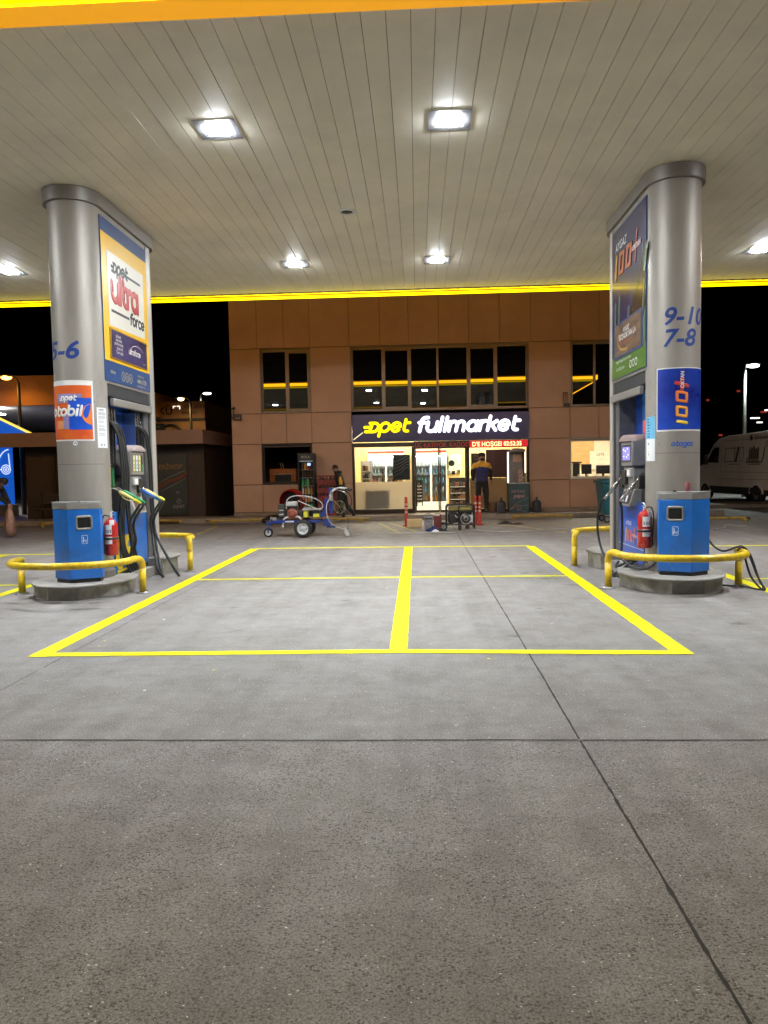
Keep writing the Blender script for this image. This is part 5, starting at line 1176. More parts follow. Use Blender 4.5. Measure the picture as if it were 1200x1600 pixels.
# --- line marking machine (seen from its left, handle to the right)
lm = thing('line_marking_machine', 'blue and white walk-behind line marking machine with petrol engine and big rear wheels', 'line marking machine', (-2.55, 16.4, 0))
M_mb = mat('machine_blue', (.010, .03, .19), .35, namt=.15, coat=.4); M_tyre = mat('tyre_rubber', (.02, .02, .02), .8, bump=.4, bscale=60); M_mw = mat('machine_white', (.46, .46, .45), .4, namt=.08)
yc = 16.42
def wheel(mb_t, par, x, y, z, r, wd, rim, name='wheel', spokes=0):
    q = MB(); q.lathe([(r * .62, -wd / 2), (r * .86, -wd / 2), (r, -wd * .28), (r, wd * .28), (r * .86, wd / 2), (r * .62, wd / 2)], (x, y, z), 28, 0, 'Y'); w_ = q.build(name, mb_t, par)
    q = MB(); q.lathe([(0, -wd * .30), (r * .16, -wd * .42), (r * .22, -wd * .30), (r * .50, -wd * .22), (r * .60, -wd * .46), (r * .64, -wd * .44), (r * .64, wd * .44), (0, wd * .4)], (x, y, z), 28, 0, 'Y'); q.build('rim', rim, w_)
    if spokes:
        q = MB()
        for k in range(spokes): a = 2 * PI * k / spokes; q.cyl((x + r * .38 * math.cos(a), y - wd * .30, z + r * .38 * math.sin(a)), r * .06, .01, 8, 0, 'Y')
        q.build('bolt', M_blk, w_)
    return w_
wheel(M_tyre, lm, -2.545, yc - .28, .205, .205, .11, M_mw, spokes=5); wheel(M_tyre, lm, -2.545, yc + .28, .205, .205, .11, M_mw, spokes=5)
wheel(M_tyre, lm, -3.375, yc - .02, .105, .105, .055, M_mw)
q = MB(); q.box(-3.28, -2.16, yc - .20, yc - .145, .325, .385); q.box(-3.28, -2.16, yc + .145, yc + .20, .325, .385); q.box(-3.30, -3.22, yc - .144, yc + .144, .33, .38); q.box(-2.72, -2.66, yc - .144, yc + .144, .33, .38)
q.box(-3.42, -3.29, yc - .05, yc + .05, .27, .345); q.tube([(-3.375, yc - .06, .105), (-3.36, yc - .06, .24), (-3.35, yc, .28)], .016, 8); q.tube([(-2.545, yc - .30, .205), (-2.545, yc + .3, .205)], .02, 10); q.tube([(-2.60, yc - .17, .22), (-2.60, yc - .17, .33)], .025, 8)
q.build('frame', M_mb, lm, bevel=.006)
q = MB(); q.box(-3.24, -3.16, yc - .17, yc - .10, .387, .45); q.tube([(-3.32, yc - .06, .36), (-3.3, yc - .06, .46), (-3.24, yc - .08, .44)], .012, 8); q.ell((-3.27, yc - .1, .43), .035, .03, .03); q.tube([(-3.05, yc - .22, .23), (-2.98, yc - .22, .33)], .018, 8); q.ell((-3.0, yc - .24, .24), .03, .03, .04); q.build('front_fittings', M_stl, lm)
q = MB(); q.tube(smooth([(-3.0, yc - .17, .39), (-2.93, yc - .17, .45), (-2.75, yc - .17, .46), (-2.64, yc - .17, .45), (-2.60, yc - .17, .39)], 4), .022, 8); q.box(-2.95, -2.76, yc - .203, yc - .20, .34, .375); q.build('white_bracket', M_mw, lm)
eng = MB(); eng.box(-2.98, -2.62, yc - .13, yc + .15, .42, .60); eng.box(-2.92, -2.70, yc - .1, yc + .1, .60, .70); en = eng.build('engine_block', M_blk, lm, bevel=.015)
q = MB(); q.lathe([(0, -.06), (.03, -.06), (.06, -.045), (.085, -.05), (.112, -.02), (.115, .03)], (-2.80, yc - .16, .53), 24, 0, 'Y'); q.build('recoil_cover', mat('rusty_red_cover', (.28, .07, .04), .45, nscale=20, namt=.3), en)
q = MB()
for k in range(10): a = 2 * PI * k / 10; q.tube([(-2.80 + .045 * math.cos(a), yc - .222, .53 + .045 * math.sin(a)), (-2.80 + .085 * math.cos(a + .3), yc - .214, .53 + .085 * math.sin(a + .3))], .005, 6)
q.build('recoil_slot', M_blk, en)
q = MB(); q.box(-2.93, -2.70, yc - .14, yc + .06, .69, .80); q.build('fuel_tank', M_mw, en, bevel=.035, segs=3)
q = MB(); q.cyl((-2.82, yc - .05, .80), .028, .025, 12); q.build('tank_cap', M_blk, en)
q = MB(); q.box(-3.12, -2.985, yc - .12, yc + .1, .46, .74); q.build('air_filter', mat('filter_dark_green', (.035, .04, .033), .5), en, bevel=.01)
q = MB(); q.box(-3.10, -3.0, yc - .128, yc - .122, .50, .53); q.box(-3.10, -3.0, yc - .128, yc - .122, .60, .62); q.build('filter_marks', M_grL, en)
q = MB(); q.tube(smooth([(-2.93, yc - .15, .64), (-2.90, yc - .18, .84), (-2.72, yc - .2, .93), (-2.40, yc - .2, .90), (-2.18, yc - .2, .81), (-2.11, yc - .18, .70), (-2.16, yc - .16, .60)], 5), .011, 8)
q.tube([(-2.66, yc - .18, .82), (-2.22, yc - .18, .62)], .011, 8); q.build('roll_bar', M_mw, lm)
q = MB(); q.box(-2.58, -2.18, yc - .14, yc + .14, .60, .635); q.box(-2.55, -2.42, yc - .12, yc + .1, .637, .66); pt = q.build('deck_plate', M_grL, lm, bevel=.006)
q = MB(); q.box(-2.56, -2.46, yc - .1, yc + .1, .44, .598); q.box(-2.34, -2.2, yc - .1, yc + .1, .44, .52); q.build('pump_yellow_parts', mat('pump_yellow', (.6, .55, .04), .45), lm, bevel=.01)
q = MB(); q.box(-2.36, -2.2, yc - .11, yc + .11, .522, .598); q.build('pump_body', M_blk, lm, bevel=.012)
q = MB(); q.add([(-2.16, yc - .08, .42), (-2.04, yc - .08, .50), (-2.0, yc - .08, .86), (-2.08, yc - .08, .86), (-2.10, yc - .08, .60), (-2.22, yc - .08, .50), (-2.16, yc + .08, .42), (-2.04, yc + .08, .50), (-2.0, yc + .08, .86), (-2.08, yc + .08, .86), (-2.10, yc + .08, .60), (-2.22, yc + .08, .50)],
        [(0, 1, 2, 3, 4, 5), (6, 11, 10, 9, 8, 7), (0, 6, 7, 1), (1, 7, 8, 2), (2, 8, 9, 3), (3, 9, 10, 4), (4, 10, 11, 5), (5, 11, 6, 0)])
q.box(-1.985, -1.90, yc - .07, yc + .07, .52, .95); q.add([(-1.99, yc - .05, .90), (-1.93, yc - .05, .90), (-1.90, yc - .05, 1.08), (-1.98, yc - .05, 1.11), (-1.99, yc + .05, .90), (-1.93, yc + .05, .90), (-1.90, yc + .05, 1.08), (-1.98, yc + .05, 1.11)], [(0, 1, 2, 3), (4, 7, 6, 5), (0, 4, 5, 1), (1, 5, 6, 2), (2, 6, 7, 3), (3, 7, 4, 0)])
q.box(-2.12, -1.96, yc - .1, yc + .1, .24, .40); q.box(-2.05, -1.85, yc - .06, yc + .06, .20, .238); q.build('mast', M_mb, lm, bevel=.008)
q = MB()
for dy in (-.22, .22): q.tube(smooth([(-1.96, yc + dy * .4, .93), (-1.90, yc + dy, 1.02), (-1.78, yc + dy, 1.085), (-1.62, yc + dy, 1.07), (-1.50, yc + dy, 1.03)], 5), .015, 8)
q.tube([(-1.93, yc - .1, .80), (-1.93, yc - .1, .97)], .035, 10); q.build('handlebar', M_mw, lm)
q = MB()
for dy in (-.22, .22): q.tube([(-1.60, yc + dy, 1.06), (-1.48, yc + dy, 1.025)], .02, 10)
q.build('grip', M_blk, lm)
q = MB(); q.tube(smooth([(-1.78, yc - .22, 1.05), (-1.64, yc - .23, 1.0), (-1.56, yc - .22, .93)], 4), .008, 6); q.tube([(-1.70, yc - .24, 1.03), (-1.58, yc - .24, .98)], .014, 6); q.build('brake_lever', M_stl, lm)
q = MB(); q.tube(smooth([(-1.94, yc - .12, .90), (-2.02, yc - .18, .72), (-2.02, yc - .2, .50), (-1.95, yc - .22, .33), (-1.84, yc - .22, .25), (-1.70, yc - .2, .19), (-1.62, yc - .18, .17)], 6), .008, 8)
q.tube(smooth([(-1.60, yc - .2, 1.03), (-1.50, yc - .15, .92), (-1.47, yc - .1, .75), (-1.56, yc - .1, .60), (-1.70, yc - .12, .58)], 6), .010, 8, 1); q.build('paint_hose', [M_mw, M_rub], lm)
q = MB(); q.tube(arcp := [(-1.74 + .12 * math.cos(a * PI / 12), yc - .12, .66 + .14 * math.sin(a * PI / 12)) for a in range(24)], .008, 6, 0, True)
for k in range(6): a = k * PI / 3; q.tube([(-1.74, yc - .12, .66), (-1.74 + .11 * math.cos(a), yc - .12, .66 + .13 * math.sin(a))], .004, 6)
q.tube([(-1.90, yc - .12, .84), (-1.74, yc - .12, .66)], .007, 6); q.build('cable_reel', mat('reel_olive', (.20, .19, .10), .5), lm)
q = MB(); q.tube([(-1.66, yc - .15, .60), (-1.55, yc - .17, .40), (-1.55, yc - .17, .15)], .005, 6); q.build('wire', M_blk, lm)
q = MB(); q.tube([(-1.64, yc - .18, .20), (-1.60, yc - .18, .12)], .03, 10); q.add([(-1.66, yc - .2, .12), (-1.57, yc - .2, .14), (-1.52, yc - .2, .03), (-1.60, yc - .2, .015), (-1.66, yc - .15, .12), (-1.57, yc - .15, .14), (-1.52, yc - .15, .03), (-1.60, yc - .15, .015)], [(0, 1, 2, 3), (4, 7, 6, 5), (0, 4, 5, 1), (1, 5, 6, 2), (2, 6, 7, 3), (3, 7, 4, 0)]); q.build('spray_guard', M_mw, lm, bevel=.006)

# --- portable generator
gn = thing('portable_generator', 'portable petrol generator in a black tube frame with yellowish tank, in front of the door', 'generator', (1.02, 17.75, 0))
gx0, gx1, gy0, gy1 = .68, 1.34, 17.55, 17.95
q = MB()
for y in (gy0, gy1):
    q.tube(smooth([(gx0, y, .10), (gx0, y, .52), (gx0 + .02, y, .575), (gx0 + .08, y, .60), (gx1 - .08, y, .60), (gx1 - .02, y, .575), (gx1, y, .52), (gx1, y, .03)], 3), .016, 8); q.tube([(gx0, y, .13), (gx1, y, .13)], .014, 8)
q.tube([(gx0 + .31, gy0, .60), (gx0 + .28, gy0, .50), (gx0 + .28, gy0, .13)], .014, 8)
for x in (gx0, gx1): q.tube([(x, gy0, .56), (x, gy1, .56)], .014, 8); q.tube([(x, gy0, .13), (x, gy1, .13)], .014, 8)
q.build('tube_frame', M_blk, gn)
q = MB(); q.box(gx0 + .05, gx1 - .05, gy0 + .04, gy1 - .04, .46, .565); q.build('fuel_tank', mat('tank_olive_yellow', (.25, .21, .06), .35, coat=.3), gn, bevel=.025, segs=3)
q = MB(); q.box(gx0 + .04, gx1 - .03, gy0 + .02, gy1 - .02, .425, .45); q.build('tank_seam', M_blk, gn)
q = MB(); q.box(gx0 + .28, gx1 - .06, gy0 + .06, gy1 - .05, .15, .42); eg = q.build('engine_block', M_blk, gn, bevel=.02)
q = MB(); q.lathe([(0, -.05), (.04, -.05), (.06, -.03), (.10, -.035), (.115, 0), (.12, .03)], (gx0 + .46, gy0 + .03, .27), 24, 0, 'Y'); q.build('recoil_cover', mat('cover_dark_grey', (.05, .05, .05), .35), eg)
q = MB(); ring_ = [(gx0 + .46 + dx, gy0 - .012, .27 + dz) for dx, dz in arc(0, 0, .125, .125, 100, 330, 18)]; q.tube(ring_, .009, 6)
q.tube([(gx0 + .46 + .05 * math.cos(a), gy0 - .022, .27 + .05 * math.sin(a)) for a in [i * PI / 8 for i in range(16)]], .005, 6, 0, True); q.build('recoil_rim', M_grL, eg)
q = MB(); q.box(gx0 + .04, gx0 + .27, gy0 + .05, gy1 - .05, .17, .41); al = q.build('alternator', mat('alternator_black', (.02, .018, .022), .4), gn, bevel=.03)
q = MB(); q.box(gx0 + .035, gx0 + .27, gy1 - .045, gy1 - .03, .15, .42); q.box(gx1 - .13, gx1 - .035, gy0 + .02, gy0 + .05, .18, .36); q.build('side_panel', M_mw, gn)
q = MB(); q.tube([(gx0 + .2, gy0 + .02, .36), (gx0 + .24, gy0, .30), (gx0 + .3, gy0 + .01, .33)], .016, 8); q.tube([(gx0 + .15, gy0 + .01, .15), (gx0 + .26, gy0 - .01, .17)], .012, 8); q.build('carburettor_parts', M_stl, gn)
wheel(M_tyre, gn, gx0 - .07, gy0 + .02, .085, .085, .05, M_gry); wheel(M_tyre, gn, gx0 - .07, gy1 - .02, .085, .085, .05, M_gry)
q = MB(); q.box(gx0 + .27, gx0 + .35, gy0 - .02, gy0 + .03, .0, .115); q.box(gx1 - .22, gx1 - .12, gy0 - .01, gy0 + .05, .03, .115); q.tube([(gx0 - .07, gy0, .085), (gx0 - .07, gy1, .085)], .01, 6); q.tube([(gx0 - .07, gy1 - .1, .085), (gx0, gy1 - .1, .13)], .01, 6); q.build('feet', M_rub, gn, bevel=.004)
# paint tins, rag, cup, box
q = MB(); q.box(.15, .345, 17.50, 17.70, .02, .36); tn = thing('paint_canister', 'square silver paint canister left of the generator', 'canister', (.25, 17.6, 0)); q.build('canister_body', mat('tin_silver', (.34, .33, .35), .3, .6, nscale=12, namt=.35), tn, bevel=.012)
q = MB(); q.box(.145, .35, 17.495, 17.705, .362, .378); q.box(.16, .335, 17.494, 17.4985, .27, .30); q.tube([(.19, 17.6, .38), (.2, 17.6, .405), (.29, 17.6, .405), (.3, 17.6, .38)], .007, 6); q.build('canister_lid', M_blk, tn, bevel=.003)
q = MB(); q.box(.375, .56, 17.52, 17.72, .0, .36); tn2 = thing('jerry_can', 'dark red jerry can between the silver canister and the generator', 'jerry can', (.47, 17.62, 0)); q.build('can_body', mat('can_maroon', (.12, .025, .022), .4), tn2, bevel=.02)
q = MB(); q.tube([(.42, 17.62, .36), (.42, 17.62, .395), (.52, 17.62, .395), (.52, 17.62, .36)], .010, 6); q.cyl((.54, 17.56, .355), .022, .03, 10); q.build('can_handle', M_blk, tn2)
def rag(cx, cy, r, h, m, lab, cat, name, seed):
    r_ = random.Random(seed); q = MB(); vs = []; n = 14; k = 6
    for i in range(k):
        for j_ in range(n):
            a = 2 * PI * j_ / n; rr_ = r * (1 - i / k) * (1 + r_.uniform(-.25, .25)) + .005; vs.append((cx + rr_ * math.cos(a) * 1.4, cy + rr_ * math.sin(a), .004 + h * (i / (k - 1)) ** .7 * r_.uniform(.6, 1.1)))
    vs.append((cx, cy, h)); fs = [(i * n + j_, i * n + (j_ + 1) % n, (i + 1) * n + (j_ + 1) % n, (i + 1) * n + j_) for i in range(k - 1) for j_ in range(n)] + [((k - 1) * n + j_, (k - 1) * n + (j_ + 1) % n, k * n) for j_ in range(n)]
    q.add(vs, fs, 0, True); return tag(q.build(name, m), lab, cat)
rag(.36, 17.35, .13, .12, mat('rag_navy', (.02, .03, .12), .9), 'crumpled navy rag lying in front of the silver canister', 'rag', 'rag', 1)
rag(.55, 17.32, .10, .07, mat('rag_dark', (.02, .018, .02), .9), 'dark crumpled cloth beside the navy rag', 'cloth', 'cloth', 2)
rag(.40, 17.17, .055, .06, mat('cup_white', (.75, .75, .75), .5), 'small white crushed cup on the concrete before the canister', 'cup', 'crushed_cup', 3)
rag(2.25, 19.2, .16, .08, M_blk, 'dark clump of hose and rags on the ground right of the delineator posts', 'hose clump', 'hose_clump', 4)
rag(2.55, 19.0, .12, .05, mat('rag_rust', (.10, .04, .025), .9), 'small rusty rag on the ground right of the dark clump', 'rag', 'rag', 6)
q = MB(); q.box(-.28, .10, 18.5, 18.85, .0, .20); tag(q.build('cardboard_box', mat('cardboard_pale', (.55, .40, .20), .8, nscale=5, namt=.15), bevel=.006), 'pale yellow box on the ground left of the silver canister', 'box')

# --- delineator posts
def post(x, y, lab):
    t = thing('delineator_post', lab, 'delineator post', (x, y, 0), group='red flexible delineator posts')
    q = MB(); q.lathe([(0, .03), (.045, .03), (.042, .05), (.040, .62), (.030, .66), (.036, .70), (.030, .75), (0, .76)], (x, y, 0), 18); q.build('tube', mat('delineator_red', (.50, .035, .02), .5, namt=.15), t)
    q = MB(); q.lathe([(0, 0), (.11, 0), (.10, .02), (.05, .035), (0, .035)], (x, y, 0), 20); q.build('base', mat('delineator_base', (.36, .03, .02), .6), t)
    for z in (.34, .44, .54):
        q = MB(); q.lathe([(.0415, z), (.0425, z + .003), (.0425, z + .045), (.0415, z + .048)], (x, y, 0), 18); q.build('reflective_band', mat('band_pinkish_white', (.62, .42, .38), .4), t)
    return t
p0 = post(-.30, 19.0, 'red delineator post standing alone left of the shop door')
def wdup(root, old, new, lab): return dup(root, new, label=lab)
dup(p0, (1.49, 19.1, 0), label='front red delineator post of the pair beside the generator, left one'); dup(p0, (1.585, 19.0, 0), label='red delineator post of the pair beside the generator, right one')

# --- yellow pipe wheel stops
def wstop(x0, x1, y, lab, z=.11):
    t = thing('wheel_stop', lab, 'wheel stop', ((x0 + x1) / 2, y, 0), group='low yellow pipe wheel stops')
    q = MB(); q.tube(smooth([(x0, y, .0), (x0 + .01, y, z - .05), (x0 + .06, y, z), (x1 - .06, y, z), (x1 - .01, y, z - .05), (x1, y, .0)], 3), .035, 10); q.build('bar', M_yelO, t)
    for x in (x0, x1): q = MB(); q.cyl((x, y, 0), .06, .008, 12); q.build('foot_plate', M_stl, t)
wstop(-5.75, -1.62, 20.55, 'long low yellow pipe along the kerb left of the shop door')
wstop(2.66, 4.20, 20.5, 'low yellow pipe right of the shop door, behind the dark clump'); wstop(5.1, 6.9, 20.6, 'low yellow pipe behind the right pump island')
wstop(-10.7, -8.4, 20.5, 'low yellow pipe in front of the dark bench at far left'); wstop(-8.0, -6.85, 20.9, 'short low yellow pipe in front of the dark poster building')
wstop(5.95, 8.1, 18.6, 'low yellow pipe in front of the white van')
# cable
q = MB(); q.tube(smooth([(-1.55, 16.25, .01), (-1.1, 16.9, .012), (-.4, 16.75, .012), (.3, 16.95, .012), (.9, 16.85, .012), (1.3, 17.2, .03), (1.7, 17.0, .012), (2.4, 16.9, .012), (3.2, 17.3, .012), (4.2, 17.0, .012), (5.2, 17.6, .012)], 8), .009, 6)
tag(q.build('power_cable', M_mw), 'long pale cable lying across the concrete in front of the generator', 'cable')
q = MB(); q.tube(smooth([(6.6, 16.7, .01), (7.0, 17.1, .012), (7.2, 17.5, .03), (7.6, 17.3, .012)], 8), .010, 6); tag(q.build('hose_scrap', M_mw), 'short pale hose scrap on the ground near the van', 'hose scrap')
# water jugs, bucket
def jug(x, y, lab):
    t = thing('water_jug', lab, 'water jug', (x, y, .151), group='dark water jugs at the shop wall')
    q = MB(); q.lathe([(0, 0), (.12, 0), (.135, .02), (.13, .08), (.135, .10), (.13, .16), (.135, .18), (.13, .24), (.135, .27), (.11, .32), (.035, .36), (.03, .41), (0, .41)], (x, y, .152), 20); q.build('jug_body', mat('jug_smoke', (.05, .055, .07), .15, coat=.4), t)
    q = MB(); q.cyl((x, y, .562), .034, .025, 14); q.tube([(x, y, .585), (x + .04, y, .60)], .008, 6); q.build('jug_cap', M_blk, t); return t
jug(3.45, 21.55, 'dark water jug standing alone against the wall right of the shop front'); jug(2.42, 21.5, 'dark water jug between the bucket and the drinks chest')
bu = thing('bucket', 'pale brown plastic bucket standing by the shop front behind the attendant', 'bucket', (2.22, 21.75, .151))
q = MB(); q.lathe([(0, 0), (.12, 0), (.155, .30), (.165, .305), (.165, .32), (.148, .31), (.115, .02)], (2.20, 21.72, .152), 22); q.build('bucket_wall', mat('bucket_brown', (.30, .17, .10), .45), bu)
q = MB(); q.tube([(2.20 + .16 * math.cos(a), 21.72 + .02, .45 - .12 * math.sin(a)) for a in [i * PI / 10 for i in range(11)]], .004, 6); q.build('bail', M_stl, bu)
# teal wheeled container
tc_ = thing('waste_container', 'teal wheeled waste container at the right front of the shop, partly hidden by the pump', 'waste container', (5.15, 19.4, 0))
mt_ = mat('container_teal', (.015, .13, .17), .45, namt=.2)
q = MB(); q.prism([(4.80, 19.1), (5.62, 19.1), (5.62, 19.75), (4.80, 19.75)], .20, 1.02, top=[(4.72, 19.02), (5.70, 19.02), (5.70, 19.83), (4.72, 19.83)]); q.build('container_body', mt_, tc_, bevel=.02)
q = MB(); q.box(4.68, 5.74, 18.98, 19.88, 1.022, 1.09); q.box(4.76, 5.66, 19.05, 19.8, 1.092, 1.13); q.build('container_lid', mt_, tc_, bevel=.02)
q = MB()
for x in (4.95, 5.2, 5.45): q.box(x - .02, x + .02, 19.03, 19.07, .35, .98)
q.box(4.74, 5.68, 18.99, 19.015, .84, .90); q.build('rib', mt_, tc_, bevel=.006)
for x in (4.86, 5.56): wheel(M_tyre, tc_, x, 19.14, .09, .09, .05, M_gry, 'castor')
for x in (4.86, 5.56): wheel(M_tyre, tc_, x, 19.7, .09, .09, .05, M_gry, 'castor')
q = MB(); q.box(4.82, 4.90, 19.12, 19.2, .17, .2); q.box(5.52, 5.6, 19.12, 19.2, .17, .2); q.build('castor_fork', M_stl, tc_)
# litter on the ground
lt = random.Random(21)
for k, (x, y) in enumerate(((-2.13, 12.2), (1.15, 8.15), (.05, 6.9), (-1.9, 4.9), (-.85, 12.6), (1.9, 12.9), (-.4, 9.1), (.2, 4.2), (2.6, 6.4), (-2.6, 7.3), (1.25, 6.95), (-1.3, 11.1))):
    r_ = lt.uniform(.008, .02); q = MB(); q.poly([(x + r_ * math.cos(a) * lt.uniform(.5, 1.2), y + r_ * math.sin(a) * lt.uniform(.5, 1.2)) for a in [i * PI / 3 for i in range(6)]], w=.007)
    q.poly([(x + r_ * .3, y), (x + r_, y + r_ * .4), (x + r_ * .7, y + r_)], w=.011)
    c_ = [M_pap, M_grL, M_blk][k % 3]
    tag(q.build('litter_scrap', c_, weld=False), f'tiny {["white", "grey", "black"][k % 3]} scrap of litter on the concrete', 'litter', f'{["white", "grey", "black"][k % 3]} litter scraps')
# ================================================================ people
def skin_body(name, V, E, Rr, mats, zone, parent, extra=None, sub=2):
    me = bpy.data.meshes.new(name); me.from_pydata(V, E, []); o = bpy.data.objects.new(name, me); COL.objects.link(o)
    sk = o.modifiers.new('s', 'SKIN'); sk.use_smooth_shade = True; sk.branch_smoothing = .6
    for i, r_ in enumerate(Rr): me.skin_vertices[0].data[i].radius = (r_ if isinstance(r_, tuple) else (r_, r_))
    me.skin_vertices[0].data[0].use_root = True
    ss = o.modifiers.new('u', 'SUBSURF'); ss.levels = sub; ss.render_levels = sub
    dg = bpy.context.evaluated_depsgraph_get(); m2 = bpy.data.meshes.new_from_object(o.evaluated_get(dg)); bpy.data.objects.remove(o)
    vs = [v.co.copy() for v in m2.vertices]; fs = [tuple(p.vertices) for p in m2.polygons]
    b = MB(); b.add(vs, fs, 0, True); n0 = len(b.f)
    for i, f in enumerate(b.f):
        c = sum((b.v[k] for k in f), Vector((0, 0, 0))) / len(f); b.mi[i] = zone(c)
    if extra: extra(b)
    ob = b.build(name, mats, parent, local=True, weld=False); return ob
M_skin = mat('skin', (.27, .145, .095), .5, namt=.06); M_hair = mat('hair_dark', (.015, .012, .010), .6, namt=.3)
M_navy = mat('cloth_navy', (.035, .035, .13), .8, bump=.1); M_gold = mat('cloth_gold', (.72, .36, .03), .8, bump=.1); M_black = mat('cloth_black', (.014, .012, .013), .85, bump=.1); M_shoe = mat('shoe_black', (.012, .011, .011), .4)
def hand(b, p, d, side, mi, k=1.):
    p = Vector(p); d = Vector(d).normalized(); s_ = Vector(side).normalized(); n_ = d.cross(s_)
    b.tube([p - d * .03, p + d * .02, p + d * .065], [.026, .034, .032], 10, mi)
    for i in range(4):
        o_ = s_ * (.026 - .0175 * i); L = [.066, .074, .070, .055][i] * k
        b.tube([p + d * .055 + o_, p + d * (.07 + L * .45) + o_ * 1.05 + n_ * .006, p + d * (.065 + L * .8) + o_ + n_ * .020, p + d * (.06 + L) + o_ + n_ * .038], [.0098, .009, .008, .006], 7, mi)
    b.tube([p + d * .005 + s_ * .03, p + d * .035 + s_ * .052 + n_ * .01, p + d * .068 + s_ * .056 + n_ * .022], [.012, .010, .008], 7, mi)
def face(b, c, f, mi, mie, r=.1):
    """nose, ears, eyes, mouth on a head centred at c facing f"""
    c = Vector(c); f = Vector(f).normalized(); u = Vector((0, 0, 1)); s_ = f.cross(u).normalized()
    b.tube([c + f * (r * .86) + u * .015, c + f * (r * 1.02) - u * .018, c + f * (r * .84) - u * .03], [.008, .015, .010], 7, mi)
    for k in (-1, 1):
        q_ = c + s_ * (k * r * .80) - u * .005; b.ell(tuple(q_), .014, .022, .032, mi, 8, 6)
        e_ = c + f * (r * .88) + s_ * (k * .031) + u * .02; b.ell(tuple(e_), .011, .011, .007, mie, 8, 6)
    b.tube([c + f * (r * .86) + s_ * .024 - u * .052, c + f * (r * .92) - u * .054, c + f * (r * .86) - s_ * .024 - u * .052], .005, 6, mie)
# attendant standing by the shop door
pa = thing('person', 'stocky person in gold and navy short sleeved polo over black, standing by the shop door', 'person', (1.86, 21.45, .151), rz=R(8), group=None)
V = [(0, 0, .95), (0, .0, 1.10), (0, -.02, 1.27), (0, .01, 1.42), (0, .0, 1.50), (0, -.015, 1.60), (0, -.02, 1.68),
     (-.21, .01, 1.41), (-.275, .03, 1.17), (-.262, -.04, .95), (.21, .01, 1.41), (.275, .03, 1.17), (.262, -.04, .95),
     (-.10, 0, .84), (-.115, -.01, .48), (-.12, .02, .10), (-.13, -.10, .045), (.10, 0, .84), (.125, -.01, .48), (.135, .02, .10), (.15, -.10, .045)]
E = [(0, 1), (1, 2), (2, 3), (3, 4), (4, 5), (5, 6), (3, 7), (7, 8), (8, 9), (3, 10), (10, 11), (11, 12), (0, 13), (13, 14), (14, 15), (15, 16), (0, 17), (17, 18), (18, 19), (19, 20)]
Rr = [(.185, .14), (.225, .185), (.215, .175), (.17, .12), (.065, .065), (.088, .10), (.075, .085), (.085, .085), (.062, .062), (.034, .034), (.085, .085), (.062, .062), (.034, .034),
      (.115, .12), (.078, .082), (.052, .055), (.045, .035), (.115, .12), (.078, .082), (.052, .055), (.045, .035)]
def zone_a(c):
    ax = abs(c.x)
    if c.z > 1.515: return 0
    if c.z < .095: return 4
    if c.z < .93 and ax < .26 and not (ax > .215 and c.z > .80): return 3
    if ax > .215 and c.z < 1.26: return 3          # dark under-sleeves
    if c.z > 1.345 - .25 * max(0, ax - .05): return 2
    return 1
def ex_a(b):
    hand(b, (-.262, -.05, .92), (.04, -.10, -1), (.25, -1, 0), 0); hand(b, (.262, -.05, .92), (-.04, -.10, -1), (-.25, -1, 0), 0); face(b, (0, -.02, 1.63), (0, -1, 0), 0, 5)
skin_body('body', V, E, Rr, [M_skin, M_navy, M_gold, M_black, M_shoe, M_hair], zone_a, pa, ex_a)
q = MB(); q.lathe([(.104, 0), (.108, .04), (.098, .085), (.06, .118), (0, .128)], (0, -.008, 1.635), 18, arc=2 * PI)
q.v = [v if v.y > -.07 or v.z > 1.70 else Vector((v.x, -.07, v.z)) for v in q.v]; q.build('hair', M_hair, pa, local=True)
q = MB(); q.add([(-.06, -.105, 1.58), (.06, -.105, 1.58), (.045, -.10, 1.535), (-.045, -.10, 1.535), (-.055, -.06, 1.56), (.055, -.06, 1.56)], [(0, 1, 2, 3), (0, 3, 4), (1, 5, 2)]); q.build('beard', M_hair, pa, local=True)
q = MB(); q.tube([(.068 * math.cos(a), .062 * math.sin(a) - .005, 1.495 - .012 * math.sin(a)) for a in [i * PI / 8 for i in range(16)]], .014, 8, 0, True); q.build('collar', M_navy, pa, local=True)
q = MB(); q.box(.05, .10, -.20, -.185, 1.33, 1.345); q.build('name_badge', M_pap, pa, local=True)
# walking worker behind the machine (faces left, mid stride)
pb_ = thing('person', 'person in black with gold sleeve patch walking left along the shop wall, bent slightly forward', 'person', (-2.22, 21.05, .0), rz=0)
V = [(.06, 0, .90), (.03, 0, 1.06), (-.02, 0, 1.22), (-.06, 0, 1.33), (-.10, 0, 1.42), (-.135, 0, 1.50), (-.145, 0, 1.57),
     (-.05, -.17, 1.32), (.06, -.21, 1.08), (-.10, -.20, .95), (-.05, .17, 1.32), (-.02, .22, 1.07), (-.20, .20, .95),
     (.05, -.08, .82), (-.02, -.09, .48), (.10, -.09, .12), (.0, -.09, .05), (.08, .08, .82), (.14, .09, .48), (.38, .09, .20), (.34, .09, .10)]
def zone_b(c):
    if c.z > 1.44 and c.x < -.07: return 0
    if c.z < .07 or (c.x > .3 and c.z < .16): return 3
    if c.y < -.13 and 1.06 < c.z < 1.28 and c.x > .0: return 2
    return 1
Rr = [(.16, .17), (.165, .17), (.165, .18), (.13, .17), (.07, .07), (.09, .08), (.08, .075), (.09, .09), (.065, .065), (.034, .034), (.09, .09), (.065, .065), (.034, .034),
      (.115, .115), (.08, .08), (.054, .056), (.046, .036), (.115, .115), (.08, .08), (.054, .056), (.046, .036)]
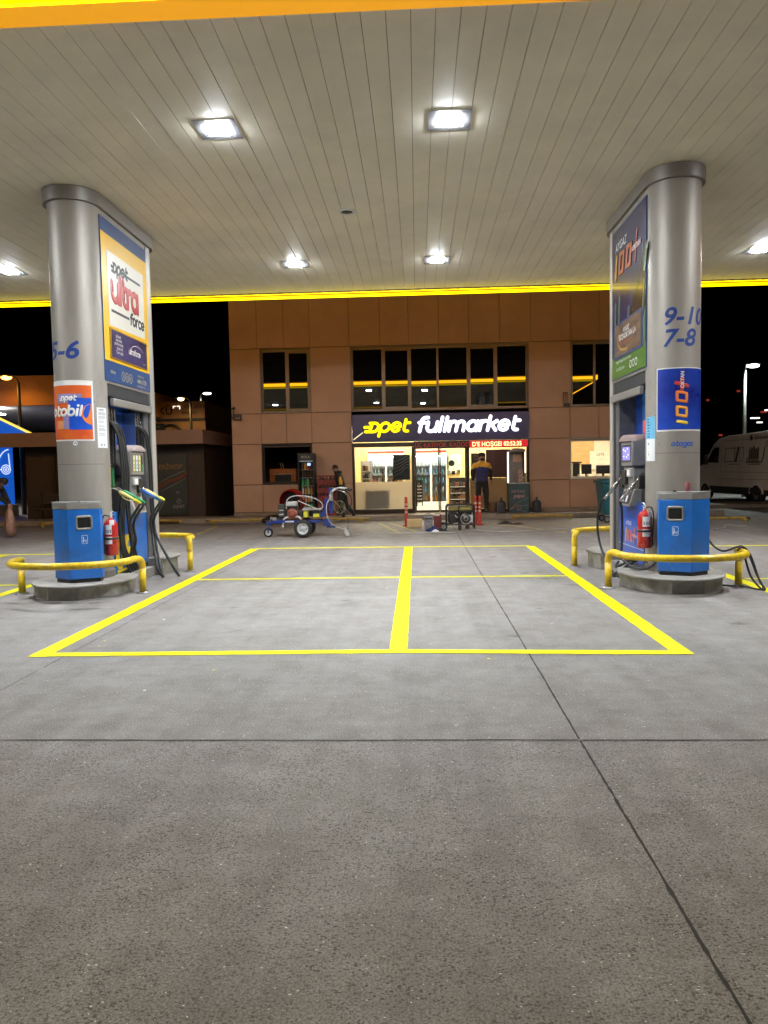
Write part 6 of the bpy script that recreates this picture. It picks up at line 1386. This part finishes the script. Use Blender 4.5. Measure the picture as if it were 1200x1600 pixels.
def ex_b(b):
    hand(b, (-.12, -.20, .94), (-1, 0, -.3), (0, 0, 1), 0); hand(b, (-.22, .20, .94), (-1, 0, -.3), (0, 0, 1), 0); face(b, (-.14, 0, 1.525), (-1, 0, -.2), 0, 4, .095)
skin_body('body', V, E, Rr, [M_skin, M_black, M_gold, M_shoe, M_hair], zone_b, pb_, ex_b)
q = MB(); q.lathe([(.096, 0), (.10, .03), (.088, .07), (.05, .10), (0, .108)], (-.128, 0, 1.525), 16); q.v = [v if v.x > -.20 or v.z > 1.57 else Vector((-.20, v.y, v.z)) for v in q.v]; q.build('hair', M_hair, pb_, local=True)
q = MB(); q.ell((-.03, 0, 1.415), .10, .115, .055); q.build('hood', M_black, pb_, local=True)
# bending person with a sack at the far left
pc = thing('person', 'person in dark clothes bending forward at the left edge, arm reaching down', 'person', (-10.33, 17.3, 0), rz=0)
V = [(-.25, 0, .90), (-.12, 0, 1.04), (.06, 0, 1.18), (.20, 0, 1.26), (.28, 0, 1.30), (.36, 0, 1.33), (.42, 0, 1.31),
     (.20, -.18, 1.20), (.36, -.20, .98), (.55, -.14, .80), (.20, .18, 1.20), (.30, .2, .96), (.46, .1, .80),
     (-.24, -.09, .80), (-.08, -.10, .46), (-.18, -.10, .10), (-.06, -.10, .045), (-.26, .09, .80), (-.12, .10, .46), (-.25, .10, .10), (-.13, .10, .045)]
def zone_c(c):
    if c.x > .27 and c.z > 1.19: return 0
    if c.z < .08: return 3
    return 1 if c.z > .86 or c.x > .05 else 2
def ex_c(b):
    hand(b, (.56, -.14, .79), (.35, .15, -1), (0, -1, .1), 0); hand(b, (.47, .1, .78), (.4, -.1, -1), (0, -1, .1), 0); face(b, (.39, 0, 1.31), (1, 0, -.7), 0, 4, .095)
skin_body('body', V, E, Rr, [M_skin, M_black, mat('cloth_dark_grey', (.03, .03, .035), .8), M_shoe, M_hair], zone_c, pc, ex_c)
q = MB(); q.ell((.37, 0, 1.365), .115, .1, .085, 0, 16, 10); q.build('hair', M_hair, pc, local=True)
sk_ = thing('sack', 'pinkish brown plastic sack hanging from the hand of the person bending at far left', 'sack', (-9.76, 17.15, 0))
q = MB(); r_ = random.Random(4); vs = []; n = 18; prof = [(.02, .76), (.035, .70), (.07, .62), (.10, .48), (.115, .32), (.12, .18), (.08, .07), (.02, .05)]
for i, (rr_, z) in enumerate(prof):
    for k in range(n): a = 2 * PI * k / n; f_ = 1 + .18 * math.sin(a * 5 + i) + r_.uniform(-.08, .08); vs.append((-9.76 + rr_ * f_ * math.cos(a) + .02 * i / 7, 17.15 + rr_ * f_ * math.sin(a), z))
q.add(vs, [(i * n + k, i * n + (k + 1) % n, (i + 1) * n + (k + 1) % n, (i + 1) * n + k) for i in range(len(prof) - 1) for k in range(n)], 0, True); q.build('sack_skin', mat('sack_pink_brown', (.42, .24, .17), .45, nscale=14, col2=(.22, .12, .09)), sk_)

# ================================================================ white van (local: +Y forward, left side at -X)
van = thing('parked_van', 'white high roof panel van parked at the right, seen from its left rear', 'van', (13.0, 25.6, 0), rz=R(5.5))
M_van = mat('van_white', (.84, .76, .70), .32, namt=.10, nscale=1.5, coat=.5); W_ = .98
prof = [(-.02, .50), (-.03, .9), (.0, 1.7), (.06, 2.35), (.16, 2.50), (.5, 2.56), (3.2, 2.50), (3.9, 2.40), (4.25, 2.22), (4.95, 1.48), (5.50, 1.22), (5.68, 1.0), (5.70, .50)]
q = MB(); vs = []; fs = []
secs = [(-1, 0), (-1, 1)]
n = len(prof)
def xw(z, inner): 
    t_ = 0 if z < 1.2 else min(1, (z - 1.2) / 1.35); return W_ - .10 * t_ ** 1.3 - (.0 if not inner else .0)
L_ = [(-xw(z, 0), y, z) for y, z in prof]; Rr_ = [(xw(z, 0), y, z) for y, z in prof]
q.add(L_ + Rr_, [tuple(range(n)), tuple(range(2 * n - 1, n - 1, -1))] + [(i, n + i, n + (i + 1) % n, (i + 1) % n) for i in range(n)])
bo = q.build('body', M_van, van, bevel=.07, segs=4, local=True)
q = MB(); q.box(-W_ + .03, W_ - .03, .05, 5.6, .30, .497); q.build('underbody', M_blk, van, local=True)
q = MB()
q.poly([(-4.35, 1.50), (-4.62, 1.52), (-4.20, 2.02), (-3.98, 2.08), (-3.72, 2.08), (-3.70, 1.48)], 0, 0)
old_v = q.v; q.v = [Vector((-xw(v.y, 0) - .006, -v.x, v.y)) for v in old_v]; q.build('side_window', mat('van_glass', (.008, .008, .010), .05, coat=.5), van, local=True, weld=False)
q = MB(); q.add([(-.80, 4.34, 2.16), (.80, 4.34, 2.16), (.88, 4.93, 1.54), (-.88, 4.93, 1.54)], [(0, 1, 2, 3)]); q.M = None
q.v = [v + Vector((0, .012, .014)) for v in q.v]; q.build('windscreen', MATS['van_glass'], van, local=True, weld=False)
q = MB()
for y in (.14, 2.05, 3.52):
    for i in range(8): z0 = .55 + .235 * i; z1 = z0 + .235; q.add([(-xw(z0, 0) - .003, y, z0), (-xw(z0, 0) - .003, y + .012, z0), (-xw(z1, 0) - .003, y + .012, z1), (-xw(z1, 0) - .003, y, z1)], [(0, 1, 2, 3)])
for z in (1.12, .86, 2.30): q.add([(-xw(z, 0) - .003, .2, z), (-xw(z, 0) - .003, 3.5, z), (-xw(z + .012, 0) - .003, 3.5, z + .012), (-xw(z + .012, 0) - .003, .2, z + .012)], [(0, 1, 2, 3)])
q.build('door_seam', mat('van_seam', (.12, .08, .06), .6), van, local=True, weld=False)
q = MB()
for a, b in ((.95, 1.75), (2.3, 2.9)): pass
def vside(mb, pts, r, closed=False, mi=0):
    # pts (y, z) drawn on the left flank
    for i in range(len(pts) - (0 if closed else 1)):
        a = pts[i]; b = pts[(i + 1) % len(pts)]; mb.tube([(-xw(a[1], 0) - .004, a[0], a[1]), (-xw(b[1], 0) - .004, b[0], b[1])], r, 6, mi)
q = MB()
vside(q, [(2.55, 1.52), (3.25, 1.52), (3.25, 2.02), (2.55, 2.02)], .012, True); vside(q, [(2.42, 1.50), (2.30, 2.05)], .05); vside(q, [(2.20, 1.52), (1.95, 1.52), (1.95, 2.02), (2.20, 2.02)], .010, True)
for k in range(5): vside(q, [(1.55 - .13 * k, 1.62), (1.55 - .13 * k, 1.95 + .06 * ((k * 7) % 3)), (1.49 - .13 * k, 1.95), (1.49 - .13 * k, 1.62)], .014)
for k in range(4): vside(q, [(1.62 - .2 * k + .07 * math.cos(a), 1.56 + .07 * math.sin(a)) for a in [i * PI / 5 for i in range(10)]], .014, True)
vside(q, [(1.72, 1.48), (.72, 1.48), (.62, 1.75), (.60, 2.02)], .016); vside(q, [(.50 + .07 * math.cos(a), 2.12 + .09 * math.sin(a)) for a in [i * PI / 5 for i in range(10)]], .010, True)
vside(q, [(2.9, 1.42), (2.2, 1.42)], .012); vside(q, [(1.6, 1.41), (.8, 1.41)], .012)
q.build('side_graphic', mat('van_print', (.06, .025, .02), .5), van, local=True)
q = MB(); q.M = Matrix(((0, 0, -1, -xw(2.3, 0) - .012), (-1, 0, 0, 0), (0, 1, 0, 0), (0, 0, 0, 1)))
q.text('Sahmpelin', .21, -1.32, 2.29, 0, bold=.012, shear=.3); q.poly([(-1.48 + .09 * math.cos(a), 2.35 + .10 * math.sin(a)) for a in [i * PI / 8 for i in range(16)]]); q.build('side_lettering', MATS['van_print'], van, local=True, weld=False)
q = MB(); q.box(-.96, -.82, -.065, .02, 1.0, 1.75); q.box(.82, .96, -.065, .02, 1.0, 1.75); q.build('tail_light', mat('tail_lamp', (.08, .012, .008), .3, coat=.5), van, local=True, bevel=.02)
q = MB(); q.box(-.97, -.80, -.01, .10, .95, 1.85); q.build('tail_light_surround', M_blk, van, local=True, bevel=.01)
q = MB(); q.box(-.97, .97, -.14, .02, .42, .62); q.box(-1.0, -.985, .9, 4.4, .42, .58); q.build('bumper', M_blk, van, local=True, bevel=.02)
q = MB(); q.box(-.27, .27, -.150, -.142, .46, .57); q.build('number_plate', M_pap, van, local=True)
q = MB(); q.lathe([(.0, 0), (.05, 0), (.05, .01), (0, .01)], (-.6, -.15, .60), 12, 0, 'Y'); q.build('reflector', M_red, van, local=True)
q = MB(); q.tube([(-1.0, 4.3, 1.50), (-1.16, 4.32, 1.56)], .02, 6); q.box(-1.26, -1.1, 4.28, 4.36, 1.42, 1.78); q.build('mirror', M_blk, van, local=True, bevel=.02)
for (x, y) in ((-.88, 1.05), (-.88, 4.75), (.88, 1.05), (.88, 4.75)):
    q = MB(); sg_ = -1 if x < 0 else 1
    q.lathe([(.20, -.11), (.31, -.11), (.345, -.07), (.345, .07), (.31, .11), (.20, .11)], (x, y, .345), 24, 0, 'X'); w_ = q.build('wheel', M_tyre, van, local=True)
    q = MB(); q.lathe([(0, sg_ * .05), (.05, sg_ * .07), (.12, sg_ * .04), (.20, sg_ * .10), (.205, -sg_ * .1)], (x, y, .345), 20, 0, 'X'); q.build('rim', M_gry, w_, local=True)
    q = MB(); q.tube([(x + sg_ * .095 * 1.0, y + .42 * math.cos(a), .36 + .42 * math.sin(a)) for a in [i * PI / 12 for i in range(13)]], .035, 8); q.build('wheel_arch', M_van, van, local=True)

# ================================================================ dark low building and car wash on the left
lb = thing('low_building', 'low dark building with flat pinkish brown fascia behind the left pump island', 'building', (-9.4, 21.6, 0))
q = MB()
for a, b in ((-16, -10.52), (-10.515, -8.2), (-8.195, -6.27)): q.box(a, b, 21.40, 21.5, 2.33, 2.745)
q.box(-6.37, -6.27, 21.505, 26.5, 2.33, 2.745); q.box(-16, -6.375, 21.505, 26.5, 2.60, 2.70)
q.build('fascia', mat('fascia_pink_brown', (.26, .15, .11), .55, namt=.1), lb, bevel=.006)
M_dw = mat('dark_brown_wall', (.045, .026, .018), .6, namt=.25)
q = MB(); q.box(-12.0, -6.45, 22.1, 22.2, .151, 2.598); q.box(-6.55, -6.45, 22.205, 26.4, 0, 2.598); q.build('wall', M_dw, lb)
q = MB(); q.box(-11.15, -11.05, 22.03, 22.098, .3, 2.25); q.box(-9.2, -9.1, 22.03, 22.098, .3, 2.25); q.box(-11.04, -9.21, 22.03, 22.098, 2.17, 2.25); q.box(-10.2, -10.12, 22.03, 22.098, .3, 2.165); q.build('window_frame', M_frD, lb)
q = MB(); q.box(-11.04, -10.205, 22.07, 22.09, .3, 2.16); q.box(-10.115, -9.21, 22.07, 22.09, .3, 2.16); q.build('window_pane', mat('dusty_dark_glass', (.05, .042, .033), .12, nscale=2, namt=.5, ior=1.6), lb)
q = MB(); q.box(-7.93, -6.98, 22.05, 22.095, .22, 2.05); pf = tag(q.build('wall_poster', mat('poster_slate_green', (.040, .048, .045), .4, nscale=1, namt=.15)), 'dim slate green poster with orange lettering and stripe on the dark building', 'poster')
q = MB(); q.M = frame((-7.45, 22.046, 0), (0, -1, 0)); q.text('ERİNOP', .20, -.40, 1.60, 0, mi=0, bold=.02, shear=.1); q.stroke([(-.42, 1.05), (-.1, 1.22), (.2, 1.3), (.44, 1.45)], .06, 1, False, .001)
q.stroke([(-.42, 1.18), (-.05, 1.36), (.44, 1.56)], .008, 2, False, .001); q.stroke([(-.35, .92), (0, 1.1), (.44, 1.32)], .008, 2, False, .001); q.text('55', .10, .12, .85, 0, mi=2, bold=.02); q.stroke(arc(.20, .62, .07, .07, 0, 360, 14)[:-1], .007, 2, True, .001); q.stroke([(.15, .58), (.25, .67)], .012, 2, False, .001)
lettering(q, 'Opet', .03, .42, .09, .12, .1, 2, .001)
q.build('poster_print', [mat('poster_amber', (.22, .11, .03), .5), mat('poster_rust', (.13, .04, .02), .5), mat('poster_pale', (.22, .20, .18), .5)], pf, weld=False)
bn = thing('bench', 'dark slatted bench against the low dark building at left', 'bench', (-10.9, 21.3, .151))
q = MB()
for k in range(4): q.box(-11.4, -10.2, 21.26 + .1 * k, 21.34 + .1 * k, .46, .49)
for k in range(3): q.box(-11.4, -10.2, 21.66, 21.69, .62 + .11 * k, .70 + .11 * k)
q.build('slats', mat('bench_wood', (.05, .035, .025), .6), bn, bevel=.004)
for x in (-11.3, -10.35):
    q = MB(); q.tube([(x, 21.26, .152), (x, 21.28, .45)], .02, 8); q.tube([(x, 21.66, .152), (x, 21.66, .98)], .02, 8); q.tube([(x, 21.28, .445), (x, 21.66, .445)], .018, 8); q.build('leg', M_blk, bn)
q = MB(); q.ell((-10.45, 21.4, .545), .16, .09, .055); tag(q.build('white_bag', mat('bag_pale', (.8, .62, .45), .5, bump=.3, bscale=10)), 'small pale bag lying on the dark bench', 'bag')
cw = thing('car_wash', 'blue car wash front, brightness painted in as glow, with a car outline, at the far left edge', 'car wash', (-17, 25, 0))
m_cb = mat('blue_wall_glow', (.01, .10, .50), .5, emit=(.008, .11, .62), es=.55, nscale=.6)  # wall colour given its own glow in place of light on its front
q = MB(); q.M = frame((-13.9, 26.9, 0), (0, -1, 0)); pts = [(-9, .42), (-1.24, .42), (-1.24, 2.72), (.0, 2.74), (0, 2.80), (-9, 7.3)]
vs = [(x, y, 0) for x, y in pts] + [(x, y, -.12) for x, y in pts]; n = len(pts)
q.add(vs, [tuple(range(n)), tuple(range(2 * n - 1, n - 1, -1))] + [(i, (i + 1) % n, n + (i + 1) % n, n + i) for i in range(n)]); q.build('blue_front', m_cb, cw)
q = MB(); q.tube([(-22.9, 26.84, 7.33), (-13.9, 26.84, 2.83)], .045, 8); q.build('gable_trim', emis('lit_trim_yellow', (1.0, .75, .12), .9), cw)
q = MB(); q.M = frame((-15.32, 26.86, 0), (0, -1, 0))
q.stroke(smooth([(-.28, 1.72, 0), (-.32, 1.78, 0), (-.28, 2.08, 0), (-.16, 2.30, 0), (-.02, 2.42, 0), (.10, 2.46, 0)], 4), .020, 0, False, .004); q.stroke([(-.32, 1.72), (-.20, 1.72)], .02, 0, False, .004)
q.stroke([(.10, 2.30), (.14, 1.72)], .020, 0, False, .004)
for r__ in (.17, .10, .03): q.stroke(arc(-.02, 1.72, r__, r__, 0, 360, 20)[:-1], .017, 0, True, .004)
q.build('car_outline', emis('lit_outline_white', (.75, .85, 1.0), .75), cw, weld=False)
q = MB(); q.box(-22, -15.05, 26.7, 27.1, .0, .40); q.build('plinth', M_conc, cw)
oc_ = thing('far_canopy', 'far orange-brown canopy with a grey plank underside beyond the low building, left', 'canopy', (-20, 34, 4.2))
q = MB(); q.box(-40, -12.6, 28.4, 28.6, 4.22, 5.38); q.box(-12.8, -12.6, 28.605, 46, 4.22, 5.38); q.build('fascia', mat('far_fascia_orange', (.55, .24, .03), .6, namt=.1), oc_)
q = MB()
for k in range(34): q.box(-40, -12.81, 28.62 + .52 * k, 28.62 + .52 * k + .46, 4.30, 4.34)
q.build('underside', mat('far_underside_grey', (.45, .43, .40), .6, namt=.15), oc_)
q = MB(); q.box(-40, -12.81, 28.6, 46, 4.40, 4.45); q.build('underside_deck', M_drk, oc_)
q = MB(); q.box(-20.4, -17.1, 29.9, 30.1, 4.02, 4.06); q.build('strip_lamp', emis('far_strip_lamp', (1.0, .97, .9), 60.0), oc_)
for x in (-19.5, -27): q = MB(); q.box(x, x + .3, 33, 33.3, 0, 4.3); q.build('post', M_gry, oc_)
# brown shop with a battery sign, lit by sodium lamps
ak = thing('roadside_shop', 'distant brown sodium-lit shop with AKÜ lettering, seen between the left pillar and the shop', 'building', (-12.5, 36, 0))
m_ak = mat('sodium_brown_wall', (.42, .22, .09), .7, namt=.2, nscale=1.2)
q = MB(); q.box(-16, -10.4, 36.0, 36.2, 4.15, 4.95); q.box(-16, -10.4, 36.05, 36.2, 3.2, 4.03); q.box(-16, -10.4, 36.2, 42, 0, 5.0); q.build('wall', m_ak, ak)
q = MB(); q.box(-16, -10.4, 35.98, 36.2, 4.035, 4.145); q.box(-12.9, -12.4, 35.85, 36.04, 3.3, 3.9); q.build('dark_band', M_drk, ak)
q = MB(); q.M = frame((-12.6, 35.97, 0), (0, -1, 0)); q.text('AKÜ', .52, -.45, 4.35, 0, bold=.02); q.text('OTO LASTİK', .22, 1.05, 4.62, 0); q.text('BALANS', .22, 1.05, 4.35, 0); q.build('lettering', mat('lettering_black', (.015, .01, .01), .6), ak, weld=False)
q = MB(); q.M = frame((-11.95, 35.96, 0), (0, -1, 0)); q.stroke([(.1, 4.74), (0, 4.74), (0, 4.66)], .022, 0, False, .004); q.stroke([(.2, 4.74), (.32, 4.74), (.32, 4.62)], .026, 0, False, .004); q.build('lit_mark', emis('far_lit_mark', (1, .9, .8), 1.2), ak, weld=False)
q = MB(); q.tube([(-12.1 + .55 * math.cos(a), 35.95, 3.35 + .5 * math.sin(a)) for a in [i * PI / 10 for i in range(11)]], .05, 8); q.build('round_awning', M_drk, ak)
tr = thing('bushy_tree', 'small dark tree in front of the distant brown shop', 'tree', (-13.05, 35, 0))
q = MB(); q.tube([(-13.05, 35, 0), (-13.0, 35, 2.2), (-12.9, 35.05, 3.4)], [.12, .09, .04], 8); q.tube([(-13.0, 35, 2.4), (-13.3, 34.9, 3.6)], [.06, .02], 6); q.build('trunk', mat('bark', (.05, .035, .025), .9), tr)
q = MB(); r_ = random.Random(5)
for i in range(1500):
    a, b = r_.uniform(0, 2 * PI), r_.uniform(-1, 1); rr_ = r_.random() ** .4; p = Vector((-13.1 + .75 * rr_ * math.cos(a) * math.sqrt(1 - b * b), 35 + .6 * rr_ * math.sin(a), 3.75 + .75 * rr_ * b))
    d = Vector((r_.uniform(-1, 1), r_.uniform(-1, 1), r_.uniform(-1, 1))).normalized() * .055; e = d.cross(Vector((r_.uniform(-1, 1), r_.uniform(-1, 1), 1))).normalized() * .03; q.quad(p - d, p + e, p + d, p - e)
q.build('crown', mat('leaf_dark', (.04, .05, .02), .7, namt=.4), tr, weld=False)
# ================================================================ street lamps
M_pd = mat('dark_lamp_pole', (.04, .035, .03), .6)
def street_lamp(x, y, h, lab, colr, e, watts, lum=.25, arm=.5, dir_=1, polem=None, cone=R(150)):
    t = thing('street_lamp', lab, 'street lamp', (x, y, 0), group=None)
    q = MB(); q.tube([(x, y, 0), (x, y, h * .5), (x, y, h)], [.09, .075, .05], 12); q.build('pole', polem or M_stl, t)
    q = MB(); q.tube(smooth([(x, y, h), (x + dir_ * arm * .4, y, h + .18), (x + dir_ * arm, y, h + .25)], 4), .03, 8); q.build('arm', polem or M_stl, t)
    hx = x + dir_ * (arm + .2)
    q = MB(); q.box(hx - .28, hx + .28, y - .14, y + .14, h + .21, h + .30); hd = q.build('head', M_gry, t, bevel=.03)
    q = MB(); q.ell((hx, y - .02, h + .19), lum, .15, .09); q.build('lens', emis('lens_' + lab[:12].replace(' ', '_'), colr, e), hd)
    ld = bpy.data.lights.new('lamp_light', 'SPOT'); ld.energy = watts; ld.color = colr; ld.spot_size = cone; ld.spot_blend = .6; ld.shadow_soft_size = .2
    lo = bpy.data.objects.new('lamp_light', ld); COL.objects.link(lo); lo.parent = t; lo.location = (hx - x, -.02, h + .02)
    return t
street_lamp(13.87, 32, 5.35, 'white-lit street lamp on a pale pole behind the white van, right', (.86, 1.0, .92), 14, 900, .27, .12)
street_lamp(-15.0, 27.4, 5.0, 'orange sodium street lamp at the far left above the distant canopy', (1.0, .45, .06), 9, 45, .20, .25, -1, M_pd, cone=R(178))
street_lamp(-10.6, 34.4, 4.75, 'warm street lamp above the distant brown shop, the right of two', (1.0, .68, .28), 9, 60, .15, .25, -1, M_pd, cone=R(178))
street_lamp(-15.3, 52, 6.85, 'small whitish far street lamp above the distant brown shop, the left of two', (1.0, .9, .75), 6, 150, .30, .3, 1)
# sodium lamp that lights the brown shop stands on the road before it
for k, (x, y, z, w_) in enumerate(((26.5, 60, 4.9, .5), (27.0, 60, 4.55, .3), (27.6, 60, 5.5, .22))):
    q = MB(); q.box(x, x + w_ * 1.4, y, y + .1, z, z + .10); pass
    tag(q.build('far_light', [emis('far_light_white', (1, .95, .9), 1.6), MATS.get('galvanised_steel')][0]), ['far white roadside light low beside the right lamp pole, brightest', 'second far white light just below the brightest one', 'reddish far light at the right edge above the van'][k], 'light')
bl = thing('dark_hillside_block', 'unlit dark building far behind the white van', 'building', (30, 75, 0))
q = MB(); q.box(18, 60, 75, 90, 0, 9); q.build('wall', mat('night_building', (.02, .016, .016), .8, namt=.3), bl)
q = MB()
for k in range(9):
    x = 28 + lt.uniform(0, 12); z = 3 + lt.uniform(0, 6); q.box(x, x + lt.uniform(.2, .6), 74.9, 74.95, z, z + .18)
q.build('lit_window', emis('far_window_red', (.7, .08, .05), .25), bl)
